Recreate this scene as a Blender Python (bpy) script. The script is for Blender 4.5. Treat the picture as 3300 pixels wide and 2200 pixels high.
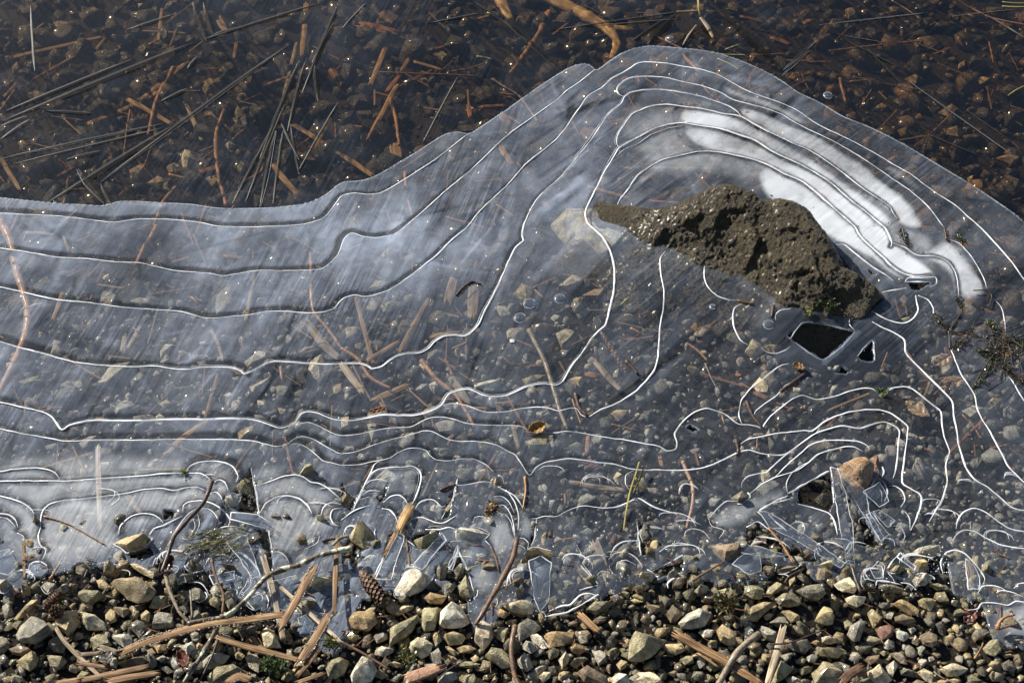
import bpy, bmesh, math, random
import numpy as np
from mathutils import Vector, Matrix

scene = bpy.context.scene
for _o in list(bpy.data.objects):
    bpy.data.objects.remove(_o)

# ---------------------------------------------------------------- camera
PITCH = math.radians(52.0)
DIST = 1.67
FOCAL, SENSOR = 50.0, 36.0
CAM = Vector((0.0, -DIST * math.cos(PITCH), DIST * math.sin(PITCH)))
cam_data = bpy.data.cameras.new('camera')
cam_data.lens = FOCAL
cam_data.sensor_width = SENSOR
cam_data.clip_start = 0.02
cam_data.clip_end = 500.0
cam = bpy.data.objects.new('camera', cam_data)
scene.collection.objects.link(cam)
cam.location = CAM
cam.rotation_euler = (math.pi / 2 - PITCH, 0, 0)
scene.camera = cam

# ---------------------------------------------------------------- sky and sun
SUN_EL = math.radians(29.0)
SUN_AZ = math.radians(-49.0)          # measured from +Y (away from the camera) towards +X; negative = left
world = bpy.data.worlds.new('World')
scene.world = world
world.use_nodes = True
wn = world.node_tree.nodes
wl = world.node_tree.links
wn.clear()
sky = wn.new('ShaderNodeTexSky')
sky.sky_type = 'NISHITA'
sky.sun_disc = False
sky.sun_elevation = SUN_EL
sky.sun_rotation = SUN_AZ
bg = wn.new('ShaderNodeBackground')
bg.inputs['Strength'].default_value = 0.05
wo = wn.new('ShaderNodeOutputWorld')
wl.new(sky.outputs[0], bg.inputs[0])
wl.new(bg.outputs[0], wo.inputs[0])
sun_data = bpy.data.lights.new('sun', 'SUN')
sun_data.energy = 5.0
sun_data.angle = math.radians(0.5)
sun_data.color = (1.0, 0.94, 0.84)
sun = bpy.data.objects.new('sun', sun_data)
scene.collection.objects.link(sun)
to_sun = Vector((math.sin(SUN_AZ) * math.cos(SUN_EL), math.cos(SUN_AZ) * math.cos(SUN_EL), math.sin(SUN_EL)))
sun.rotation_euler = to_sun.to_track_quat('Z', 'Y').to_euler()
sun.location = to_sun * 5

scene.view_settings.view_transform = 'Standard'
scene.view_settings.look = 'None'
scene.view_settings.exposure = 0.85
scene.view_settings.gamma = 1.0
scene.view_settings.use_curve_mapping = False
scene.render.engine = 'CYCLES'
scene.cycles.max_bounces = 6
scene.cycles.transparent_max_bounces = 24
scene.cycles.glossy_bounces = 2
scene.cycles.caustics_reflective = False
scene.cycles.caustics_refractive = False
scene.cycles.sample_clamp_indirect = 4.0
scene.cycles.use_denoising = True
scene.cycles.denoising_prefilter = 'ACCURATE'

# ---------------------------------------------------------------- helpers
rng = np.random.default_rng(7)
rnd = random.Random(11)
COL = scene.collection

TILE = {'D': (0, 0, 1 / 1.40306)}
for _i in range(3):
    for _j in range(3):
        TILE['T%d%d' % (_i, _j)] = (1100 * _i, 733 * _j, 2.1364)
for _i, _ox in enumerate((0, 600, 1200, 1800, 2400, 2700)):
    TILE['E%d' % _i] = (_ox, 1800, 3.92)

_cp, _sp = math.cos(PITCH), math.sin(PITCH)
_k = SENSOR / FOCAL


def ray(px, py):
    """Photo pixel (3300 x 2200) -> direction through it."""
    u = (px / 3300 - 0.5) * _k
    v = -(py / 2200 - 0.5) * _k * 682 / 1024
    return np.array((u, v * _sp + _cp, v * _cp - _sp))


def at(t, x, y, z=0.0):
    """Point of zoom tile t -> where its line of sight meets the level z."""
    ox, oy, s = TILE[t]
    d = ray(ox + x / s, oy + y / s)
    k = (z - CAM.z) / d[2]
    return np.array((CAM.x + d[0] * k, CAM.y + d[1] * k, z))


def mper(t, p):
    """Metres per tile pixel at world point p (across the view)."""
    s = TILE[t][2]
    depth = (p[1] - CAM.y) * _cp - (p[2] - CAM.z) * _sp
    return depth * _k / 3300 / s


BED_Y = [-6.0, -1.2, -0.6, -0.44, -0.33, -0.27, -0.18, 0.0, 0.2, 0.45, 0.7, 2.0, 8.0, 40.0]
BED_Z = [0.55, 0.10, 0.010, -0.002, -0.009, -0.013, -0.019, -0.033, -0.050, -0.078, -0.105, -0.25, -0.8, -1.2]


def bed(x, y):
    return float(np.interp(y, BED_Y, BED_Z))


def on_bed(t, x, y, lift=0.0):
    z = -0.02
    for _ in range(6):
        p = at(t, x, y, z)
        z = bed(p[0], p[1]) + lift
    return at(t, x, y, z)


def smooth_path(pts, step=0.004):
    """Catmull-Rom through pts (N x 3), resampled evenly."""
    P = np.asarray(pts, float)
    if len(P) == 2:
        n = max(2, int(np.linalg.norm(P[1] - P[0]) / step) + 1)
        return P[0] + np.linspace(0, 1, n)[:, None] * (P[1] - P[0])
    Q = np.vstack([2 * P[0] - P[1], P, 2 * P[-1] - P[-2]])
    out = []
    for i in range(1, len(Q) - 2):
        p0, p1, p2, p3 = Q[i - 1:i + 3]
        n = max(2, int(np.linalg.norm(p2 - p1) / step) + 1)
        t = np.linspace(0, 1, n, endpoint=False)[:, None]
        m1, m2 = (p2 - p0) * 0.42, (p3 - p1) * 0.42
        L = np.linalg.norm(p2 - p1)
        for m in (m1, m2):
            l = np.linalg.norm(m)
            if l > L:
                m *= L / l
        out.append((2 * t**3 - 3 * t**2 + 1) * p1 + (t**3 - 2 * t**2 + t) * m1 + (-2 * t**3 + 3 * t**2) * p2 + (t**3 - t**2) * m2)
    out.append(P[-1:])
    return np.vstack(out)


def _hash(ix, iy, iz, seed):
    h = (ix.astype(np.int64) * 374761393 + iy.astype(np.int64) * 668265263 + iz.astype(np.int64) * 2147483647 + seed * 144269504) & 0xFFFFFFFF
    h = ((h ^ (h >> 13)) * 1274126177) & 0xFFFFFFFF
    h = h ^ (h >> 16)
    return (h & 0xFFFF) / 32767.5 - 1.0


def vnoise(p, scale, seed=0):
    """Smooth value noise in -1..1 at points p (N x 3)."""
    q = np.asarray(p, float) * scale
    i = np.floor(q)
    f = q - i
    f = f * f * (3 - 2 * f)
    i = i.astype(np.int64)
    r = 0
    for dx in (0, 1):
        for dy in (0, 1):
            for dz in (0, 1):
                w = (f[:, 0] if dx else 1 - f[:, 0]) * (f[:, 1] if dy else 1 - f[:, 1]) * (f[:, 2] if dz else 1 - f[:, 2])
                r = r + w * _hash(i[:, 0] + dx, i[:, 1] + dy, i[:, 2] + dz, seed)
    return r


def fnoise(p, scale, seed=0, octaves=3):
    a, r = 1.0, 0
    for o in range(octaves):
        r = r + a * vnoise(p, scale * 2 ** o, seed + o * 17)
        a *= 0.5
    return r


def mesh_from(name, V, F, smooth=True):
    me = bpy.data.meshes.new(name)
    V = np.asarray(V, np.float32)
    if isinstance(F, np.ndarray):
        n, k = F.shape
        me.vertices.add(len(V))
        me.vertices.foreach_set('co', V.ravel())
        me.loops.add(n * k)
        me.loops.foreach_set('vertex_index', F.astype(np.int32).ravel())
        me.polygons.add(n)
        me.polygons.foreach_set('loop_start', np.arange(0, n * k, k, dtype=np.int32))
        me.update(calc_edges=True)
        me.validate()
    else:
        me.from_pydata(V.tolist(), [], F)
    if smooth and len(me.polygons):
        me.polygons.foreach_set('use_smooth', np.ones(len(me.polygons), bool))
    me.update()
    return me


def link(name, me, mat=None, parent=None):
    o = bpy.data.objects.new(name, me)
    COL.objects.link(o)
    if mat is not None:
        if len(me.materials) == 0:
            me.materials.append(mat)
    if parent is not None:
        o.parent = parent
    return o


def tag(o, label=None, cat=None, group=None, kind=None):
    if label:
        o['label'] = label
    if cat:
        o['category'] = cat
    if group:
        o['group'] = group
    if kind:
        o['kind'] = kind
    return o


def empty(name, loc=(0, 0, 0)):
    o = bpy.data.objects.new(name, None)
    o.empty_display_size = 0.02
    o.location = loc
    COL.objects.link(o)
    return o


def set_uv(me, uv_per_vertex):
    layer = me.uv_layers.new(name='UVMap')
    idx = np.empty(len(me.loops), np.int32)
    me.loops.foreach_get('vertex_index', idx)
    layer.data.foreach_set('uv', np.asarray(uv_per_vertex, np.float32)[idx].ravel())


def tube_mesh(name, path, radius, sides=6, flat=1.0, bump=0.0, seed=0, cap=True):
    """Tube along path; radius scalar or per-point; flat squashes it vertically."""
    P = np.asarray(path, float)
    n = len(P)
    R = np.broadcast_to(np.asarray(radius, float), (n,)).copy()
    T = np.gradient(P, axis=0)
    T /= np.linalg.norm(T, axis=1)[:, None] + 1e-12
    up = np.array((0, 0, 1.0))
    S = np.cross(T, up)
    ls = np.linalg.norm(S, axis=1)
    S[ls < 1e-3] = (1, 0, 0)
    S /= np.linalg.norm(S, axis=1)[:, None]
    U = np.cross(S, T)
    a = np.linspace(0, 2 * math.pi, sides, endpoint=False)
    ring = np.cos(a)[None, :, None] * S[:, None, :] + flat * np.sin(a)[None, :, None] * U[:, None, :]
    rr = np.repeat(R[:, None], sides, 1)
    if bump:
        q = (P[:, None, :] + ring * 0.01).reshape(-1, 3)
        rr = rr * (1 + bump * fnoise(q, 260, seed).reshape(n, sides))
    V = (P[:, None, :] + ring * rr[:, :, None]).reshape(-1, 3)
    i = np.arange(n - 1)[:, None] * sides
    j = np.arange(sides)[None, :]
    j2 = (j + 1) % sides
    F = np.stack([i + j, i + j2, i + sides + j2, i + sides + j], -1).reshape(-1, 4)
    L = np.concatenate([[0], np.cumsum(np.linalg.norm(np.diff(P, axis=0), axis=1))])
    uv = np.stack([np.repeat(L, sides), np.tile(a / (2 * math.pi), n)], -1)
    me = bpy.data.meshes.new(name)
    if cap:
        V = np.vstack([V, P[0] - T[0] * R[0] * 0.4, P[-1] + T[-1] * R[-1] * 0.4])
        uv = np.vstack([uv, [0, 0.5], [L[-1], 0.5]])
        faces = F.tolist()
        c0, c1 = len(V) - 2, len(V) - 1
        b = (n - 1) * sides
        for k in range(sides):
            faces.append([c0, (k + 1) % sides, k])
            faces.append([c1, b + k, b + (k + 1) % sides])
        me.from_pydata(V.tolist(), [], faces)
    else:
        me.from_pydata(V.tolist(), [], F.tolist())
    me.polygons.foreach_set('use_smooth', np.ones(len(me.polygons), bool))
    set_uv(me, uv)
    me.update()
    return me


def inside_poly(px, py, poly):
    poly = np.asarray(poly)
    r = np.zeros(px.shape, bool)
    x0, y0 = poly[-1][:2]
    for x1, y1 in poly[:, :2]:
        c = ((y0 > py) != (y1 > py))
        with np.errstate(divide='ignore', invalid='ignore'):
            r ^= c & (px < (x1 - x0) * (py - y0) / (y1 - y0 + 1e-15) + x0)
        x0, y0 = x1, y1
    return r


# ---------------------------------------------------------------- materials
class NT:
    """Tiny helper for building node materials."""

    def __init__(self, name):
        self.mat = bpy.data.materials.new(name)
        self.mat.use_nodes = True
        self.t = self.mat.node_tree
        self.t.nodes.clear()
        self.out = self.t.nodes.new('ShaderNodeOutputMaterial')

    def n(self, typ, **kw):
        nd = self.t.nodes.new(typ)
        for k, v in kw.items():
            if k.startswith('i_'):
                key = k[2:]
                key = int(key) if key.isdigit() else key.replace('_', ' ')
                self.put(nd.inputs[key], v)
            else:
                setattr(nd, k, v)
        return nd

    def put(self, sock, v):
        if hasattr(v, 'links') or hasattr(v, 'is_linked'):
            self.t.links.new(v, sock)
        elif isinstance(v, tuple) and len(v) == 3 and sock.type == 'RGBA':
            sock.default_value = (*v, 1)
        else:
            sock.default_value = v

    def math(self, op, a, b=0.0, c=None, clamp=False):
        nd = self.t.nodes.new('ShaderNodeMath')
        nd.operation = op
        nd.use_clamp = clamp
        self.put(nd.inputs[0], a)
        self.put(nd.inputs[1], b)
        if c is not None:
            self.put(nd.inputs[2], c)
        return nd.outputs[0]

    def ramp(self, fac, *stops):
        nd = self.t.nodes.new('ShaderNodeValToRGB')
        els = nd.color_ramp.elements
        while len(els) < len(stops):
            els.new(0.5)
        for e, (p, c) in zip(els, stops):
            e.position = p
            e.color = (*c, 1) if isinstance(c, tuple) else (c, c, c, 1)
        self.put(nd.inputs[0], fac)
        return nd.outputs[0]

    def mix(self, fac, a, b, blend='MIX'):
        nd = self.t.nodes.new('ShaderNodeMix')
        nd.data_type = 'RGBA'
        nd.blend_type = blend
        self.put(nd.inputs['Factor'], fac)
        self.put(nd.inputs[6], a)
        self.put(nd.inputs[7], b)
        return nd.outputs[2]

    def pos(self):
        return self.t.nodes.new('ShaderNodeNewGeometry').outputs['Position']

    def objco(self):
        return self.t.nodes.new('ShaderNodeTexCoord').outputs['Object']

    def uv(self):
        return self.t.nodes.new('ShaderNodeTexCoord').outputs['UV']

    def mapped(self, vec, scale=(1, 1, 1), rot=(0, 0, 0), loc=(0, 0, 0)):
        nd = self.t.nodes.new('ShaderNodeMapping')
        self.put(nd.inputs[0], vec)
        nd.inputs['Scale'].default_value = scale
        nd.inputs['Rotation'].default_value = rot
        nd.inputs['Location'].default_value = loc
        return nd.outputs[0]

    def grain(self, vec, deg, along, across):
        # coordinates whose noise runs in streaks along the direction deg
        r = self.mapped(vec, (1, 1, 1), (0, 0, math.radians(-deg)))
        return self.mapped(r, (along, across, 1))

    def noise(self, vec, scale, detail=4, rough=0.55, dist=0.0):
        nd = self.t.nodes.new('ShaderNodeTexNoise')
        self.put(nd.inputs['Vector'], vec)
        nd.inputs['Scale'].default_value = scale
        nd.inputs['Detail'].default_value = detail
        nd.inputs['Roughness'].default_value = rough
        nd.inputs['Distortion'].default_value = dist
        return nd.outputs[0]

    def bump(self, h, strength=0.5, dist=0.001, normal=None):
        nd = self.t.nodes.new('ShaderNodeBump')
        nd.inputs['Strength'].default_value = strength
        nd.inputs['Distance'].default_value = dist
        self.put(nd.inputs['Height'], h)
        if normal is not None:
            self.put(nd.inputs['Normal'], normal)
        return nd.outputs[0]

    def principled(self, col, rough=0.5, normal=None, spec=0.5, coat=0.0, coat_rough=0.1):
        nd = self.t.nodes.new('ShaderNodeBsdfPrincipled')
        self.put(nd.inputs['Base Color'], col)
        self.put(nd.inputs['Roughness'], rough)
        self.put(nd.inputs['Specular IOR Level'], spec)
        self.put(nd.inputs['Coat Weight'], coat)
        self.put(nd.inputs['Coat Roughness'], coat_rough)
        if normal is not None:
            self.put(nd.inputs['Normal'], normal)
        return nd.outputs[0]

    def schlick(self, f0, normal=None):
        # same from above and below, as a thin sheet reflects
        lw = self.t.nodes.new('ShaderNodeLayerWeight')
        lw.inputs['Blend'].default_value = 0.5
        if normal is not None:
            self.put(lw.inputs['Normal'], normal)
        return self.math('MULTIPLY_ADD', self.math('POWER', lw.outputs['Facing'], 5.0), 1.0 - f0, f0, clamp=True)

    def done(self, surf):
        self.t.links.new(surf, self.out.inputs['Surface'])
        return self.mat


def stone_material(name, base, var=0.35, wet=0.5, speck=0.0, vein=None, use_attr=False):
    m = NT(name)
    p = m.pos() if use_attr else m.objco()
    info = m.n('ShaderNodeObjectInfo')
    big = m.noise(p, 90, 5, 0.6, 0.4)
    fine = m.noise(p, 700, 4, 0.65)
    if use_attr:
        at_ = m.n('ShaderNodeAttribute', attribute_name='tint')
        col0 = at_.outputs['Color']
    else:
        hs = m.n('ShaderNodeHueSaturation')
        m.put(hs.inputs['Color'], base)
        m.put(hs.inputs['Value'], m.math('MULTIPLY_ADD', info.outputs['Random'], 0.7, 1.0))
        m.put(hs.inputs['Hue'], m.math('MULTIPLY_ADD', m.math('FRACT', m.math('MULTIPLY', info.outputs['Random'], 7.3)), 0.02, 0.49))
        col0 = hs.outputs[0]
    dark = m.mix(1.0, col0, (0.42, 0.39, 0.34), 'MULTIPLY')
    light = m.mix(1.0, col0, (1.30, 1.28, 1.22), 'MULTIPLY')
    c = m.mix(m.ramp(big, (0.36, 0.0), (0.52, 0.7), (0.66, 1.0)), dark, light)
    c = m.mix(m.math('MULTIPLY', m.ramp(fine, (0.35, 1.0), (0.5, 0.0)), 0.45), c, m.mix(1.0, c, (0.45, 0.42, 0.38), 'MULTIPLY'))
    if speck:
        c = m.mix(m.math('MULTIPLY', m.ramp(m.noise(p, 420, 2, 0.5), (0.6, 0.0), (0.66, 1.0)), speck), c, (0.62, 0.60, 0.52))
    if vein:
        c = m.mix(m.math('MULTIPLY', m.ramp(m.noise(p, 55, 4, 0.6, 1.5), (0.52, 0.0), (0.6, 1.0)), 0.7), c, vein)
    h = m.math('ADD', m.math('MULTIPLY', big, 1.0), m.math('MULTIPLY', fine, 0.45))
    nrm = m.bump(h, 0.9, 0.0055)
    wetn = m.ramp(m.noise(p, 60, 3, 0.5), (0.42, 0.0), (0.6, 1.0))
    rough = m.math('MULTIPLY_ADD', wetn, -0.38, 0.66)
    return m.done(m.principled(c, rough, nrm, 0.45, m.math('MULTIPLY', wetn, wet), 0.12))


STONE_COL = {
    'tan': (0.40, 0.32, 0.18), 'grey': (0.335, 0.315, 0.26), 'olive': (0.245, 0.22, 0.13), 'cream': (0.60, 0.53, 0.36),
    'white': (0.70, 0.66, 0.54), 'brown': (0.225, 0.175, 0.115), 'dark': (0.14, 0.13, 0.095), 'red': (0.20, 0.115, 0.085),
    'ochre': (0.36, 0.255, 0.125), 'pale': (0.46, 0.445, 0.375), 'pink': (0.41, 0.345, 0.26), 'mint': (0.56, 0.60, 0.52),
}
MAT = {}
for _c, _v in STONE_COL.items():
    MAT['stone_' + _c] = stone_material('stone_' + _c, _v, speck=0.5 if _c in ('grey', 'olive', 'dark') else 0.15,
                                        vein=(0.36, 0.22, 0.09) if _c in ('cream', 'white', 'brown') else None)
MAT['gravel'] = stone_material('gravel', None, use_attr=True, speck=0.2)


def fibre_material(name, light, dark, rough=0.65, across=4.5, coat=0.0):
    """Dry plant fibre: streaks that run along the blade (uv x = metres along, y = across)."""
    m = NT(name)
    info = m.n('ShaderNodeObjectInfo')
    v = m.mapped(m.uv(), (14, across, 1))
    st = m.noise(v, 1.6, 5, 0.6, 0.2)
    blotch = m.noise(m.mapped(m.uv(), (38, 1.2, 1)), 1.2, 3, 0.5)
    c = m.mix(m.ramp(st, (0.40, 0.0), (0.60, 1.0)), dark, light)
    c = m.mix(m.math('MULTIPLY', m.ramp(blotch, (0.44, 0.0), (0.62, 1.0)), 0.75), c, m.mix(1.0, c, (0.36, 0.28, 0.22), 'MULTIPLY'))
    hs = m.n('ShaderNodeHueSaturation')
    m.put(hs.inputs['Color'], c)
    m.put(hs.inputs['Value'], m.math('MULTIPLY_ADD', info.outputs['Random'], 0.4, 0.8))
    nrm = m.bump(st, 0.6, 0.0012)
    return m.done(m.principled(hs.outputs[0], rough, nrm, 0.4, coat, 0.2))


MAT['straw'] = fibre_material('straw', (0.44, 0.275, 0.13), (0.12, 0.06, 0.026))
MAT['straw_pale'] = fibre_material('straw_pale', (0.62, 0.53, 0.40), (0.34, 0.25, 0.15))
MAT['straw_sunk'] = fibre_material('straw_sunk', (0.38, 0.235, 0.10), (0.17, 0.10, 0.044))
MAT['straw_grey'] = fibre_material('straw_grey', (0.36, 0.29, 0.20), (0.20, 0.15, 0.10))
MAT['rust'] = fibre_material('rust', (0.30, 0.125, 0.05), (0.14, 0.056, 0.024))
MAT['wood'] = fibre_material('wood', (0.55, 0.37, 0.16), (0.27, 0.16, 0.065))
MAT['grass_yellow'] = fibre_material('grass_yellow', (0.56, 0.50, 0.16), (0.36, 0.31, 0.08))
MAT['grass_green'] = fibre_material('grass_green', (0.20, 0.32, 0.035), (0.10, 0.18, 0.02))


def bark_material(name, light, dark, lichen=0.0):
    m = NT(name)
    p = m.objco()
    a = m.noise(p, 130, 5, 0.65, 0.5)
    b = m.noise(p, 520, 4, 0.6)
    c = m.mix(m.ramp(a, (0.35, 0.0), (0.66, 1.0)), dark, light)
    c = m.mix(m.math('MULTIPLY', m.ramp(b, (0.35, 1.0), (0.48, 0.0)), 0.6), c, m.mix(1.0, c, (0.4, 0.36, 0.33), 'MULTIPLY'))
    if lichen:
        l = m.ramp(m.noise(p, 110, 4, 0.6, 0.6), (0.50, 0.0), (0.55, 1.0))
        c = m.mix(m.math('MULTIPLY', l, lichen), c, (0.56, 0.56, 0.42))
    nrm = m.bump(m.math('ADD', a, m.math('MULTIPLY', b, 0.5)), 0.8, 0.0018)
    return m.done(m.principled(c, 0.6, nrm, 0.4, 0.15, 0.2))


MAT['bark_brown'] = bark_material('bark_brown', (0.20, 0.11, 0.06), (0.07, 0.035, 0.02))
MAT['bark_dark'] = bark_material('bark_dark', (0.075, 0.04, 0.03), (0.02, 0.012, 0.01))
MAT['bark_pink'] = bark_material('bark_pink', (0.52, 0.32, 0.20), (0.33, 0.17, 0.10))
MAT['bark_orange'] = bark_material('bark_orange', (0.42, 0.22, 0.10), (0.22, 0.10, 0.04))
MAT['bark_grey'] = bark_material('bark_grey', (0.34, 0.28, 0.20), (0.13, 0.095, 0.065))
MAT['bark_lichen'] = bark_material('bark_lichen', (0.17, 0.12, 0.075), (0.04, 0.028, 0.02), 0.9)
MAT['cone'] = bark_material('cone', (0.17, 0.085, 0.045), (0.05, 0.024, 0.015))
MAT['cone_tip'] = bark_material('cone_tip', (0.20, 0.115, 0.06), (0.07, 0.036, 0.02))


def leaf_material(name, a, b, coat=0.3):
    m = NT(name)
    p = m.objco()
    n1 = m.noise(p, 120, 5, 0.6)
    c = m.mix(m.ramp(n1, (0.35, 0.0), (0.65, 1.0)), b, a)
    nrm = m.bump(m.noise(p, 320, 4, 0.6), 0.6, 0.001)
    pr = m.principled(c, 0.5, nrm, 0.5, coat, 0.15)
    tr = m.n('ShaderNodeBsdfTranslucent')
    m.put(tr.inputs['Color'], c)
    mx = m.n('ShaderNodeMixShader', i_0=0.25)
    m.put(mx.inputs[1], pr)
    m.put(mx.inputs[2], tr.outputs[0])
    return m.done(mx.outputs[0])


MAT['leaf_red'] = leaf_material('leaf_red', (0.22, 0.075, 0.045), (0.10, 0.035, 0.025))
MAT['leaf_ochre'] = leaf_material('leaf_ochre', (0.42, 0.25, 0.07), (0.20, 0.10, 0.03))
MAT['leaf_tan'] = leaf_material('leaf_tan', (0.44, 0.30, 0.17), (0.27, 0.17, 0.09))
MAT['leaf_grey'] = leaf_material('leaf_grey', (0.16, 0.14, 0.125), (0.07, 0.06, 0.055))
MAT['leaf_brown'] = leaf_material('leaf_brown', (0.15, 0.09, 0.06), (0.06, 0.035, 0.025))
MAT['moss'] = leaf_material('moss', (0.075, 0.115, 0.025), (0.03, 0.05, 0.014), 0.4)
MAT['moss_brown'] = leaf_material('moss_brown', (0.20, 0.11, 0.035), (0.07, 0.05, 0.018), 0.4)
MAT['alga'] = leaf_material('alga', (0.32, 0.29, 0.07), (0.16, 0.15, 0.035), 0.4)
MAT['weed_dark'] = leaf_material('weed_dark', (0.06, 0.045, 0.022), (0.025, 0.02, 0.012), 0.5)
MAT['shell'] = leaf_material('shell', (0.50, 0.33, 0.12), (0.30, 0.18, 0.06), 0.6)


def ice_material(name, attr=None, milk=0.0, frost=0.0, streak=1.0, ior=1.31, rough=0.10, tint=(0.95, 0.97, 0.985), ribs=0.0, col=(0.60, 0.69, 0.86)):
    """Clear ice with a milky veil: light passes straight through, the veil scatters it, the top reflects the sky."""
    m = NT(name)
    p = m.pos()
    if attr:
        a = m.n('ShaderNodeAttribute', attribute_name=attr)
        sep = m.n('ShaderNodeSeparateColor')
        m.put(sep.inputs[0], a.outputs['Color'])
        mk, fr, sh = sep.outputs[0], sep.outputs[1], sep.outputs[2]
    else:
        mk, fr, sh = milk, frost, 1.0
    w = m.noise(p, 9, 3, 0.5)
    s1 = m.noise(m.grain(p, 73, 10, 300), 1.0, 3, 0.7, 0.6)
    s2 = m.noise(m.grain(p, 44, 9, 280), 1.0, 3, 0.7, 0.6)
    cl = m.noise(p, 42, 5, 0.65, 0.6)
    sx = m.n('ShaderNodeSeparateXYZ')
    m.put(sx.inputs[0], p)
    s12 = m.mix(m.math('MULTIPLY_ADD', sx.outputs[0], 6.0, m.math('MULTIPLY_ADD', w, 1.2, -0.5), clamp=True), s1, s2)
    ss = s12
    szone = m.ramp(m.noise(m.mapped(p, (1, 1, 1), (0, 0, 0), (1.3, 4.2, 0)), 7.0, 2, 0.5), (0.40, 0.15), (0.62, 1.0))
    sraw = m.math('MULTIPLY_ADD', m.ramp(ss, (0.36, 0.0), (0.56, 0.35), (0.76, 1.0)), 1.9, -0.72)
    sfac = m.math('MULTIPLY_ADD', m.math('MULTIPLY', sraw, szone), streak, 1.0)
    cfac = m.math('MULTIPLY_ADD', m.ramp(cl, (0.3, 0.0), (0.7, 1.0)), 0.7, 0.65)
    veil = m.math('MULTIPLY', m.math('MULTIPLY', mk, sfac), cfac)
    speck = m.noise(p, 330, 4, 0.7)
    blot = m.noise(p, 75, 4, 0.7)
    fmask = m.math('ADD', fr, m.math('MULTIPLY', m.math('SUBTRACT', blot, 0.5), 0.6))
    fmask = m.math('ADD', fmask, m.math('MULTIPLY', m.math('SUBTRACT', speck, 0.5), 0.22))
    cloudy = m.math('MULTIPLY', m.ramp(fmask, (0.12, 0.0), (0.85, 1.0)), m.math('MULTIPLY_ADD', sfac, 0.35, 0.45))
    crisp = m.math('MULTIPLY', m.ramp(fmask, (0.22, 0.0), (0.80, 1.0)), m.math('MULTIPLY_ADD', sfac, 0.18, 0.80))
    if attr:
        holes = m.ramp(m.noise(p, 62, 4, 0.7), (0.655, 0.0), (0.675, 0.8))
        crisp = m.math('SUBTRACT', crisp, holes, clamp=True)
        cloudy = m.mix(sh, cloudy, crisp)
    fm = m.math('MULTIPLY', cloudy, m.ramp(fr, (0.02, 0.0), (0.5, 0.42), (0.95, 0.66)))
    dens = m.math('ADD', veil, fm, clamp=True)
    dens = m.math('MINIMUM', dens, 0.95)
    h = m.math('ADD', m.math('MULTIPLY', ss, 0.8), m.math('MULTIPLY', cl, 1.2))
    nrm = m.bump(h, 0.12, 0.0010)
    tcol = tint
    if ribs:
        wv = m.n('ShaderNodeTexWave', wave_type='BANDS', bands_direction='X')
        m.put(wv.inputs['Vector'], m.mapped(p, (1, 1, 1), (0, 0, math.radians(-33))))
        wv.inputs['Scale'].default_value = 28
        wv.inputs['Distortion'].default_value = 9
        wv.inputs['Detail'].default_value = 3
        wv.inputs['Detail Scale'].default_value = 0.6
        rb = m.ramp(wv.outputs['Fac'], (0.15, 0.0), (0.55, 1.0))
        zone = m.math('MULTIPLY', m.ramp(m.noise(m.mapped(p, (1, 1, 1), (0, 0, 0), (3.1, 1.7, 0)), 5.0, 2, 0.5), (0.47, 0.0), (0.56, 1.0)), ribs)
        tcol = m.mix(m.math('MULTIPLY', zone, m.math('SUBTRACT', 1.0, rb)), tint, (0.42, 0.42, 0.45))  # darkening by refraction in the ribs, put into the transmission colour
        scr = m.ramp(s2, (0.28, 1.0), (0.36, 0.0))
        tcol = m.mix(m.math('MULTIPLY', scr, 0.7), tcol, (0.4, 0.42, 0.46))
        nrm = m.bump(rb, 0.10, 0.0010, nrm)
    tr = m.n('ShaderNodeBsdfTransparent')
    m.put(tr.inputs['Color'], tcol)
    df = m.n('ShaderNodeBsdfDiffuse')
    m.put(df.inputs['Color'], m.mix(m.ramp(fr, (0.1, 0.0), (0.55, 1.0)) if attr else min(1.0, frost * 2), col, (0.76, 0.80, 0.855)))
    m.put(df.inputs['Normal'], nrm)
    mx = m.n('ShaderNodeMixShader')
    m.put(mx.inputs[0], dens)
    m.put(mx.inputs[1], tr.outputs[0])
    m.put(mx.inputs[2], df.outputs[0])
    gl = m.n('ShaderNodeBsdfGlossy')
    m.put(gl.inputs['Roughness'], rough)
    gl.inputs['Color'].default_value = (1, 1, 1, 1)
    m.put(gl.inputs['Normal'], nrm)
    fz = m.schlick(((ior - 1) / (ior + 1)) ** 2 * 2.6)
    mx2 = m.n('ShaderNodeMixShader')
    m.put(mx2.inputs[0], fz)
    m.put(mx2.inputs[1], mx.outputs[0])
    m.put(mx2.inputs[2], gl.outputs[0])
    return m.done(mx2.outputs[0])


MAT['ice_shelf'] = ice_material('ice_shelf', attr='ice', streak=0.75)
MAT['ice_clear'] = ice_material('ice_clear', attr='ice', streak=1.3, ribs=0.85, rough=0.06, tint=(0.90, 0.90, 0.90))
MAT['ice_shard'] = ice_material('ice_shard', milk=0.035, streak=1.3, rough=0.16, ior=1.24)
MAT['ice_needle'] = ice_material('ice_needle', milk=0.004, streak=1.0, rough=0.5, ior=1.10, tint=(0.52, 0.53, 0.55), col=(0.4, 0.44, 0.5))
MAT['ice_bubble'] = ice_material('ice_bubble', milk=0.05, streak=0.2, rough=0.03, ior=1.5)


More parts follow.
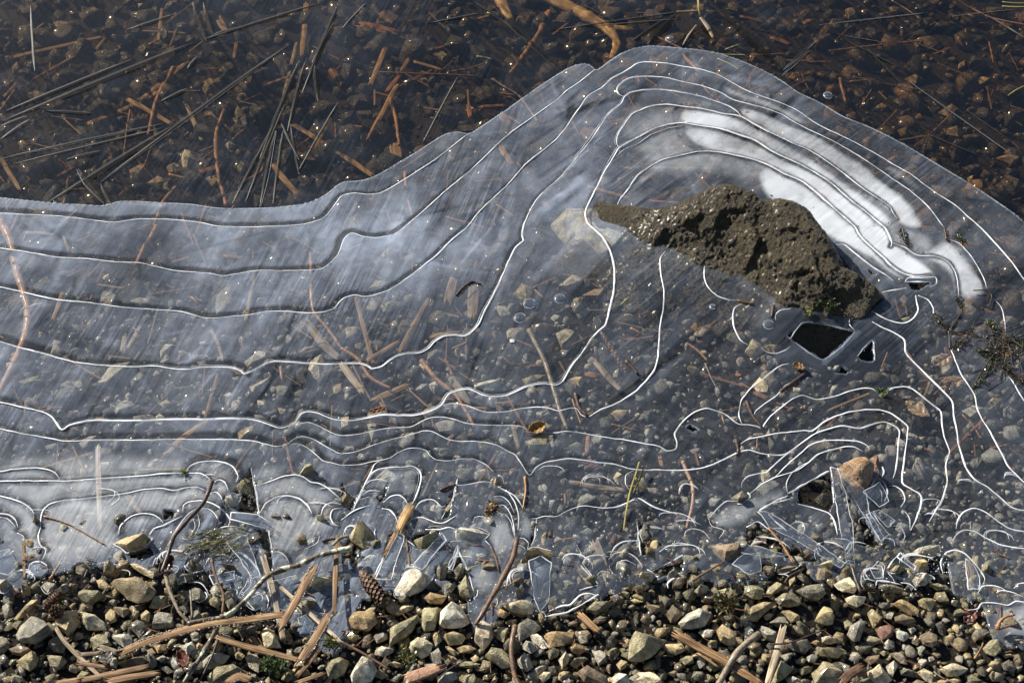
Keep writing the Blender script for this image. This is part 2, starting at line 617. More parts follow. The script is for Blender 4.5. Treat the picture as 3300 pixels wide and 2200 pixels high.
def frost_material(name, dens=0.92, col=(0.86, 0.875, 0.90)):
    m = NT(name)
    p = m.pos()
    n1 = m.noise(p, 330, 4, 0.6)
    n2 = m.noise(p, 26, 4, 0.6)
    d = m.math('MULTIPLY', m.math('MULTIPLY_ADD', m.ramp(n2, (0.38, 0.0), (0.56, 1.0)), 0.66, 0.34), dens)
    tr = m.n('ShaderNodeBsdfTransparent')
    pr = m.principled(col, 0.35, m.bump(n1, 0.5, 0.001), 0.5)
    mx = m.n('ShaderNodeMixShader')
    m.put(mx.inputs[0], d)
    m.put(mx.inputs[1], tr.outputs[0])
    m.put(mx.inputs[2], pr)
    return m.done(mx.outputs[0])


MAT['frost'] = frost_material('frost', 0.97)
MAT['frost_thin'] = frost_material('frost_thin', 0.72)
MAT['frost_edge'] = frost_material('frost_edge', 0.45, (0.7, 0.75, 0.82))
MAT['fleck'] = frost_material('fleck', 1.0, (0.9, 0.9, 0.9))


def water_material():
    m = NT('lake_water')
    p = m.pos()
    nrm = m.bump(m.noise(p, 22, 2, 0.4), 0.12, 0.004)
    y = m.n('ShaderNodeSeparateXYZ')
    m.put(y.inputs[0], p)
    tr = m.n('ShaderNodeBsdfTransparent')
    # peat-stained: the deeper the water towards the lake, the browner
    deep = m.math('MULTIPLY_ADD', y.outputs[1], 1.6, 0.25, clamp=True)
    m.put(tr.inputs['Color'], m.mix(deep, (0.93, 0.92, 0.89), (0.80, 0.70, 0.55)))
    gl = m.n('ShaderNodeBsdfGlossy')
    m.put(gl.inputs['Roughness'], 0.04)
    m.put(gl.inputs['Normal'], nrm)
    fz = m.schlick(0.02)
    mx = m.n('ShaderNodeMixShader')
    m.put(mx.inputs[0], fz)
    m.put(mx.inputs[1], tr.outputs[0])
    m.put(mx.inputs[2], gl.outputs[0])
    return m.done(mx.outputs[0])


def bed_material():
    m = NT('lake_bed')
    p = m.pos()
    y = m.n('ShaderNodeSeparateXYZ')
    m.put(y.inputs[0], p)
    far = m.math('MULTIPLY_ADD', y.outputs[1], 2.2, -0.2, clamp=True)
    a = m.noise(p, 34, 6, 0.65, 0.5)
    b = m.noise(p, 240, 5, 0.65)
    shore = m.mix(m.ramp(a, (0.35, 0.0), (0.65, 1.0)), (0.008, 0.007, 0.005), (0.026, 0.021, 0.015))
    deep = m.mix(m.ramp(a, (0.35, 0.0), (0.65, 1.0)), (0.008, 0.006, 0.004), (0.024, 0.017, 0.010))
    c = m.mix(far, shore, deep)
    c = m.mix(m.math('MULTIPLY', m.ramp(b, (0.52, 0.0), (0.68, 1.0)), 0.35), c, (0.09, 0.068, 0.045))
    nrm = m.bump(m.math('ADD', a, m.math('MULTIPLY', b, 0.7)), 0.9, 0.006)
    return m.done(m.principled(c, 0.85, nrm, 0.2))


MAT['water'] = water_material()
MAT['bed'] = bed_material()


def rock_material():
    m = NT('shore_rock')
    p = m.objco()
    a = m.noise(p, 22, 5, 0.6, 0.4)
    b = m.noise(p, 210, 6, 0.72, 0.4)
    c2 = m.noise(p, 520, 4, 0.7)
    z = m.n('ShaderNodeSeparateXYZ')
    m.put(z.inputs[0], m.pos())
    col = m.mix(m.ramp(b, (0.38, 0.0), (0.62, 1.0)), (0.006, 0.0045, 0.002), (0.082, 0.058, 0.021))
    col = m.mix(m.math('MULTIPLY', m.ramp(a, (0.48, 0.0), (0.68, 1.0)), 0.35), col, (0.13, 0.096, 0.040))
    col = m.mix(m.math('MULTIPLY', m.ramp(m.noise(p, 240, 3, 0.6), (0.62, 0.0), (0.7, 1.0)), 0.7), col, (0.17, 0.135, 0.065))
    # dark wet band close to the water line: the stone there stays soaked
    soak = m.ramp(m.math('MULTIPLY_ADD', z.outputs[2], 18.0, m.math('MULTIPLY_ADD', a, 0.5, -0.05)), (0.25, 1.0), (0.75, 0.0))
    h = m.math('ADD', m.math('MULTIPLY', b, 1.0), m.math('MULTIPLY', c2, 0.5))
    nrm = m.bump(h, 0.9, 0.006)
    rough = m.math('MULTIPLY_ADD', soak, -0.10, 0.44)
    return m.done(m.principled(col, rough, nrm, 0.35, m.math('MULTIPLY_ADD', soak, 0.2, 0.12), 0.25))


MAT['rock'] = rock_material()

# ================================================================ THE SETTING
def stretched(lo, hi, core_lo, core_hi, step, grow=1.35):
    core = np.arange(core_lo, core_hi + step / 2, step)
    out_hi, s, v = [], step, core[-1]
    while v < hi:
        s *= grow
        v += s
        out_hi.append(v)
    out_lo, s, v = [], step, core[0]
    while v > lo:
        s *= grow
        v -= s
        out_lo.append(v)
    return np.concatenate([out_lo[::-1], core, out_hi])


def grid_faces(ny, nx):
    i = np.arange(ny - 1)[:, None] * nx + np.arange(nx - 1)[None, :]
    return np.stack([i, i + 1, i + nx + 1, i + nx], -1).reshape(-1, 4)


SHADE_PITS = []  # hollows added to the bed under ice holes to make them fall dark
gx = stretched(-30, 30, -1.0, 1.0, 0.008)
gy = stretched(-6, 40, -0.62, 0.85, 0.008)
X, Y = np.meshgrid(gx, gy)
Z = np.interp(Y, BED_Y, BED_Z)
_P = np.stack([X.ravel(), Y.ravel(), np.zeros(X.size)], -1)
_near = np.exp(-(X / 2.0) ** 4 - ((Y - 0.1) / 2.0) ** 4)
Z = Z + (0.0035 * fnoise(_P, 14, 3, 4).reshape(X.shape) - 0.002) * _near
for s_, dep in (("T21 725,745 830,648 960,660 1185,712 1090,820 962,908 860,850 770,790", .09), ("T21 1200,885 1305,775 1325,912 1270,920", .09), ("T21 1040,1010 1100,950 1170,985 1110,1005", .04),
                ("T22 790,240 870,190 1010,110 1040,300 1010,400 870,350 790,330", .02)):
    t_ = s_.split()[0]
    pc = np.array([at(t_, *map(float, q.split(',')), -0.02) for q in s_.split()[1:]])
    cc_, rr_ = pc[:, :2].mean(0), np.ptp(pc[:, :2], axis=0) / 2
    Z = Z - dep * np.exp(-(((X - cc_[0]) / (rr_[0] * 1.25)) ** 4 + ((Y - cc_[1]) / (rr_[1] * 1.3)) ** 4))
    SHADE_PITS.append((cc_, rr_))
lake_bed = link('lake_bed', mesh_from('lake_bed', np.stack([X, Y, Z], -1).reshape(-1, 3), grid_faces(*X.shape)), MAT['bed'])
tag(lake_bed, kind='structure')

WATER_Z = -0.0045
gx = stretched(-30, 30, -1.0, 1.0, 0.1)
gy = np.concatenate([[-0.72], stretched(-0.70, 40, -0.70, 0.9, 0.1)[1:]])
X, Y = np.meshgrid(gx, gy)
lake_water = link('lake_water', mesh_from('lake_water', np.stack([X, Y, np.full(X.shape, WATER_Z)], -1).reshape(-1, 3), grid_faces(*X.shape)), MAT['water'])
tag(lake_water, kind='structure')


# ---------------------------------------------------------------- traced lines (zoom tile, then x,y pairs)
def parse(s, z=0.0):
    out, t = [], None
    for tok in s.split():
        if ',' in tok:
            x, y = tok.split(',')
            out.append(at(t, float(x), float(y), z))
        else:
            t = tok
    return np.array(out)


RIDGES = [  # (line, width factor)
    ("T00 -300,1465 0,1470 200,1480 400,1490 600,1512 770,1532 950,1512 1150,1512 1350,1530 1500,1560 1700,1565 1900,1560 2100,1545 2230,1500 2300,1420 T10 0,1355 80,1332 180,1340 270,1330 360,1285 460,1222 580,1145 700,1060 800,980 880,918", 1.0),
    ("T10 1745,480 1650,560 1560,620 1480,690 1330,800 1200,890 1100,970 1000,1070 900,1165 780,1265 680,1350 560,1460 440,1560 T11 370,45 250,72 150,65 70,40 20,80 T01 2345,150 2320,200 2270,250 2200,290 2000,300 1760,300 1650,318 1540,335 1450,320 1200,298 1060,268 960,245 800,240 600,218 400,207 200,175 0,145 -300,115", 1.05),
    ("T21 2700,800 2350,360 2280,260 2200,165 2120,75 T20 2050,1568 1960,1490 1870,1410 1760,1340 1660,1270 1560,1195 1460,1140 1380,1090 1300,1045 1200,990 1100,940 1000,895 900,840 800,770 700,720 560,670 440,625 340,570 240,515 120,480 0,460 T10 2250,440 2100,430 2040,440 1960,490 1860,545 1800,600 1700,660 1650,730 1600,800 1540,890 1480,960 1420,1010 1330,1080 1260,1140 1200,1210 1130,1290 1030,1380 940,1470 T11 865,0 760,90 660,190 560,270 440,360 330,430 240,465 160,478 90,468 20,490 T01 2340,515 2300,560 2220,585 2100,590 1980,580 1840,580 1700,605 1550,620 1430,628 1370,615 1240,580 1130,572 1000,562 880,555 700,532 600,518 430,505 300,482 150,445 0,412 -300,370", 1.1),
    ("T20 1800,1568 1780,1545 1720,1460 1660,1395 1560,1310 1440,1230 1340,1160 1250,1100 1120,1020 1000,955 900,910 780,850 680,790 560,745 440,715 350,690 260,640 140,595 0,565 T10 2250,540 2150,530 2040,530 1960,550 1910,590 1895,620 1910,650 1950,668", 1.1),
    ("T20 400,800 380,775 320,735 230,700 120,665 0,640 T10 2200,620 2100,620 1990,640 1950,670 1930,710 1880,750 1820,810 1770,890 1700,990 1640,1060 1570,1150 1500,1230 1420,1300 1350,1370 1300,1450 1265,1530 T11 1255,0 1245,50 1255,90 1240,105 1200,140 1160,220 1120,310 1080,400 1040,480 990,570 950,660 900,720 850,750 770,745 700,755 640,790 600,835 540,865 460,870 390,885 330,920 280,960 210,975 190,960 140,942 0,940 T01 2250,945 2150,940 2000,930 1900,925 1830,940 1750,985 1680,1010 1660,990 1600,968 1500,962 1380,965 1300,978 1220,980 1130,965 1060,955 960,960 860,960 760,955 640,945 520,930 400,900 300,870 200,845 100,820 0,788 -300,700", 1.15),
    ("T20 1475,1510 1450,1470 1420,1420 1340,1365 1240,1300 1150,1230 1060,1160 960,1090 860,1030 760,990 680,950 580,905 480,850 400,805 280,785 150,755 0,735 T10 2250,722 2150,730 2060,760 2000,790 1960,840 1920,900 1895,960 1900,1000 1915,1020", 1.15),
    ("T21 1430,135 1440,110 1420,55 T20 1390,1568 1320,1510 1250,1450 1180,1400 1100,1330 1020,1260 920,1195 820,1140 700,1085 600,1035 500,970 400,935 260,890 130,870 0,850 T10 2250,860 2150,890 2060,940 1980,980 1910,1025 1870,1090 1820,1170 1780,1250 1740,1330 1700,1410 1680,1470 1690,1530 T11 1725,0 1790,60 1830,120 1860,190 1880,280 1880,380 1870,470 1850,550 1835,620 1815,680 1770,715 1720,770 1680,830 1640,890 1590,950 1555,1010 1525,1060 1480,1085 1400,1078 1300,1090 1230,1120 1150,1155 1050,1168 970,1155 920,1130 870,1115 800,1125 740,1150 710,1190 690,1225 640,1255 580,1280 500,1298 400,1298 280,1295 180,1315 80,1330 0,1330 T01 2270,1315 2200,1285 2120,1270 2070,1290 2040,1330 2010,1360 1940,1382 1880,1370 1800,1340 1720,1322 1600,1320 1400,1325 1200,1325 1000,1332 850,1335 650,1330 550,1345 480,1365 430,1395 400,1360 360,1310 300,1275 200,1250 100,1228 0,1205 -300,1140", 1.45),
    ("T10 1890,1080 1950,1030 2050,985 2130,930 2250,885 2350,870", 0.7),
    ("T21 1700,330 1600,340 1520,320 1440,270 1380,210 1290,130 1220,60 T20 1190,1568 1150,1530 1060,1450 980,1380 900,1310 820,1250 700,1200 600,1145 500,1105 400,1080 250,1050 120,1045 0,1068 T10 2220,1100 2120,1150 2030,1220 1970,1310 1920,1370 1900,1410", 1.2),
    ("T11 2230,165 2195,220 2200,320 2220,440 2215,560 2195,680 2185,800 2180,900 2150,990 2090,1070 2000,1150 1900,1210 1780,1260 1700,1305 1650,1290 1620,1250 1570,1245 1500,1265 1420,1245 1330,1240 1230,1250 1150,1268 1040,1275 960,1265 880,1235 820,1218 750,1215 700,1225", 1.0),
    ("T01 -300,1350 0,1388 50,1400 150,1420 250,1438 350,1455 430,1472 540,1472 700,1465 900,1467 1050,1465 1200,1460 1340,1462 1500,1462 1640,1465 1760,1475 1840,1498 1910,1510 1980,1490 2020,1460 2080,1440 2150,1455 2220,1495 2280,1530 T11 0,1560 120,1540 220,1500 330,1465 450,1435 560,1405 630,1408 680,1435 750,1465 820,1475 920,1475 1000,1485 1080,1505 1150,1545 T12 1195,0 1240,60 1280,125 1300,140 1340,90 1400,55 1480,40 1570,28 1680,40 1780,55 1880,65 1960,90 2040,105 2200,105 T22 0,108 120,95 230,60 330,10 T21 400,1545 460,1535 530,1555 600,1568 700,1565 800,1500 900,1430 1000,1390 1100,1370 1220,1385 1330,1350 1380,1340 1440,1360 1490,1400 1485,1480 T22 1480,0 1470,90 1450,160", 1.0),
    ("T01 2030,1355 2070,1350 2130,1345 2200,1370 2270,1410 T11 0,1435 120,1425 230,1400 350,1382 480,1375 560,1335 620,1312 700,1308 780,1325 860,1350 960,1360 1100,1365 1230,1370 1290,1395", 0.95),
    ("T11 1400,1412 1480,1415 1560,1405 1660,1418 1800,1445 1950,1465 2080,1490 2190,1510 2240,1540 2300,1530 2310,1480 2295,1420 T21 0,1340 70,1280 160,1248 250,1270 310,1300 380,1355 450,1360 510,1370 545,1385 560,1360 600,1310 680,1240 760,1180 830,1158 920,1185 1050,1165 1150,1130 1250,1108 1310,1115 1350,1150", 0.95),
    ("T21 1405,1145 1440,1110 1520,1098 1580,1115 1640,1160 1710,1215 1775,1270 1785,1350 1800,1440 1835,1540 T22 1830,0 1810,80 1820,180 1790,300 1740,390 1695,460", 0.95),
    ("T01 1960,1500 2040,1490 2100,1510 2170,1560 T02 2220,40 2300,60 T12 0,72 120,68 220,48 330,25 T11 380,1560 440,1530 520,1520 590,1540 T12 605,0 650,35 730,42 820,30 900,30 960,50 1010,80 1050,120", 0.9),
    ("T21 400,1490 450,1460 550,1440 640,1422 740,1410 830,1400 890,1405 960,1350 1060,1300 1160,1270 1260,1258 1350,1258 1430,1280 1500,1330 1550,1375 1545,1430 1530,1568 T22 1510,190 1560,230 1630,270 1645,320 1620,410 1570,520", 1.0),
    ("T21 920,1420 940,1380", 0.6),
    ("T21 1305,650 1370,690 1460,730 1525,775 1535,860 1580,920 1640,980 1720,1060 1800,1135 1855,1200 1865,1290 1885,1400 1900,1500 T22 1920,0 1950,90 2010,170 2100,225 2180,290 2260,360 2350,385 2700,420", 1.15),
    ("T21 1620,470 1690,500 1725,560 1730,600 1790,660 1840,730 1845,830 1870,900 1910,1000 1960,1080 2010,1160 2025,1240 2060,1320 2110,1400 2160,1490 T22 2200,0 2240,80 2300,140 2350,190 2700,420", 1.0),
    ("T21 1300,575 1380,625 1460,655 1530,660 1590,625 1620,570 1610,520 1605,470", 1.1),
    ("T21 1820,80 1900,110 1960,170 2010,240 2050,310 2080,370 2090,420", 0.9),
    ("T21 2140,490 2190,550 2215,640 2220,740", 0.8),
    ("T21 1450,110 1530,140 1620,195 1740,200 1830,240 1880,320 1895,400 1900,470", 1.0),
    ("T21 2220,1000 2270,1060 2310,1130 2350,1195 2600,1500", 0.9),
    ("T22 1880,510 1890,460 1930,400 2000,370 2080,395 2160,450 2240,505 2350,530 2700,560", 1.0),
    ("T22 1860,590 1890,545 1940,520 2010,530 2100,580 2200,625 2350,645 2700,650", 1.0),
    ("T22 1790,820 1775,740 1810,680 1870,658 1940,680 2000,740 2050,800 2080,850 2070,890", 1.0),
    ("T22 2030,960 2060,910 2130,900 2200,920 2240,950", 1.1), ("T22 2280,920 2310,890 2350,885 2600,880", 1.1),
    ("T22 1960,1070 2030,1060 2060,1020 2140,1020 2240,1035 2290,1010 2350,1015 2600,1010", 1.0),
    ("T22 2170,980 2165,950 2200,935 2280,950 2350,980", 0.8),
    ("T22 405,230 410,190 450,150 520,130 580,120 610,90 700,10 T21 780,1530", 0.9),
    ("T22 460,270 550,200 640,155 780,110 860,60 930,0 T21 1000,1540 1100,1515 1180,1515 1240,1545", 0.95),
    ("T22 640,150 720,70 800,0 T21 880,1500 980,1470 1100,1468 1200,1475 1270,1505 1285,1530", 0.95),
    ("T22 725,270 712,200 740,140 800,85 900,35", 0.7),
    ("T22 185,430 240,370 300,320 380,320", 1.0),
    ("T22 180,440 200,490 280,520 250,575", 0.8),
    ("T22 10,580 20,530 70,510 140,530 190,580", 0.8),
    ("T22 795,340 870,360 960,385 1015,410 1050,480 1065,550", 1.0),
    ("T22 590,410 640,460 700,510 720,530", 1.3), ("T22 600,340 680,320 760,295", 0.8),
    ("T22 740,490 770,465 820,465 840,500 830,540", 0.8),
    ("T22 1350,165 1390,200 1410,260 1390,320", 0.8), ("T22 1330,210 1370,260 1370,320", 0.6), ("T22 1420,215 1460,215 1510,250 1530,310 1500,360", 0.8),
    ("T22 1530,390 1560,440 1565,520", 0.8), ("T22 1450,490 1500,500 1530,560 1510,610", 0.6), ("T22 1355,590 1400,575 1450,590 1460,630", 0.8),
    ("T22 1120,660 1150,610 1200,600 1260,615", 1.1), ("T22 1120,740 1140,730 1180,740", 0.7), ("T22 1330,760 1370,770 1380,820 1360,850", 0.7),
    ("T22 1480,690 1440,740 1410,800 1440,840 1460,880", 0.8), ("T22 1330,900 1340,870 1420,875 1500,895", 1.4), ("T22 1240,880 1265,855 1320,870", 1.2),
    ("T22 1500,880 1560,890 1610,930", 1.2),
    ("T21 390,1240 410,1180 480,1100 560,1040 620,990 680,950 730,940", 1.0), ("T21 390,1240 385,1290 400,1340 410,1355", 0.8),
    ("T21 490,1300 500,1270 560,1220 640,1165 700,1100 780,1050 830,1010", 0.8),
    ("T21 180,240 150,280 150,350 180,420 240,475 320,500 375,500", 1.1), ("T21 405,525 355,560 345,640 365,720 400,780 450,810", 1.1),
    ("T21 540,830 580,860 640,870 700,850 740,820", 0.7), ("T21 640,640 640,600 680,570 740,560 750,535 720,525", 0.7),
    ("T21 1150,620 1150,670 1185,710", 0.8), ("T21 1060,120 1110,120 1200,190 1300,270 1400,330 1450,370", 1.2),
    ("T21 1375,445 1480,430 1540,415", 1.1), ("T21 1530,375 1550,350 1640,350 1740,345 1745,390 1700,410", 1.1),
    ("T21 1540,375 1620,378 1700,378", 1.1),
    ("T02 -300,100 0,118 100,100 220,92 320,100 380,125 410,165", 0.95),
    ("T02 -300,190 0,185 150,180 300,182 500,180 680,165 850,155 1000,145 1150,130 1280,128 1380,130 1430,155 1455,180", 1.0),
    ("T02 -300,200 0,285 80,305 160,335 220,380 240,410", 1.0),
    ("T02 280,490 285,420 300,380 350,340 440,315 560,305 680,290 800,278 900,260 1000,240 1100,232 1200,245 1280,228 1360,225 1420,250", 1.0),
    ("T02 1280,120 1310,80 1380,50 1480,45 1560,60 1610,90 1640,150 1625,190", 1.1), ("T02 1475,190 1510,172 1550,195 1575,250", 1.0),
    ("T02 1440,270 1480,255 1520,285 1540,340", 0.8), ("T02 820,545 830,490 900,430 980,405 1060,415 1110,450 1125,470", 1.1),
    ("T02 1030,550 1060,510 1120,490 1180,460 1260,420", 1.2), ("T02 1260,400 1265,350 1320,322 1400,320 1470,340 1530,380 1570,420 1585,460 1565,500", 1.0),
    ("T02 1390,365 1450,380 1490,420 1510,470 1490,510", 0.8), ("T02 1330,440 1345,500 1300,570", 0.7), ("T02 1360,410 1375,480 1330,570", 0.6), ("T02 1150,630 1200,540 1260,450 1320,390 1370,365", 0.8),
    ("T02 1560,740 1600,690 1660,680 1730,730 1780,800 1800,840", 1.5), ("T02 1580,720 1630,700 1690,740 1720,800", 0.7),
    ("T02 1390,560 1450,530 1540,500 1620,490", 1.0), ("T02 -200,395 0,405 60,415 110,450 125,500", 0.9), ("T02 0,430 50,440 95,480 110,500", 0.6),
    ("T02 285,490 265,560 280,620 320,660 290,720", 0.8), ("T02 120,540 160,560 175,600", 0.8), ("T02 200,790 210,750 270,735 320,760 325,800", 1.0),
    ("T02 1770,210 1850,190 1950,150 2030,140 2090,155 2140,190 2200,200 2270,240 2350,310", 1.1),
    ("T02 1790,400 1830,340 1900,295 1980,285 2060,305 2120,350 2150,410", 1.1), ("T02 2210,410 2230,360 2280,330 2350,340", 1.0),
    ("T02 2350,365 2290,380 2275,430 2300,480 2340,495", 0.8), ("T02 2200,560 2180,610 2100,650", 0.8), ("T02 1860,670 1920,670 1970,700 1990,740", 0.7),
    ("T02 1050,770 1070,720 1120,690", 0.7), ("T02 1300,880 1370,880 1410,910 1440,970", 0.9), ("T02 1400,730 1410,690 1400,650", 0.7),
    ("T02 1720,990 1700,1040 1760,1070 1820,1040", 0.7), ("T02 1820,940 1850,1000 1840,1060", 0.9), ("T02 2240,920 2270,890 2330,880", 0.6), ("T02 2230,1000 2290,990 2310,1030", 0.6),
    ("T12 80,380 120,300 150,230 180,170 210,110 230,70 280,30", 1.1),
    ("T12 150,225 200,140 250,105 330,90 420,85 490,80 540,115 550,170 535,230 510,300 485,340", 1.3),
    ("T12 150,225 200,180 270,172 330,190", 0.9), ("T12 140,280 190,250 270,250", 0.9), ("T12 130,310 190,290", 0.8),
    ("T12 290,330 340,290 400,280 440,310 460,345", 1.1), ("T12 510,370 540,330 600,308 650,320 690,360 720,350", 1.1),
    ("T12 0,450 40,420 100,380 190,350", 1.1), ("T12 280,370 330,380 370,420 390,470", 1.3), ("T12 450,480 490,440 560,432 640,465 700,470 750,445 800,410", 1.1),
    ("T12 580,515 680,515 740,500 790,515", 1.4), ("T12 600,500 650,490 690,500", 0.6), ("T12 800,210 870,205 940,190 1000,185 1040,200", 1.0),
    ("T12 1080,220 1130,250 1190,280 1230,330 1250,370", 1.4), ("T12 1130,240 1180,300 1210,370 1220,440 1215,520", 1.0), ("T12 1060,350 1120,350 1160,400 1185,480 1195,570", 0.8),
    ("T12 1080,405 1130,410 1170,470 1190,560", 0.6), ("T12 1050,290 1100,285 1150,320 1190,400", 0.8), ("T12 905,470 920,430 970,425 1010,440", 0.9), ("T12 775,345 810,375", 1.0),
    ("T12 1210,580 1250,575 1290,610 1280,650", 0.8), ("T12 1190,660 1220,625 1260,640 1270,670", 0.7),
    ("T12 1310,440 1345,440 1400,425 1480,425 1530,400 1600,370 1680,352 1780,365 1870,365 1940,345 1990,320 2040,300 2100,330 2160,365 2260,395 T22 0,410 60,440 90,490", 1.1),
    ("T12 2010,110 1960,140 1955,200 1985,245", 0.8), ("T12 1850,690 1880,640 1940,600 2050,590", 1.2), ("T12 1660,745 1690,705 1760,690 1840,700", 0.9), ("T12 1660,745 1700,800 1770,890", 0.7),
    ("T12 1840,720 1880,680 1950,670 2020,700 2060,750 2070,775", 0.8), ("T12 1870,730 1900,700 1960,690 2010,710", 0.5), ("T12 1890,780 1900,745 1960,725 2030,760", 0.7),
    ("T12 1845,760 1850,790 1885,830", 0.6), ("T12 1760,830 1790,800 1850,810", 0.7), ("T12 990,590 1030,630", 1.2), ("T12 1430,1075 1520,1040 1580,1030 1640,970 1700,955 1760,970", 1.5),
    ("T12 1640,930 1680,920 1770,900", 0.9), ("T12 2190,670 2250,630 2350,620", 1.1), ("T12 2350,830 2270,860 2245,890 2250,920", 1.2),
    ("T12 400,575 440,585 480,610 510,630", 1.1), ("T12 110,780 130,720 150,670", 0.9), ("T12 0,975 50,960 90,970", 0.9), ("T12 870,810 900,770 940,760", 0.7), ("T12 940,930 935,970 910,990", 0.8),
    ("T12 1620,620 1650,680 1640,700 1670,720", 0.6), ("T12 1390,1080 1410,1110 1400,1140", 0.7), ("T12 1060,1050 1075,1020 1070,990", 0.7),
]
BROKEN = [  # sharp broken edges of the ice
    "T02 1730,90 1745,180 1765,260 1785,410", "T02 1850,520 1865,600 1880,700 1890,790", "T12 2035,440 2045,560 2065,690", "T12 2060,835 2200,770 2350,690",
    "T12 810,670 850,750 890,860 915,960 920,1000", "T12 300,690 340,600 385,530", "T12 1345,440 1335,560 1310,620", "T22 725,265 870,185 1010,110", "T22 530,385 620,330 720,280",
    "T12 230,830 300,690", "T12 800,165 770,290 690,435", "T12 1400,1110 1560,1080 1770,960", "T12 740,790 790,690 808,620", "T12 1770,890 1650,760", "T21 740,760 830,655 960,665 1185,715", "T21 730,755 860,855 962,908 1090,825 1185,718",
    "T21 1200,885 1305,778 1325,915", "T21 20,1378 50,1353 120,1398", "T22 440,500 515,460 600,520",
]
HOLES = [
    "T21 725,745 830,648 960,660 1185,712 1090,820 962,908 860,850 770,790", "T21 1200,885 1305,775 1325,912 1270,920", "T21 1040,1010 1100,950 1170,985 1110,1005",
    "T21 20,1380 50,1355 120,1400 60,1405", "T21 1535,378 1700,378 1690,390 1620,435 1580,425", "T22 790,240 870,190 1010,110 1040,300 1010,400 870,350 790,330",
    "T22 420,620 430,560 445,500 515,460 600,520 680,590 900,700 940,740 830,740 700,700 560,640", "T22 1060,180 1240,420 1370,620 1300,640 1180,620 1150,480 1100,300",
    "T02 1722,100 1740,180 1780,400 1690,400 1590,360 1640,340 1660,270 1600,250 1640,190", "T02 1130,375 1230,380 1180,440 1130,450", "T02 1750,500 1840,520 1870,640 1880,780 1850,800 1820,640",
    "T12 0,190 60,270 100,300 60,390 0,340", "T12 800,165 770,290 740,430 690,435 720,330", "T12 345,170 300,270 270,330 240,290 300,230", "T12 60,570 220,615 200,640 110,680 90,760 20,700 0,620",
    "T12 720,760 808,665 850,750 915,960 830,900 640,850 640,770", "T12 2035,440 2150,560 2200,620 2130,680 2070,690 2050,580", "T12 380,530 290,690 300,600 350,520", "T12 1342,450 1335,580 1290,640 1320,540",
    "T12 480,560 590,520 680,530 560,650 520,650", "T22 1410,790 1430,740 1600,800 1500,820", "T02 880,640 1030,630 1060,690 960,720 900,700", "T21 1060,180 1120,230 1160,300 1110,270", "T21 1265,285 1340,320 1290,325",
    "T12 2090,820 2350,715 2350,800 2200,840 2120,880", "T12 1480,1090 1770,975 1780,1010 1600,1120", "T22 1640,700 1760,660 1790,760 1700,800", "T22 520,740 640,740 640,850 560,830",
]
EDGE = "T00 -600,1330 0,1355 150,1370 300,1385 500,1398 700,1408 820,1380 950,1378 1100,1388 1300,1398 1500,1425 1700,1428 1900,1420 2100,1395 2230,1340 T10 0,1250 100,1240 180,1225 280,1180 380,1120 500,1050 640,960 720,915 800,900 870,915 900,905 1000,840 1150,740 1300,630 1450,530 1580,455 1660,432 1710,440 1760,475 1850,410 1950,350 2050,318 2150,308 T20 0,325 150,340 300,375 450,430 580,490 700,560 800,630 950,700 1100,790 1250,850 1400,920 1550,1000 1700,1090 1850,1180 2000,1270 2150,1370 2280,1460 2350,1520 2800,1900"
SHORE = "D -300,1330 0,1345 80,1330 180,1310 270,1300 380,1300 480,1310 560,1370 620,1400 700,1470 760,1500 790,1490 830,1380 900,1370 980,1340 1060,1370 1090,1440 1180,1390 1230,1420 1330,1400 1480,1345 1560,1335 1640,1330 1720,1340 1830,1300 1900,1330 2000,1340 2100,1345 2170,1290 2190,1350 2230,1380 2260,1400 2290,1480 2352,1490 2800,1500"
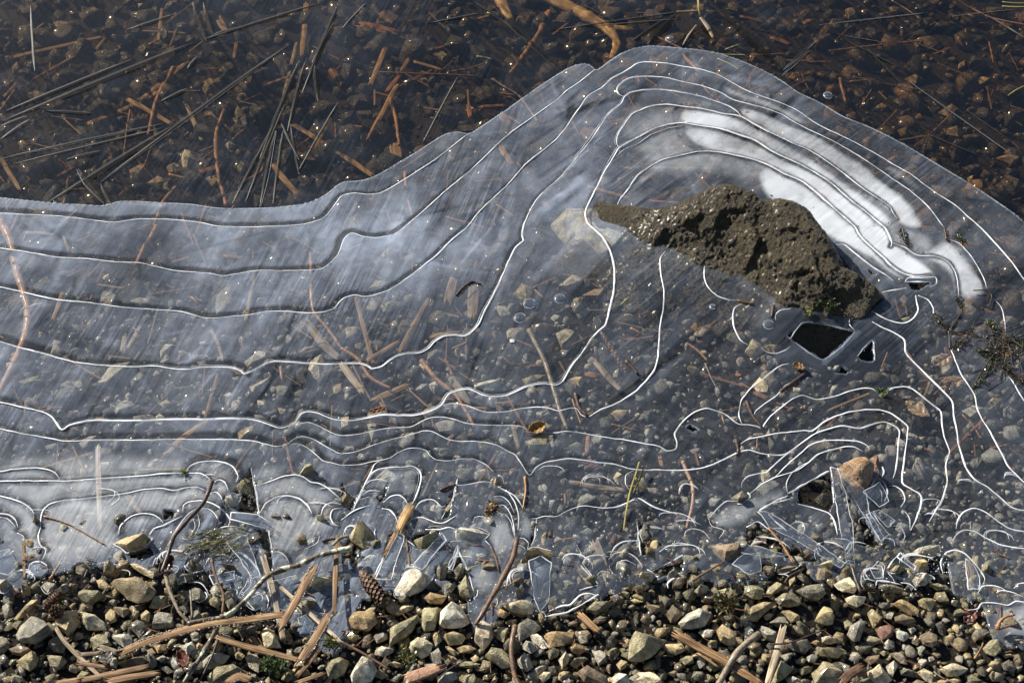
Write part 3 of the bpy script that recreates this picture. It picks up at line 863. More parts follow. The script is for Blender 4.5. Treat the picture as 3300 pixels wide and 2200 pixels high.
FROST = [("D 0,1050 250,1040 520,1060 560,1110 480,1180 380,1190 280,1230 230,1290 120,1310 40,1290 0,1200", 0.55, 14), ("D 585,1065 690,1080 770,1130 780,1200 700,1250 630,1290 600,1180", 0.55, 10), ("D 1420,300 1520,235 1700,260 1900,350 2050,480 2150,600 2120,660 2000,620 1900,540 1790,440 1650,400 1500,400", 0.50, 16), ("D 1620,270 1800,330 1950,440 2060,560 2000,600 1880,500 1780,430 1700,380", 0.60, 12)] + [  # frosted patches (zoom polygon, strength, soft cells)
    ("T20 0,760 300,800 560,920 800,1060 1000,1190 1200,1340 1400,1500 1440,1568 1330,1500 1100,1320 900,1180 700,1070 520,960 380,900 200,870 0,835", 0.95, 1),
    ("T20 380,740 560,800 760,890 900,930 1080,1050 1240,1150 1350,1260 1480,1350 1560,1430 1640,1568 1500,1530 1400,1400 1200,1270 1000,1100 800,1000 640,920 480,830", 0.9, 1),
    ("T20 0,890 150,900 400,950 560,1030 760,1130 960,1240 1150,1390 1330,1568 1200,1568 1060,1450 900,1300 760,1200 560,1110 420,1060 250,1030 100,980", 0.95, 1),
    ("T20 560,1150 700,1220 850,1290 960,1400 1100,1530 1150,1568 940,1568 850,1430 740,1370 620,1370 580,1300 540,1220", 0.95, 2),
    ("T20 260,580 420,650 600,700 760,780 880,860 800,850 640,760 480,700 300,640", 0.65, 2), ("T20 1370,1150 1440,1130 1600,1250 1720,1360 1560,1280", 0.45, 2),
    ("T20 -50,645 150,680 330,740 380,790 200,760 -50,730", 0.35, 3),
    ("T21 930,0 1370,0 1450,130 1600,230 1720,330 1500,330 1300,190 1080,80", 0.95, 1), ("T21 1640,200 1780,230 1880,330 1900,470 1980,480 2080,410 1990,310 1880,160 1820,90 1750,150", 0.75, 3),
    ("T21 1740,340 1880,440 1890,500 1800,430", 0.6, 3), ("T21 1460,0 1600,0 1750,110 1720,190 1600,160", 0.55, 5),
    ("T10 2000,850 2150,760 2350,760 2350,840 2150,870 1980,960", 0.45, 4), ("T10 1950,1080 2100,980 2350,890 2350,1060 2150,1120 2000,1300 1920,1250", 0.30, 6),
    ("T02 300,350 1250,300 1200,420 800,480 700,700 400,650", 0.60, 10), ("T02 0,200 900,190 800,260 300,320 0,270", 0.52, 8), ("T02 0,20 1000,20 1100,120 0,150", 0.34, 8),
    ("T02 1760,110 2100,180 2300,300 2150,560 1900,780 1840,520 1790,400", 0.42, 6), ("T12 1020,430 1180,440 1200,640 1050,720 1000,600", 0.55, 4), ("T12 1230,410 1330,420 1310,600 1220,560", 0.6, 3),
    ("T12 250,520 340,500 300,640 240,640", 0.6, 4), ("T12 860,760 1060,770 1050,960 925,960", 0.55, 4), ("T12 1290,700 1440,740 1430,860 1290,850", 0.5, 5), ("T12 300,100 520,100 500,300 330,290", 0.3, 6),
    ("T12 300,700 420,580 380,740 240,860", 0.45, 3), ("T12 480,740 680,560 640,660 520,790", 0.4, 4),
    ("T22 185,440 250,370 400,320 700,225 780,265 520,390 440,460 280,520 200,490", 0.58, 4), ("T22 2100,1040 2500,1020 2500,1300 2200,1220", 0.6, 6), ("T22 1790,720 1950,720 1930,900 1850,890", 0.45, 5), ("T22 320,700 420,680 520,800 400,840", 0.5, 4),
    ("T12 1330,160 1400,160 1410,700 1330,640", 0.30, 3), ("D 1290,480 1400,470 1480,560 1420,640 1330,580", 0.16, 6),
]
MILK = [(100, 500, .32), (400, 500, .30), (700, 480, .28), (300, 570, .22), (600, 560, .24), (900, 420, .26), (150, 680, .20), (500, 680, .19), (850, 600, .24), (1000, 480, .24), (1100, 360, .24),
        (1250, 240, .22), (1150, 600, .24), (1300, 420, .22), (1000, 720, .17), (300, 800, .16), (700, 780, .14), (1000, 850, .12), (1300, 650, .15), (1250, 800, .10), (1400, 900, .09), (1600, 800, .09),
        (1500, 650, .08), (1700, 900, .09), (300, 880, .12), (600, 900, .11), (900, 950, .10), (200, 1020, .17), (600, 1030, .14), (1000, 1000, .10), (1400, 1000, .08), (1300, 1080, .09), (100, 1120, .22),
        (400, 1130, .24), (250, 1230, .24), (700, 1120, .2), (700, 1220, .2), (900, 1130, .17), (1000, 1250, .17), (1100, 1080, .12), (1400, 1150, .10), (1350, 1250, .11), (1600, 1150, .08), (1700, 1050, .09),
        (1900, 950, .10), (2000, 850, .13), (2100, 700, .15), (2150, 900, .12), (2250, 1000, .11), (2000, 1150, .09), (2200, 1150, .09), (2300, 1350, .14), (1500, 150, .17), (1700, 180, .17), (1900, 300, .16),
        (2100, 420, .15), (2280, 540, .15), (2300, 700, .12), (1400, 300, .2), (1500, 400, .12)]


def to_D(x, y, z):
    dx, dy, dz = x - CAM.x, y - CAM.y, z - CAM.z
    dep = dy * _cp - dz * _sp
    u = dx / dep
    v = (dy * _sp + dz * _cp) / dep
    return (u / _k + 0.5) * 2352, (0.5 - v / (_k * 682 / 1024)) * 1568


# ---------------------------------------------------------------- ice shelf sheet
CELL = 0.0021
gx = np.arange(-0.86, 0.86, CELL)
gy = np.arange(-0.42, 0.60, CELL)
X, Y = np.meshgrid(gx, gy)
ridge_paths = [(smooth_path(parse(s), 0.004), w) for s, w in RIDGES]
lrng = np.random.default_rng(88)
loop_paths = []
for _ in range(46):
    lx = lrng.uniform(40, 2320)
    ly = lrng.choice([lrng.uniform(1180, 1330), lrng.uniform(1070, 1330)]) + (40 if 500 < lx < 1250 else 0)
    c_ = at('D', lx, ly, 0.0)
    rad, th0, span, sq = lrng.uniform(0.005, 0.015), lrng.normal(math.pi / 2, 0.5), lrng.uniform(1.6, 3.4), lrng.uniform(0.6, 1.0)
    for q_ in range(lrng.integers(1, 4)):
        th = np.linspace(th0 - span / 2, th0 + span / 2, 12)
        rr_ = rad * (1 + 0.32 * q_) * (1 + 0.10 * np.sin(th * 3 + q_))
        loop_paths.append((smooth_path(np.stack([c_[0] + np.cos(th) * rr_, c_[1] + np.sin(th) * rr_ * sq - 0.003 * q_, 0 * th], -1), 0.003), lrng.uniform(0.35, 0.75)))
edge_path = smooth_path(parse(EDGE), 0.004)
shore_path = smooth_path(parse(SHORE), 0.004)
_w = fnoise(shore_path, 60, 5, 3)
shore_path = shore_path + np.stack([0 * _w, _w * 0.010 + 0.004 * vnoise(shore_path, 220, 6), 0 * _w], -1)
outline = np.vstack([edge_path[:, :2], shore_path[::-1, :2]])
hole_polys = []
for s in HOLES:
    hp = parse(s)[:, :2]
    d = np.vstack([hp, hp[:1]])
    dens = []
    for a, b in zip(d[:-1], d[1:]):
        n = max(2, int(np.linalg.norm(b - a) / 0.004))
        dens.append(a + np.linspace(0, 1, n, endpoint=False)[:, None] * (b - a))
    dens = np.vstack(dens)
    d3 = np.concatenate([dens, 0 * dens[:, :1]], 1)
    hole_polys.append(dens + 0.0016 * np.stack([fnoise(d3, 120, 7, 3), fnoise(d3, 120, 19, 3)], -1))


def snap(poly):
    q0 = poly
    q1 = np.roll(poly, -1, axis=0)
    for a, b in zip(q0, q1):
        lo, hi = np.minimum(a, b) - CELL, np.maximum(a, b) + CELL
        i0, i1 = np.searchsorted(gx, lo[0]), np.searchsorted(gx, hi[0])
        j0, j1 = np.searchsorted(gy, lo[1]), np.searchsorted(gy, hi[1])
        if i1 <= i0 or j1 <= j0:
            continue
        px, py = X[j0:j1, i0:i1], Y[j0:j1, i0:i1]
        ab = b - a
        t = np.clip(((px - a[0]) * ab[0] + (py - a[1]) * ab[1]) / (ab @ ab + 1e-15), 0, 1)
        qx, qy = a[0] + t * ab[0], a[1] + t * ab[1]
        near = np.hypot(px - qx, py - qy) < CELL * 0.5
        px[near] = qx[near]
        py[near] = qy[near]


snap(outline)
for hp in hole_polys:
    snap(hp)

dist_up = np.full(X.shape, 9.0)       # distance to the nearest ridge on its lake side
dist_any = np.full(X.shape, 9.0)
W = 0.022
for path, wf in ridge_paths:
    for a, b in zip(path[:-1:2], path[2::2]):
        a, b = a[:2], b[:2]
        lo, hi = np.minimum(a, b) - W, np.maximum(a, b) + W
        i0, i1 = np.searchsorted(gx, lo[0]), np.searchsorted(gx, hi[0])
        j0, j1 = np.searchsorted(gy, lo[1]), np.searchsorted(gy, hi[1])
        if i1 <= i0 or j1 <= j0:
            continue
        px, py = X[j0:j1, i0:i1], Y[j0:j1, i0:i1]
        ab = b - a
        t = np.clip(((px - a[0]) * ab[0] + (py - a[1]) * ab[1]) / (ab @ ab + 1e-15), 0, 1)
        ex, ey = px - a[0] - t * ab[0], py - a[1] - t * ab[1]
        d = np.hypot(ex, ey)
        nx_, ny_ = -ab[1], ab[0]
        if ny_ < 0 or (abs(ny_) < 0.25 * abs(nx_) and nx_ > 0):
            nx_, ny_ = -nx_, -ny_
        up = (ex * nx_ + ey * ny_) > 0
        dd = np.where(up, d / (0.55 + 0.45 * min(wf, 1.2)), 9.0)
        np.minimum(dist_up[j0:j1, i0:i1], dd, out=dist_up[j0:j1, i0:i1])
        np.minimum(dist_any[j0:j1, i0:i1], d, out=dist_any[j0:j1, i0:i1])

DX, DY = to_D(X, Y, 0 * X)
num, den = 0.0, 1e-9
for mx_, my_, mv in MILK:
    g = np.exp(-((DX - mx_) ** 2 + (DY - my_) ** 2) / (2 * 105.0 ** 2)) + 1e-7 / (1 + ((DX - mx_) ** 2 + (DY - my_) ** 2) / 1e5)
    num = num + g * mv
    den = den + g
milk = 0.80 * num / den
_P = np.stack([X.ravel(), Y.ravel(), 0 * X.ravel()], -1)
nA = fnoise(_P, 30, 21, 3).reshape(X.shape)
nB = fnoise(_P, 9, 33, 3).reshape(X.shape)


def sstep(a, b, x):
    t = np.clip((x - a) / (b - a), 0, 1)
    return t * t * (3 - 2 * t)


band_w = 0.0092 * (1 + 0.35 * nB) * np.clip(0.55 + (1200 - DX) / 2000.0, 0.38, 1.0) * np.clip(1.3 - np.abs(DY - 820) / 900.0, 0.5, 1.0)
band = (1 - sstep(band_w * 0.75, band_w * 1.1, dist_up)) * np.clip(1.0 - (DX - 1100) / 900.0, 0.35, 1.0) * np.clip(1.0 + 0.5 * nB, 0.3, 1.0)
milk = milk * (1 - 0.74 * band) * (1 + 0.25 * nB)
# veil is thickest right on the shore side of each ridge and along the outer rim
below = np.where(dist_up > dist_any + 0.001, np.exp(-dist_any / 0.008), 0)
milk = milk * (1 + 0.35 * below)
# long crystal streaks frozen into the sheet: clearer and milkier strokes, running with the local grain
stroke = np.zeros(X.shape)
srng = np.random.default_rng(404)
for _ in range(900):
    sx, sy = srng.uniform(-0.8, 0.8), srng.uniform(-0.36, 0.5)
    dxs, dys = to_D(sx, sy, 0.0)
    ang = 68 if dxs < 1250 else 62 if dys > 1000 and dxs < 1550 else 40
    if srng.random() < 0.2:
        ang = srng.uniform(0, 180)
    ang = math.radians(ang + srng.normal(0, 7))
    d_ = np.array((math.cos(ang), math.sin(ang) * 1.25))
    d_ /= np.linalg.norm(d_)
    L_, w_ = srng.uniform(0.02, 0.10), srng.choice([0.0016, 0.0025, 0.005, 0.010], p=[.4, .3, .2, .1])
    lo, hi = np.array((sx, sy)) - L_ - 0.01, np.array((sx, sy)) + L_ + 0.01
    i0, i1 = np.searchsorted(gx, lo[0]), np.searchsorted(gx, hi[0])
    j0, j1 = np.searchsorted(gy, lo[1]), np.searchsorted(gy, hi[1])
    if i1 <= i0 or j1 <= j0:
        continue
    qx, qy = X[j0:j1, i0:i1] - sx, Y[j0:j1, i0:i1] - sy
    al, ac = qx * d_[0] + qy * d_[1], np.abs(qx * d_[1] - qy * d_[0])
    sgn = srng.choice((-0.6, 0.55, 0.9), p=(.5, .3, .2)) * (0.6 if dxs < 1000 and dys < 800 else 1.0)
    stroke[j0:j1, i0:i1] += sgn * np.clip(1 - np.abs(al) / L_, 0, 1) ** 0.6 * np.clip(1.6 - ac / w_, 0, 1)
patch = fnoise(_P, 6.5, 91, 3).reshape(X.shape)
dark_zone = sstep(1050, 1350, DX) * sstep(560, 700, DY) * (1 - sstep(1180, 1300, DY))
milk = milk * np.clip(1 + 0.75 * stroke, 0.12, 2.6) * (1 - 0.30 * dark_zone) * (1 - 0.15 * sstep(1300, 1900, DX)) * np.clip(1 + 0.45 * patch, 0.4, 1.7)


def blur(A, n):
    for _ in range(n):
        A = (A + np.roll(A, 1, 0) + np.roll(A, -1, 0) + np.roll(A, 1, 1) + np.roll(A, -1, 1)) / 5
    return A


frost = np.zeros(X.shape)
crispy = np.zeros(X.shape)
for s, v, soft in FROST:
    poly = parse(s)[:, :2]
    m_ = inside_poly(X, Y, poly).astype(float) * v
    if v > 0.72:
        m_ = (blur(m_ / v, 12) > 0.16).astype(float) * v
        crispy = np.maximum(crispy, (blur(m_ / v, 20) > 0.03).astype(float))
    frost = np.maximum(frost, blur(m_, soft * 4 if v <= 0.72 else 6 + soft * 3))
frost = frost * np.where(crispy > 0, np.clip(0.86 + 0.16 * nB + 0.10 * nA, 0.45, 1.0), 1.0)
gate = sstep(0.0022, 0.0052, dist_any + 0.0014 * nA)
frost = frost * np.where(frost > 0.6, 0.25 + 0.75 * gate, 0.45 + 0.55 * gate)
relief = 0.0007 * nB + 0.0005 * nA + 0.0005 * np.exp(-(dist_any / 0.0035) ** 2) - 0.0003 * band

ny, nx = X.shape
F = grid_faces(ny, nx)
cx = X.ravel()[F].mean(1)
cy = Y.ravel()[F].mean(1)
keep = inside_poly(cx, cy, outline)
hole_mask = np.zeros(len(cx), bool)
for hp in hole_polys:
    lo, hi = hp.min(0), hp.max(0)
    c = np.where((cx > lo[0]) & (cx < hi[0]) & (cy > lo[1]) & (cy < hi[1]))[0]
    hole_mask[c[inside_poly(cx[c], cy[c], hp)]] = True
keep &= ~hole_mask
F = F[keep]
# soft rolled lip along the outer rim
_ed = np.full(X.shape, 9.0)
for a in edge_path[::2]:
    i0, i1 = np.searchsorted(gx, a[0] - 0.02), np.searchsorted(gx, a[0] + 0.02)
    j0, j1 = np.searchsorted(gy, a[1] - 0.02), np.searchsorted(gy, a[1] + 0.02)
    if i1 > i0 and j1 > j0:
        np.minimum(_ed[j0:j1, i0:i1], np.hypot(X[j0:j1, i0:i1] - a[0], Y[j0:j1, i0:i1] - a[1]), out=_ed[j0:j1, i0:i1])
relief = relief - 0.0025 * np.exp(-_ed / 0.004)
milk = milk * (0.35 + 0.65 * sstep(0.0, 0.006, _ed))
Vz = relief
V = np.stack([X, Y, Vz], -1).reshape(-1, 3)
used = np.zeros(len(V), bool)
used[F.ravel()] = True
remap = np.cumsum(used) - 1
V2 = V[used]
F2 = remap[F]
attr = np.stack([milk, frost, crispy, np.ones(X.shape)], -1).reshape(-1, 4)[used]
# give the sheet its thickness: a skirt below every free edge
E = np.concatenate([F2[:, [0, 1]], F2[:, [1, 2]], F2[:, [2, 3]], F2[:, [3, 0]]])
Es = np.sort(E, 1).astype(np.int64)
key = Es[:, 0] * len(V2) + Es[:, 1]
uq, idx, cnt = np.unique(key, return_index=True, return_counts=True)
be = E[idx[cnt == 1]]
bv, inv = np.unique(be.ravel(), return_inverse=True)
low = V2[bv] - np.array((0, 0, 0.0028))
binv = inv.reshape(-1, 2) + len(V2)
skirt = np.stack([be[:, 1], be[:, 0], binv[:, 0], binv[:, 1]], -1)
V3 = np.vstack([V2, low])
at2 = attr[bv].copy()
at2[:, 0] = 0.30
attr[bv, 0] = np.maximum(attr[bv, 0], 0.12)
attr = np.vstack([attr, at2])
F3 = np.vstack([F2, skirt])
me = mesh_from('ice_sheet', V3, F3)
ca = me.attributes.new('ice', 'FLOAT_COLOR', 'POINT')
ca.data.foreach_set('color', attr.astype(np.float32).ravel())
ice_shelf = empty('ice_shelf')
tag(ice_shelf, 'milky terraced ice shelf with white contour ridges spreading from the shore around the rock', 'ice')
link('ice_sheet', me, MAT['ice_shelf'], ice_shelf)

for path, w in ridge_paths + loop_paths:
    P = path.copy()
    P[:, :2] += np.stack([vnoise(path, 140, 3), vnoise(path, 140, 8)], -1) * 0.00035
    P[:, 2] = 0.0008
    n = len(P)
    t = np.linspace(0, 1, n)
    taper = np.clip(np.minimum(t, 1 - t) * n / 4.0, 0.35, 1)
    r = 0.00082 * w * taper * np.clip(1 + 0.42 * vnoise(path, 13, 4) + 0.25 * vnoise(path, 60, 14) + 0.20 * vnoise(path, 210, 9), 0.3, 1.9)
    link('frost_ridge', tube_mesh('frost_ridge', P, r, 6, 0.55), MAT['frost'] if w > 0.75 else MAT['frost_thin'], ice_shelf)
    if w >= 1.15 and n > 30:      # the faint glassy companion line beside a ridge
        T = np.gradient(P[:, :2], axis=0)
        T /= np.linalg.norm(T, axis=1)[:, None] + 1e-9
        off = 0.0024 * (1 + 0.4 * vnoise(path, 20, 6))
        Q = P.copy()
        Q[:, 0] += T[:, 1] * off
        Q[:, 1] -= T[:, 0] * off
        link('ice_groove', tube_mesh('ice_groove', Q[2:-2], 0.00042 * taper[2:-2] * np.clip(0.5 + 1.6 * vnoise(path, 9, 12)[2:-2], 0.05, 1.5), 5, 0.5), MAT['frost_edge'], ice_shelf)
for s in BROKEN:
    P = smooth_path(parse(s, 0.0006), 0.004)
    hole_rim = s.startswith('T21')
    r = (0.0005 if hole_rim else 0.00065) * np.clip(1 + 1.2 * vnoise(P, 70, 5), 0.1, 2)
    P[:, :2] += np.stack([vnoise(P, 160, 13), vnoise(P, 160, 18)], -1) * 0.0006
    link('broken_edge', tube_mesh('broken_edge', P, r, 5, 0.7), MAT['frost_edge' if hole_rim else 'frost_thin'], ice_shelf)
P = edge_path.copy()
P[:, 2] = -0.0022
link('outer_rim', tube_mesh('outer_rim', P[::2], 0.0008 * (1 + 0.3 * vnoise(P[::2], 40, 2)), 5, 0.6), MAT['frost_edge'], ice_shelf)

# ---------------------------------------------------------------- clear lake ice beyond the shelf
gx2 = stretched(-30, 30, -0.95, 0.95, 0.006)
gy2 = stretched(0.02, 40, 0.03, 0.75, 0.006)
X2, Y2 = np.meshgrid(gx2, gy2)
F = grid_faces(*X2.shape)
P2 = np.stack([X2.ravel(), Y2.ravel(), 0 * X2.ravel()], -1)
n5, n9 = fnoise(P2, 5, 41, 3), fnoise(P2, 22, 43, 3)
mk = np.clip(0.014 + 0.014 * n5 + 0.012 * n9 - 0.02 * sstep(0.15, 0.6, X2.ravel()), 0.006, 0.1)
cx, cy = X2.ravel()[F].mean(1), Y2.ravel()[F].mean(1)
inner = outline.copy()
keep = ~inside_poly(cx, cy, inner) | (inside_poly(cx, cy + 0.016, inner) & ~inside_poly(cx, cy + 0.014, inner))
edge_y = np.interp(cx, edge_path[:, 0], edge_path[:, 1])
keep &= cy > edge_y - 0.02
F = F[keep]
V = np.stack([X2.ravel(), Y2.ravel(), -0.0030 + 0.0003 * n9], -1)
used = np.zeros(len(V), bool)
used[F.ravel()] = True
remap = np.cumsum(used) - 1
me = mesh_from('clear_sheet', V[used], remap[F])
ca = me.attributes.new('ice', 'FLOAT_COLOR', 'POINT')
ca.data.foreach_set('color', np.stack([mk, mk * 0, mk * 0 + 1, mk * 0 + 1], -1)[used].astype(np.float32).ravel())
clear_ice = empty('clear_ice', (0, 0.4, 0))
tag(clear_ice, 'thin transparent dark lake ice with needle crystals beyond the milky shelf', 'ice')
o = link('clear_sheet', me, MAT['ice_clear'], clear_ice)
o.matrix_parent_inverse = Matrix.Translation((0, -0.4, 0))

NEEDLES = [  # long crystal blades frozen in the clear ice: x0,y0,x1,y1,width in zoom pixels
    ("T00", 0, 840, 1340, 290, 60), ("T00", 0, 780, 880, 420, 40), ("T00", 1340, 290, 2200, 20, 34), ("T00", 0, 960, 210, 820, 40), ("T00", 0, 870, 190, 800, 40), ("T00", 0, 1090, 1130, 850, 34),
    ("T00", 0, 1150, 1130, 880, 26), ("T00", 290, 1420, 1200, 860, 60), ("T00", 690, 1250, 1980, 310, 46), ("T00", 540, 1160, 720, 1400, 80), ("T00", 690, 1260, 790, 1450, 34),
    ("T00", 450, 1100, 700, 1040, 50), ("T00", 300, 760, 640, 780, 30), ("T00", 860, 210, 1200, 100, 40), ("T00", 1330, 20, 1420, 280, 60),
    ("T00", 1400, 20, 1470, 250, 44), ("T00", 1460, 240, 1640, 190, 40), ("T00", 210, 40, 240, 490, 22), ("T00", 1790, 1090, 2060, 420, 44),
    ("T00", 1600, 1400, 1890, 860, 40), ("T00", 1690, 1390, 1960, 720, 34), ("T00", 1790, 1420, 1900, 900, 40), ("T00", 1980, 900, 2100, 430, 40), ("T00", 2000, 860, 2060, 1200, 26), ("T00", 2150, 430, 2300, 160, 50), ("T00", 2080, 640, 2330, 30, 44),
    ("T00", 2190, 700, 2170, 450, 46), ("T00", 1880, 1400, 1950, 900, 30), ("T00", 1940, 850, 2060, 1100, 24), ("T00", 2040, 1200, 2330, 700, 22), ("T00", 1100, 700, 1290, 610, 34), ("T00", 1290, 470, 1360, 390, 36),
    ("T10", 550, 1000, 800, 530, 14), ("T10", 0, 200, 170, 20, 20), ("T10", 600, 160, 960, 90, 26), ("T10", 1020, 20, 1520, 480, 26), ("T10", 1090, 120, 1500, 500, 18), ("T10", 1430, 210, 2340, 80, 26),
    ("T10", 1700, 180, 2340, 130, 20), ("T10", 2110, 300, 2300, 100, 70), ("T10", 1990, 290, 2250, 120, 40), ("T10", 1640, 20, 1900, 160, 24), ("T10", 900, 0, 1180, 200, 22),
    ("T20", 240, 70, 690, 470, 56), ("T20", 690, 480, 920, 280, 26), ("T20", 680, 520, 870, 350, 24), ("T20", 940, 170, 1660, 90, 14), ("T20", 1070, 250, 1500, 470, 18), ("T20", 1020, 230, 1420, 300, 14),
    ("T20", 1240, 300, 1560, 640, 14), ("T20", 1300, 560, 1760, 640, 12), ("T20", 1560, 560, 2260, 1060, 14), ("T20", 1870, 700, 2240, 960, 12), ("T20", 1580, 880, 2060, 1080, 14), ("T20", 1700, 130, 2330, 60, 12),
]


def blade_mesh(name, a, b, w, h):
    """A long flat crystal: pointed at both ends, roof-shaped across."""
    d = b - a
    L = np.linalg.norm(d)
    d /= L
    s = np.array((d[1], -d[0], 0))
    rows = []
    ts = np.linspace(0, 1, 9)
    jit = rng.normal(0, 0.10, (9, 2))
    for i, t in enumerate(ts):
        ww = w * (0.12 + 0.88 * min(1, t / 0.35, (1 - t) / 0.18)) / 2
        c = a + d * L * t
        rows += [c - s * ww * (1 + jit[i, 0]), c - s * ww * 0.1 + np.array((0, 0, h)), c + s * ww * (1 + jit[i, 1]), c - np.array((0, 0, h * 0.5))]
    F = []
    for i in range(8):
        for k in range(4):
            F.append([i * 4 + k, i * 4 + (k + 1) % 4, i * 4 + 4 + (k + 1) % 4, i * 4 + 4 + k])
    F += [[3, 2, 1, 0], [32, 33, 34, 35]]
    return mesh_from(name, rows, F, smooth=False)


for t, x0, y0, x1, y1, w in NEEDLES:
    a, b = at(t, x0, y0, -0.0022), at(t, x1, y1, -0.0022)
    o = link('ice_needle', blade_mesh('ice_needle', a, b, w * 0.95 * mper(t, a), 0.0006), MAT['ice_needle'], clear_ice)
    o.matrix_parent_inverse = Matrix.Translation((0, -0.4, 0))
    # bright hairline along the crystal's rim
    d = (b - a)[:2] / np.linalg.norm(b - a)
    s = np.array((d[1], -d[0], 0)) * w * mper(t, a) * 0.42
    if d[1] * s[0] < 0:
        pass
    if rng.random() > 0.22:
        continue
    Q = smooth_path([a + s * 0.4, a * 0.6 + b * 0.4 + s, b + s * 0.15], 0.02)
    o = link('needle_rim', tube_mesh('needle_rim', Q + np.array((0, 0, 0.0006)), 0.00020, 4), MAT['frost_edge'], clear_ice)
    o.matrix_parent_inverse = Matrix.Translation((0, -0.4, 0))


# ---------------------------------------------------------------- hull stones
def hull_mesh(name, pts, bevel, sub, amp, seed):
    bm = bmesh.new()
    for p in pts:
        bm.verts.new(p)
    r = bmesh.ops.convex_hull(bm, input=bm.verts)
    junk = [e for e in r['geom_interior'] if isinstance(e, bmesh.types.BMVert)] + [e for e in r['geom_unused'] if isinstance(e, bmesh.types.BMVert)]
    if junk:
        bmesh.ops.delete(bm, geom=list(set(junk)), context='VERTS')
    bmesh.ops.dissolve_limit(bm, angle_limit=math.radians(14), verts=bm.verts, edges=bm.edges)
    if bevel > 0:
        bmesh.ops.bevel(bm, geom=list(bm.edges), offset=bevel, segments=2 if sub else 1, profile=0.6, affect='EDGES', clamp_overlap=True)
    bmesh.ops.triangulate(bm, faces=bm.faces)
    for _ in range(sub):
        bmesh.ops.subdivide_edges(bm, edges=[e for e in bm.edges if e.calc_length() > bevel * 1.2], cuts=1, use_grid_fill=False)
        bmesh.ops.triangulate(bm, faces=bm.faces)
    me = bpy.data.meshes.new(name)
    bm.to_mesh(me)
    bm.free()
    n = len(me.vertices)
    co = np.empty(n * 3, np.float32)
    me.vertices.foreach_get('co', co)
    co = co.reshape(-1, 3).astype(float)
    if amp:
        size = np.ptp(co, axis=0).max()
        c = co.mean(0)
        d = co - c
        d /= np.linalg.norm(d, axis=1)[:, None] + 1e-9
        co = co + d * (amp * size * fnoise(co + seed * 3.7, 3.2 / size, seed, 3))[:, None]
        me.vertices.foreach_set('co', co.astype(np.float32).ravel())
    me.polygons.foreach_set('use_smooth', np.ones(len(me.polygons), bool))
    me.set_sharp_from_angle(angle=math.radians(24))
    me.update()
    return me


def stone_points(out2, h, z0, r):
    """Points of an angular stone whose outline (relative to its centre) is out2."""
    pts = []
    tilt = np.array((r.uniform(-0.4, 0.4), r.uniform(-0.4, 0.4)))
    pts.append((r.uniform(-0.3, 0.3) * np.abs(out2[:, 0]).max(), r.uniform(-0.3, 0.3) * np.abs(out2[:, 1]).max(), z0 + h))
    ext = np.abs(out2).max()
    for x, y in out2:
        pts.append((x, y, z0 + h * (0.42 + r.uniform(-0.12, 0.12))))
        k = r.uniform(0.72, 0.9)
        pts.append((x * k, y * k, z0 + h * 0.02))
        if r.random() < 0.35:
            continue
        k = r.uniform(0.42, 0.92)
        pts.append((x * k, y * k, z0 + h * np.clip(0.86 + (tilt @ np.array((x, y))) / ext * 1.0 + r.uniform(-0.16, 0.16), 0.42, 1.08)))
    return pts


# ---------------------------------------------------------------- gravel carpet (nobody could count it)
protos = []
for s in range(26):
    r = random.Random(100 + s)
    k = r.randint(5, 7)
    ang = np.sort(np.array([2 * math.pi * (i + r.uniform(-0.3, 0.3)) / k for i in range(k)]))
    asp = r.uniform(0.55, 0.95)
    out2 = np.stack([np.cos(ang) * 0.5, np.sin(ang) * asp * 0.5], -1) * np.array([[r.uniform(0.72, 1.15)] for _ in range(k)])
    me = hull_mesh('proto', stone_points(out2, r.uniform(0.26, 0.52), -0.15, r), 0.02, 0, 0.05, s)
    n, f = len(me.vertices), len(me.polygons)
    co = np.empty(n * 3, np.float32)
    me.vertices.foreach_get('co', co)
    fi = np.empty(f * 3, np.int32)
    me.loops.foreach_get('vertex_index', fi)
    protos.append((co.reshape(-1, 3), fi.reshape(-1, 3)))
    bpy.data.meshes.remove(me)


def gravel(name, pts, sizes, cols, zl, mat):
    VV, FF, CC = [], [], []
    base = 0
    for i in range(len(pts)):
        co, fi = protos[rng.integers(len(protos))]
        a = rng.uniform(0, 2 * math.pi)
        tx, ty = rng.normal(0, 0.22, 2)
        ca_, sa_ = math.cos(a), math.sin(a)
        R = np.array(((ca_, -sa_, 0), (sa_, ca_, 0), (tx, ty, 1)))
        v = (co @ R.T) * sizes[i]
        z = pts[i, 2]
        top = v[:, 2].max() + z
        if top > zl[i]:
            z -= top - zl[i]
        v = v + (pts[i, 0], pts[i, 1], z)
        VV.append(v)
        FF.append(fi + base)
        CC.append(np.broadcast_to(cols[i], (len(v), 4)))
        base += len(v)
    me = mesh_from(name, np.vstack(VV), np.vstack(FF))
    ca = me.attributes.new('tint', 'FLOAT_COLOR', 'POINT')
    ca.data.foreach_set('color', np.vstack(CC).astype(np.float32).ravel())
    return link(name, me, mat)

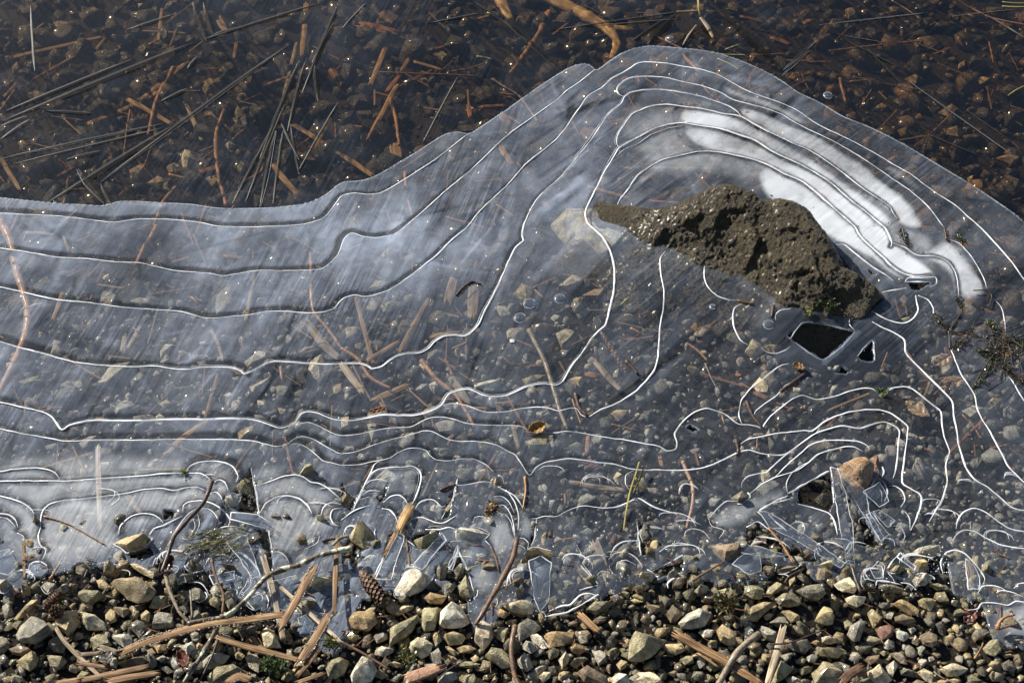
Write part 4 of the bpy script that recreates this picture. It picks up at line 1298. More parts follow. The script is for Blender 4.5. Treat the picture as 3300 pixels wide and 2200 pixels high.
# ================================================================ TRACED STONES
# tile colour mode : outline.   mode s = on the shore, p = standing up through the ice, u = under the ice
STONES = """
E0 grey s 200,960 270,820 400,660 560,740 650,900 500,1000 420,1050 250,1030
E0 tan s 700,800 850,610 960,610 1000,780 950,880 860,960 740,880
E0 cream s 1015,640 1040,620 1200,680 1310,800 1330,880 1200,860 1110,880 1050,800
E0 tan s 1330,700 1400,610 1460,660 1470,770 1410,810 1340,780
E0 brown s 1430,600 1600,590 1650,640 1560,740 1490,700
E0 tan s 1780,700 1850,630 1900,680 1880,790 1790,780
E0 grey s 1920,860 1970,700 2000,640 2180,650 2180,840 2080,850 1990,880
E0 pale s 1420,980 1520,920 1640,920 1670,1040 1570,1115 1500,1070
E0 olive s 1140,1000 1250,925 1350,940 1400,1080 1280,1140 1180,1150
E0 olive s 1000,400 1060,340 1200,370 1320,450 1200,530 1080,545 1000,470
E0 tan s 1420,260 1560,230 1760,190 1880,280 1950,400 1880,500 1730,545 1600,500 1540,400
E0 cream s 1640,30 1750,50 1860,130 1950,190 1920,240 1800,190 1700,120
E0 tan s 1220,250 1300,240 1400,350 1350,400 1250,360
E0 olive s 1885,610 1950,480 2100,450 2150,490 2080,590 1980,620
E0 tan s 180,750 390,500 475,490 440,580 300,720 220,760
E0 olive s 145,840 200,780 280,790 210,890
E0 brown s 115,1130 240,1065 350,1090 405,1170 280,1220 160,1190
E0 tan s 210,1290 330,1230 440,1150 490,1240 450,1330 370,1410 280,1350
E0 olive s 600,1190 700,1180 820,1260 840,1300 750,1390 640,1350
E0 dark s 610,1090 680,960 780,940 830,1060 800,1180 680,1170
E0 pink s 875,1350 920,1310 1000,1400 950,1440 880,1420
E0 dark s 1665,800 1740,740 1830,800 1850,880 1750,980 1670,900
E0 olive s 1525,860 1590,780 1670,750 1650,850 1560,900
E0 dark s 1770,1000 1900,880 1970,880 1930,970 1800,1030
E0 ochre s 1950,1090 2110,1060 2100,1150 2000,1190
E0 tan s 1495,1240 1620,1180 1710,1170 1660,1220 1520,1265
E0 brown s 1520,1330 1700,1220 1810,1200 1850,1270 1780,1350 1560,1370
E0 grey s 1380,1290 1420,1225 1490,1260 1470,1380 1400,1350
E0 olive s 975,1480 1040,1390 1120,1420 1100,1500 1030,1560 980,1540
E0 olive s 120,1490 200,1440 290,1500 250,1570 150,1560
E0 grey s 740,380 800,300 870,310 860,400 800,430
E0 grey s 530,340 600,270 710,290 660,380 600,430
E0 ochre s 120,400 160,350 220,360 235,410 180,460
E0 grey p 0,230 80,230 125,300 80,390 0,400
E0 brown p 240,330 290,270 380,330 360,420 280,430
E0 pink p 1290,150 1310,40 1400,30 1480,90 1400,160
E0 dark s 0,980 80,970 130,1080 60,1180 0,1170
E0 dark s 75,560 110,510 170,550 130,620
E0 olive s 950,980 990,920 1050,930 1050,1000 980,1020
E0 tan s 890,1080 940,1040 990,1070 930,1120
E0 dark s 1030,1080 1100,1030 1140,1100 1080,1150
E0 brown s 1850,1150 1920,1110 1970,1190 1900,1240
E0 grey s 1970,1260 2060,1205 2110,1250 2040,1310
E0 pale s 2130,1300 2200,1200 2230,1300 2270,1370 2200,1390
E0 dark s 2030,1370 2100,1340 2200,1420 2120,1450
E0 dark s 2260,590 2330,570 2420,640 2360,690 2280,640
E0 dark s 2250,420 2330,380 2440,430 2400,510 2300,490
E0 grey s 2260,1090 2340,1070 2420,1140 2380,1200
E0 dark s 1360,560 1420,490 1500,510 1450,600
E0 brown s 500,1240 540,1200 580,1210 560,1260
E1 olive p 0,60 60,0 170,10 215,90 170,150 60,140
E1 olive s 290,530 360,465 430,500 440,570 370,610 310,580
E1 dark s 500,540 580,480 640,520 630,600 540,640
E1 cream s 940,930 1020,835 1110,900 1150,1000 1190,1110 1100,1110 1000,1120 970,1020
E1 brown s 760,980 850,950 900,990 930,1090 840,1060 750,1050
E1 pale s 0,1060 80,1020 130,1160 50,1200 0,1170
E1 tan s 125,1080 160,1045 220,1090 190,1170 140,1150
E1 grey s 205,1290 330,1170 430,1160 550,1210 480,1300 340,1370 215,1380
E1 olive s 290,1480 400,1360 620,1300 740,1370 780,1450 600,1500 440,1570 310,1570
E1 pink s 750,1230 810,1170 890,1190 930,1300 910,1430 800,1370
E1 tan s 615,1190 680,1150 740,1220 690,1280 630,1260
E1 grey s 430,960 520,940 610,1010 560,1080 450,1050
E1 dark s 640,860 780,830 900,860 850,950 700,980
E1 dark s 1340,1160 1440,1095 1500,1120 1480,1210 1380,1200
E1 tan s 1450,1020 1530,950 1590,980 1540,1060 1480,1060
E1 olive s 1770,1380 1830,1270 1950,1200 2050,1260 2000,1420 1880,1500 1800,1480
E1 white s 2080,1480 2130,1340 2240,1210 2350,1240 2400,1400 2340,1530 2200,1570 2100,1560
E1 tan s 1960,1000 2050,880 2130,950 2200,1000 2100,1040
E1 ochre s 2040,760 2120,650 2250,615 2380,640 2400,800 2300,900 2150,880 2080,850
E1 olive p 1470,510 1560,440 1640,500 1630,600 1540,640 1480,590
E1 cream p 1580,340 1620,260 1740,200 1860,190 1850,270 1720,310 1640,360
E1 dark s 20,390 120,345 200,380 250,470 180,530 60,510
E1 dark s 810,1430 880,1450 900,1540 820,1520
E1 dark p 460,70 540,60 630,110 560,150
E1 dark s 570,330 650,270 730,310 640,360
E2 white p 290,380 340,260 420,90 520,120 640,140 740,190 720,270 640,280 620,370 470,420 380,465 300,430
E2 ochre s 640,480 720,400 830,420 930,470 880,550 720,550
E2 olive s 630,620 660,570 860,590 840,730 780,880 660,900 630,840
E2 white s 845,790 860,680 920,580 1010,515 1120,550 1140,720 1220,790 1120,840 960,860 860,830
E2 olive s 225,1090 240,880 420,750 560,670 590,720 500,900 420,980 280,1060
E2 cream s 285,660 390,575 520,570 500,630 400,680 290,705
E2 cream s 470,1110 560,960 660,950 750,1070 720,1180 620,1240 500,1180
E2 tan s 750,930 800,890 860,950 870,1030 800,1095 760,1000
E2 tan s 905,970 1020,905 1140,920 1170,1000 1130,1070 970,1080
E2 pink s 1300,1000 1320,800 1400,730 1500,800 1530,980 1480,1060 1400,1140 1310,1050
E2 olive s 1570,1000 1590,840 1730,850 1700,960 1660,1050
E2 grey s 1840,810 1960,730 2060,760 2130,870 2000,930 1860,1030 1840,930
E2 white s 2000,960 2070,920 2160,1010 2230,1110 2150,1130 2020,1040
E2 ochre s 2180,960 2220,890 2530,875 2520,1000 2420,1090 2240,1110
E2 grey s 1905,1080 1940,1010 2060,1050 2090,1140 2000,1185 1910,1140
E2 grey s 720,1200 830,1105 870,1180 870,1320 770,1310 730,1260
E2 tan s 925,1100 970,1085 1060,1180 1040,1220 960,1160
E2 tan s 1070,1130 1150,1070 1250,1080 1310,1140 1230,1190 1110,1180
E2 olive s 1435,1230 1500,1095 1640,1100 1740,1200 1750,1350 1640,1380 1520,1270
E2 olive s 1355,1410 1400,1250 1520,1290 1490,1400 1430,1435
E2 grey s 1835,1270 1920,1165 1990,1230 2030,1350 1960,1410 1870,1380
E2 grey s 2000,1410 2110,1340 2220,1330 2220,1380 2080,1460
E2 cream s 2105,1500 2160,1420 2260,1410 2240,1500 2160,1560
E2 olive s 2210,1150 2290,1110 2370,1140 2340,1230 2240,1260
E2 pale s 40,1150 120,1070 260,1130 240,1180 140,1230 70,1200
E2 grey s 20,980 100,930 190,920 200,1000 60,1060
E2 tan s 190,1320 280,1285 400,1340 310,1375
E2 brown s 20,1480 30,1380 100,1365 190,1470 120,1510
E2 pale s 830,1490 920,1410 1060,1410 1060,1520 960,1568 830,1568
E2 olive s 1100,1480 1290,1440 1340,1530 1280,1600 1120,1580
E2 olive s 1075,1280 1220,1270 1360,1330 1240,1380 1110,1350
E2 tan s 1500,1560 1550,1460 1590,1500 1560,1568
E2 dark s 900,310 970,280 1060,330 1000,420 910,390
E2 grey p 1030,130 1110,40 1170,90 1150,160 1070,190
E2 olive s 1100,330 1180,180 1230,280 1280,420 1240,490 1110,450
E2 grey p 820,90 880,40 945,100 920,200 850,230 810,180
E2 grey p 1790,420 1850,290 1920,340 1920,400 1830,450
E2 cream s 1660,590 1740,540 1850,470 1960,480 2050,620 2000,680 1880,640 1740,650
E2 ochre s 1560,650 1620,620 1720,690 1670,750 1600,720
E2 brown s 1680,800 1740,750 1830,770 1800,840 1720,840
E2 tan s 960,1210 1040,1240 1080,1280 1000,1270
E2 dark s 910,1290 960,1250 1000,1300 940,1350
E2 tan s 1240,1250 1310,1200 1360,1270 1290,1300
E2 tan s 1190,1400 1230,1380 1270,1400 1220,1440
E3 olive s 890,1270 920,1000 950,910 1080,880 1360,980 1330,1050 1200,1150 1180,1220 1040,1280
E3 pale s 1520,810 1640,660 1770,580 1870,630 1905,720 1840,830 1700,870 1560,860
E3 tan s 1310,1080 1420,1045 1560,1080 1600,1150 1480,1210 1350,1150
E3 white s 1775,920 1880,865 1960,920 1930,980 1830,990
E3 tan s 2000,890 2070,800 2180,880 2240,950 2220,1070 2150,1080 2050,1030
E3 brown s 1360,700 1440,560 1480,650 1560,690 1500,770 1420,800
E3 ochre s 145,1110 210,1060 350,1080 355,1150 260,1200 170,1170
E3 grey s 430,1150 520,1130 610,1190 590,1270 510,1345 470,1250
E3 olive s 610,1180 680,1100 750,1110 720,1190 640,1240
E3 olive s 150,1330 200,1270 320,1205 365,1250 290,1330 220,1380
E3 pink s 0,1280 90,1140 140,1240 120,1310 50,1380
E3 brown s 240,1420 350,1330 430,1380 590,1480 570,1570 330,1540
E3 tan s 0,1460 60,1400 150,1410 120,1480 40,1540 0,1520
E3 pale s 660,1510 760,1410 870,1470 900,1560 700,1600
E3 cream s 940,1540 1010,1410 1150,1400 1240,1460 1290,1568 1100,1600
E3 tan s 730,1330 790,1250 870,1290 850,1370 780,1400
E3 tan s 1220,1250 1280,1150 1340,1180 1290,1230
E3 olive s 1530,1280 1590,1200 1700,1230 1710,1310 1600,1340
E3 grey s 1735,1310 1770,1220 1850,1250 1855,1340 1790,1380
E3 olive s 1870,1370 1900,1290 1990,1340 1920,1420
E3 dark s 1680,1500 1710,1400 1830,1400 1835,1480 1760,1530
E3 brown s 1370,1450 1470,1390 1505,1430 1470,1490
E3 olive s 1885,1080 1910,1010 2000,1020 2000,1110 1930,1130
E3 brown s 590,1400 620,1310 660,1320 650,1450
E3 olive s 770,1130 830,1110 860,1160 820,1210
E3 olive s 690,1230 770,1160 760,1210 710,1270
E3 tan s 905,520 960,490 1070,540 970,560
E3 brown s 1100,590 1180,550 1280,580 1290,650 1180,680
E3 olive s 360,640 450,530 560,540 700,530 620,620 480,690
E3 dark s 450,760 530,700 640,720 580,790 500,810
E3 cream p 1020,160 1080,110 1210,170 1190,250 1110,260 1030,220
E3 grey p 1380,190 1450,130 1530,170 1500,220 1400,240
E3 grey p 1720,380 1780,330 1900,350 1880,400 1760,420
E3 cream s 2000,400 2100,350 2210,370 2240,440 2120,490
E3 brown u 220,130 280,90 360,120 420,240 380,280 300,230
E3 ochre s 940,370 1010,320 1110,310 1080,390 1000,430
E3 olive s 760,430 830,390 900,430 880,500
E3 tan s 1980,1470 2050,1400 2060,1480 2000,1510
E4 tan s 30,640 110,560 230,495 390,530 300,600 200,680 150,770 50,750
E4 olive s 390,500 470,410 610,400 690,500 690,570 560,600 450,580
E4 olive s 0,320 80,290 190,310 240,400 210,490 100,490 0,430
E4 olive s 270,440 300,370 400,270 490,310 470,380 330,470
E4 cream s 1135,320 1200,250 1320,220 1400,350 1390,390 1230,400
E4 cream s 1275,490 1340,440 1520,465 1490,560 1420,600 1300,560
E4 tan s 890,780 950,620 1000,555 1080,590 1130,710 1110,810 1020,820 960,770
E4 tan s 1555,680 1600,610 1740,730 1720,780 1630,860 1580,760
E4 ochre s 1895,560 1940,490 2060,520 2190,640 2180,710 2080,690 1950,600
E4 brown s 1895,720 1980,690 2080,710 2160,790 2060,820 1910,790
E4 red s 1650,880 1700,840 1820,795 1890,890 1840,980 1740,1010 1690,960
E4 mint s 1900,900 1960,880 2060,920 2080,990 2010,1040 1920,1000
E4 grey s 1750,1080 1800,1010 1880,1040 1890,1110 1810,1150 1750,1120
E4 olive s 1510,1000 1570,950 1680,970 1720,1050 1620,1090 1540,1060
E4 grey s 1300,960 1330,830 1450,740 1530,760 1500,900 1450,1020 1380,1040
E4 pink s 975,970 1060,960 1180,1000 1210,1040 1080,1075 985,1060
E4 ochre s 835,1060 900,1010 960,1040 900,1100
E4 tan s 870,1170 1000,1100 1240,1110 1270,1170 1180,1240 960,1210
E4 pale s 780,1230 850,1195 930,1240 880,1310 810,1300
E4 olive s 640,1290 720,1215 790,1270 740,1330 660,1320
E4 olive s 855,1440 990,1245 1080,1270 1230,1460 1180,1568 900,1568
E4 olive s 670,1410 760,1340 860,1340 840,1420 730,1470
E4 cream s 1560,1410 1690,1290 1760,1380 1860,1520 1760,1590 1620,1540 1570,1460
E4 grey s 1790,1350 1880,1265 1930,1340 1870,1480 1820,1440
E4 pink s 1840,1180 1960,1155 2020,1220 2050,1330 1960,1310 1900,1230
E4 dark s 1960,1400 2060,1370 2180,1440 2080,1480 1980,1460
E4 tan s 2140,1340 2200,1300 2220,1350 2160,1390
E4 cream s 2180,1420 2260,1355 2360,1420 2400,1480 2360,1568 2290,1540
E4 brown s 1520,1280 1560,1210 1700,1205 1690,1290 1590,1330
E4 olive s 400,1500 450,1260 610,1360 540,1470 390,1568 340,1560
E4 grey s 525,1520 600,1460 700,1510 740,1570 550,1590
E4 grey s 175,890 220,810 300,850 400,960 380,1040 270,1000
E4 dark s 320,810 420,700 500,740 560,850 440,860
E4 tan s 470,640 560,625 700,720 690,770 590,800 540,730
E4 tan s 235,730 310,660 370,690 320,760 270,770
E4 white s 0,850 60,830 120,930 60,1010 0,1020
E4 dark s 510,1080 560,1000 800,1010 840,1110 750,1190 620,1150
E4 grey s 1765,710 1830,660 1880,690 1850,770 1790,750
E4 dark s 1665,590 1740,530 1840,550 1830,620 1740,640
E4 olive s 1600,1130 1660,1105 1710,1150 1660,1200
E4 olive s 1700,1180 1750,1145 1820,1180 1760,1230
E4 olive s 1390,1110 1440,1065 1490,1100 1430,1160
E4 dark s 640,410 760,300 960,300 1030,430 940,520 780,480
E4 brown s 910,210 930,100 1020,90 1110,180 1010,260 920,260
E4 cream p 940,50 1010,0 1130,20 1110,90 1030,100
E4 tan s 560,270 630,215 650,280 570,345
E4 brown s 410,160 540,60 690,60 640,130 480,190
E4 olive s 1690,370 1700,320 1880,330 2030,400 1960,420 1760,400
E4 dark s 1500,320 1550,280 1630,310 1640,380 1570,400
E4 olive p 1820,150 1900,20 2030,90 1980,150 1900,180
E4 tan p 2140,20 2200,-30 2310,0 2310,110 2210,120
E4 grey s 2120,270 2160,190 2280,180 2370,230 2280,330 2170,340
E4 tan s 2190,530 2250,480 2370,470 2410,520 2350,650 2230,600
E5 olive s 1840,1130 1900,1020 2010,1005 2090,1050 2060,1170 1980,1225 1880,1190
E5 cream s 1295,1390 1400,1310 1490,1285 1650,1390 1530,1470 1400,1470
E5 olive s 1610,1460 1700,1430 1810,1530 1740,1580 1650,1540
E5 dark s 2070,1320 2150,1260 2260,1370 2220,1420 2100,1400
E5 dark s 1700,960 1740,870 1860,860 1900,920 1820,1010 1720,1030
E5 grey s 1140,1240 1200,1220 1220,1270 1160,1300
E5 brown s 1040,960 1140,890 1230,960 1260,1060 1190,1120 1080,1080
E5 grey s 890,880 960,850 1000,900 930,950
E5 brown s 930,1060 970,950 1050,1040 1000,1090
E5 cream s 1870,1410 1930,1350 1970,1390 1900,1440
E5 tan s 2090,1220 2180,1190 2220,1230 2120,1250
E5 grey s 1000,1120 1060,1085 1110,1130 1050,1190
E5 grey s 1310,800 1330,720 1420,780 1360,820
E5 cream s 1430,570 1440,510 1510,520 1490,600
E5 olive s 1160,330 1270,290 1370,350 1260,390
E5 olive p 1820,150 1840,20 1900,30 1960,150 1860,180
E5 tan s 1400,1530 1480,1480 1560,1540 1500,1600
E5 ochre s 1230,1540 1300,1520 1420,1560 1300,1600
T22 brown p 195,590 280,600 400,620 380,680 290,720 230,660
T22 dark p 335,270 390,225 450,260 440,310 380,320
T22 cream u 520,150 540,90 590,110 610,160 560,190
T22 grey p 1590,650 1640,600 1760,650 1740,690 1620,680
T22 dark u 880,170 960,160 1030,200 1010,230
T22 dark u 900,310 960,250 1030,280 960,350
T22 brown u 520,560 560,530 600,560 570,600
T22 dark u 980,580 1010,570 1060,630 970,640
T12 tan p 50,530 90,460 150,435 210,480 225,590 150,620 70,580
T12 pale p 790,520 850,475 940,480 1005,540 960,590 860,610 800,570
T12 ochre p 1270,680 1320,620 1460,650 1440,710 1350,690
T12 olive p 485,560 600,520 670,540 620,620 550,640
T12 tan u 0,270 40,250 90,310 50,370 0,350
T12 olive u 700,380 740,330 770,350 740,430 690,440
T12 cream u 900,130 980,80 1040,100 1030,180 920,170
T12 ochre p 1050,150 1100,130 1110,200 1050,210
T12 cream u 1860,160 1900,105 1940,130 1910,200
T12 white u 620,330 690,340 680,390 610,380
T12 pale u 1640,540 1700,490 1740,530 1690,560
T12 mint u 150,720 200,670 270,690 260,740 190,760
T12 mint u 910,660 960,620 1020,650 1000,710 930,700
T02 tan p 790,600 870,540 1030,550 1000,620 880,660
T02 white p 1540,320 1590,250 1650,280 1620,340 1560,350
T02 olive u 1630,210 1690,160 1750,180 1740,270 1650,260
T02 olive p 2040,130 2110,55 2165,90 2130,140
T02 dark p 200,450 250,420 280,440 240,490
T02 cream p 2160,420 2220,395 2245,440 2190,460
T02 brown u 1980,660 2030,620 2080,640 2050,680
T02 pale u 600,650 660,570 670,620 610,700
T02 pale u 700,50 800,30 770,90 710,80
T02 grey u 980,80 1080,10 1120,30 1040,90
T01 white u 2110,1020 2140,900 2220,870 2290,890 2280,1000 2200,1040
T01 pale u 1690,920 1780,830 1870,850 1880,920 1800,940 1710,950
T01 grey u 680,1060 740,970 920,900 940,930 860,1010 740,1100
T01 grey u 120,1080 200,1040 260,1000 270,1070 160,1110
T01 dark u 1900,1080 1950,1070 2000,1120 1970,1210 1920,1180
T01 pale u 1540,1150 1580,1120 1610,1160 1560,1240
T01 white u 1770,1190 1830,1180 1830,1240 1780,1240
T01 cream u 1060,1300 1100,1270 1130,1300 1110,1350 1070,1350
T01 cream u 700,320 750,310 760,370 720,390
T01 olive u 1000,420 1060,410 1090,450 1030,480
T01 pale u 1100,850 1140,790 1200,800 1170,870 1110,900
T01 ochre u 1635,1410 1700,1370 1770,1355 1750,1410 1650,1455
T01 cream u 1915,1240 1970,1240 1960,1280 1930,1280
T01 tan u 1620,980 1680,970 1700,1030 1630,1050
T01 pale u 1310,880 1420,865 1430,890 1330,910
T01 olive u 2060,460 2110,420 2140,450 2110,480
T01 pink u 1090,1210 1150,1180 1190,1210 1130,1240
T01 cream u 750,1200 790,1190 800,1240 770,1260
T01 pale u 860,1160 890,1130 910,1150 880,1190
T01 olive u 490,1060 570,1050 580,1090 510,1110
T01 grey u 1720,1090 1800,1060 1850,1020 1830,1080 1740,1140
T01 brown u 2290,1090 2350,1060 2350,1130 2300,1150
T11 pale u 1060,540 1130,530 1160,590 1100,610
T11 grey u 260,540 360,490 430,510 390,560 290,580
T11 tan u 1190,450 1240,370 1310,400 1340,490 1270,520
T11 grey u 1500,400 1590,310 1660,330 1660,400 1560,420
T11 brown u 1660,460 1740,410 1830,440 1770,490
T11 brown u 1310,660 1400,640 1480,670 1440,720 1330,710
T11 grey u 1480,720 1540,680 1610,710 1600,820 1520,830
T11 olive u 190,430 240,350 330,390 310,430
T11 tan u 1560,1050 1610,1010 1680,1030 1640,1110
T11 pale u 920,1070 1020,1030 1110,1060 1060,1100 930,1110
T11 olive u 1250,1040 1340,990 1430,1010 1380,1070 1270,1080
T11 grey u 640,1360 720,1300 830,1340 780,1420 660,1400
T11 cream u 0,1300 50,1290 60,1390 0,1400
T11 pale u 600,1090 640,1050 680,1080 640,1140
T11 olive u 1270,1460 1330,1440 1440,1450 1430,1530 1300,1520
T11 grey u 1540,1520 1620,1470 1680,1500 1640,1560
T11 tan u 1840,1290 1890,1250 1980,1270 1920,1330
T11 grey u 180,1350 240,1320 270,1380 210,1470
T11 olive u 980,130 1090,80 1140,150 1050,190
T11 olive u 410,200 480,180 520,220 450,250
T11 pale u 270,190 330,130 370,170 330,220
T11 red u 1040,720 1090,700 1110,740 1060,760
T11 pale u 1440,620 1480,590 1510,610 1470,650
T21 cream u 430,860 460,760 540,790 560,850 480,890
T21 pale u 1930,1260 1990,1200 2070,1230 2080,1290 1980,1300
T21 tan u 2100,1200 2130,1160 2200,1160 2160,1250 2110,1250
T21 pale u 20,600 60,560 100,580 70,640
T21 cream u 480,1080 530,1020 590,1070 580,1130 520,1130
T21 tan u 1590,1440 1670,1430 1670,1480 1590,1480
T21 pink u 1540,1210 1640,1200 1700,1290 1640,1300
T21 pink u 930,1480 980,1440 1040,1500 970,1520
T21 tan u 540,830 600,790 680,820 640,860
T21 brown u 30,960 90,950 130,990 80,1020
D pale u 1268,505 1300,478 1360,468 1400,520 1445,585 1400,612 1340,592 1290,545
T00 pale u 1260,1040 1330,1030 1410,1060 1390,1130 1280,1180 1250,1120
T00 olive u 1590,830 1640,720 1690,780 1640,850
T00 pale u 1545,1000 1580,965 1615,990 1590,1040
T00 brown u 680,460 740,450 760,490 700,520
T00 brown u 370,150 460,140 470,170 390,180
T00 brown u 890,1160 980,1100 1030,1150 1000,1230 900,1220
T00 brown u 1010,1260 1090,1190 1140,1230 1100,1300
T00 brown u 1140,1140 1210,1110 1240,1160 1170,1190
T00 tan u 1400,1230 1470,1200 1510,1250 1450,1290
T00 olive u 1610,1140 1660,1100 1710,1150 1650,1190
T00 brown u 1380,580 1440,520 1530,540 1510,630 1420,650
T00 olive u 1640,640 1690,620 1710,680 1650,690
T00 brown u 310,530 380,500 430,510 390,555
T00 red u 80,460 130,400 140,480 90,500
T00 olive u 190,660 250,610 320,640 250,700
T00 brown u 1110,1260 1170,1240 1170,1310 1120,1310
T00 tan u 120,980 160,960 190,990 150,1010
T00 cream u 950,10 1030,0 1020,30 960,60
T10 red u 240,90 330,60 390,110 350,160 260,150
T10 red u 540,540 590,530 600,555 560,560
T10 olive u 620,350 700,360 740,400 700,420
T20 ochre u 1530,540 1600,500 1640,530 1600,570
T20 ochre u 1340,730 1390,700 1390,750 1310,760
T20 olive u 1450,690 1500,660 1540,690 1500,720
T20 brown u 1100,490 1180,450 1220,500 1150,540
T20 ochre u 1900,440 1940,410 1950,460 1900,470
T20 ochre u 2000,550 2060,530 2120,550 2050,580
T20 brown u 1120,60 1190,40 1200,120 1140,130
T20 brown u 1800,880 1880,860 1960,890 1900,940 1820,920
T20 tan u 1420,50 1480,40 1500,70 1430,75
T20 brown u 2160,1080 2230,1050 2320,1090 2280,1130
T20 brown u 1760,770 1850,700 1900,750 1830,800
T20 ochre u 1960,1220 2000,1200 2000,1250 1970,1250
""".strip().splitlines()

LANDMARKS = {  # named places one can find in the picture, in whole-picture pixels
    'the dark pitted rock': (1750, 590), 'the scaly cone': (845, 1350), 'the lichen-spotted branch': (600, 1370), 'the dark bare twig': (430, 1190), 'the knobbly brown twig': (1150, 1330),
    'the reddish-brown rock': (1975, 1085), 'the amber snail shell': (1203, 1292), 'the wet brown moss': (1680, 1400), 'the crossed reed blades': (650, 1425), 'the frost-edged reed': (1640, 1510),
    'the smooth grey-brown stick': (1695, 1500), 'the upright pale reed': (1785, 1500), 'the brown bark piece': (1955, 1545), 'the small round cones': (130, 1368), 'the torn reed heap': (300, 1548),
    'the curled red leaf': (421, 1512), 'the curled ochre leaf': (1233, 985), 'the forked root': (2305, 1430), 'the green liverwort': (640, 1515), 'the black wiry twig': (1830, 1465), 'the upright dark splinter': (1962, 1325),
    'the yellow-green grass blade': (1452, 1150), 'the tangled weed': (2290, 790), 'the thick pinkish branch': (50, 720), 'the tan driftwood': (1390, 50), 'the long bent reed': (430, 1450), 'the sunken scaly spike': (1405, 800),
    'the ringed bark twig': (1180, 1500), 'the diamond-shaped hole': (1885, 775), 'the upright pale straw': (227, 1130), 'the yellow algae threads': (520, 1245), 'the flat brown bark strip': (975, 1540),
    'the orange needle twig': (1795, 1250), 'the tan dead leaf': (2160, 830), 'the broad rust-brown chip': (871, 63), 'the crooked rust-red stick': (1214, 100), 'the grey-green sunken block': (444, 367),
    'the white sunken stone': (734, 839), 'the long level reed': (133, 106), 'the dark needle fan': (634, 300), 'the slanting grey-brown twig': (1258, 856), 'the large bright bubble': (1216, 696),
    'the notch in the rim': (1365, 158), 'the level straw stalk': (1600, 26), 'the long curved stick': (510, 340), 'the reed stub': (925, 1190), 'the speckled oval stone': (1085, 1228), 'the frosted ice bar': (1700, 1190),
    'the sunken stone slab': (270, 860), 'the long reddish stalk': (2270, 30), 'the arched shore ridge': (2200, 1290), 'the parallel sunken reeds': (850, 130), 'the triangular hole': (1990, 805),
}
CWORD = {'tan': 'tan', 'grey': 'grey', 'olive': 'olive-grey', 'cream': 'cream', 'white': 'white quartz', 'brown': 'brown', 'dark': 'dark grey', 'red': 'dark red-brown', 'ochre': 'ochre', 'pale': 'pale grey', 'pink': 'pinkish tan', 'mint': 'greenish white'}


def near_landmark(dx, dy, skip=()):
    best = sorted((math.hypot(dx - x, dy - y), k) for k, (x, y) in LANDMARKS.items() if k not in skip)
    return best[0], best[1]


def place_words(dx, dy):
    (d1, k1), (d2, k2) = near_landmark(dx, dy)
    if d1 < 70:
        return 'right beside ' + k1
    if d2 < 1.35 * d1:
        return 'between %s and %s' % (k1, k2)
    if d1 < 110:
        return 'close to ' + k1
    if d2 < 2.2 * d1:
        return 'between %s and %s' % (k1, k2)
    return 'some way from ' + k1


label_count = {}


def unique_label(label, dx, dy):
    if label not in label_count:
        label_count[label] = 1
        return label
    (d1, k1), (d2, k2) = near_landmark(dx, dy)
    x1, y1 = LANDMARKS[k1]
    best = sorted(((-((dx - x1) * (x - x1) + (dy - y1) * (y - y1)) / (d1 + 1e-6) / math.hypot(x - x1, y - y1)), k) for k, (x, y) in LANDMARKS.items() if k not in (k1, k2) and math.hypot(x - x1, y - y1) < 420)
    for c_, k in best[:4]:
        lab = '%s towards %s' % (label, k)
        if lab not in label_count and len(lab.split()) <= 16:
            label_count[lab] = 1
            return lab
    return label



def stone_label(col, area, asp, mode, dx, dy):
    size = 'large' if area > 5200 else 'medium' if area > 2300 else 'small' if area > 900 else 'tiny'
    shape = 'elongated' if asp > 1.9 else 'angular' if asp > 1.25 else 'blocky'
    if len(place_words(dx, dy).split()) > 9 and len(CWORD[col].split()) > 1:
        shape = ''
    where = {'s': 'shore', 'p': 'ice-collared', 'u': 'sunken'}[mode]
    return ' '.join(('%s %s %s %s pebble %s' % (size, shape, CWORD[col], where, place_words(dx, dy))).split())


stone_sites = []
STONE_GROUP = {'s': 'pebbles on the wet gravel shore', 'p': 'pebbles standing up through the ice', 'u': 'pebbles seen under the ice'}


def poly_area(p):
    return 0.5 * abs(np.dot(p[:, 0], np.roll(p[:, 1], 1)) - np.dot(p[:, 1], np.roll(p[:, 0], 1)))


def rim_ring(c2, out2, z, w=1.0):
    """White frozen collar where the ice meets a stone."""
    P = np.array([[c2[0] + x * 1.05, c2[1] + y * 1.05, z] for x, y in out2])
    P = np.vstack([P, P[:2]])
    path = smooth_path(P, 0.004)
    n0 = rng.integers(0, max(1, len(path) // 2))
    path = path[n0:n0 + int(len(path) * rng.uniform(0.22, 0.5))]
    if len(path) > 5:
        path[:, :2] += np.stack([vnoise(path, 150, 3), vnoise(path, 150, 8)], -1) * 0.0020
        r = np.clip(0.0005 * w * (1 + 1.5 * vnoise(path, 120, 4)), 0.0001, 0.0012)
        link('ice_collar', tube_mesh('ice_collar', path, r, 5, 0.7), MAT['frost_thin'], ice_shelf)


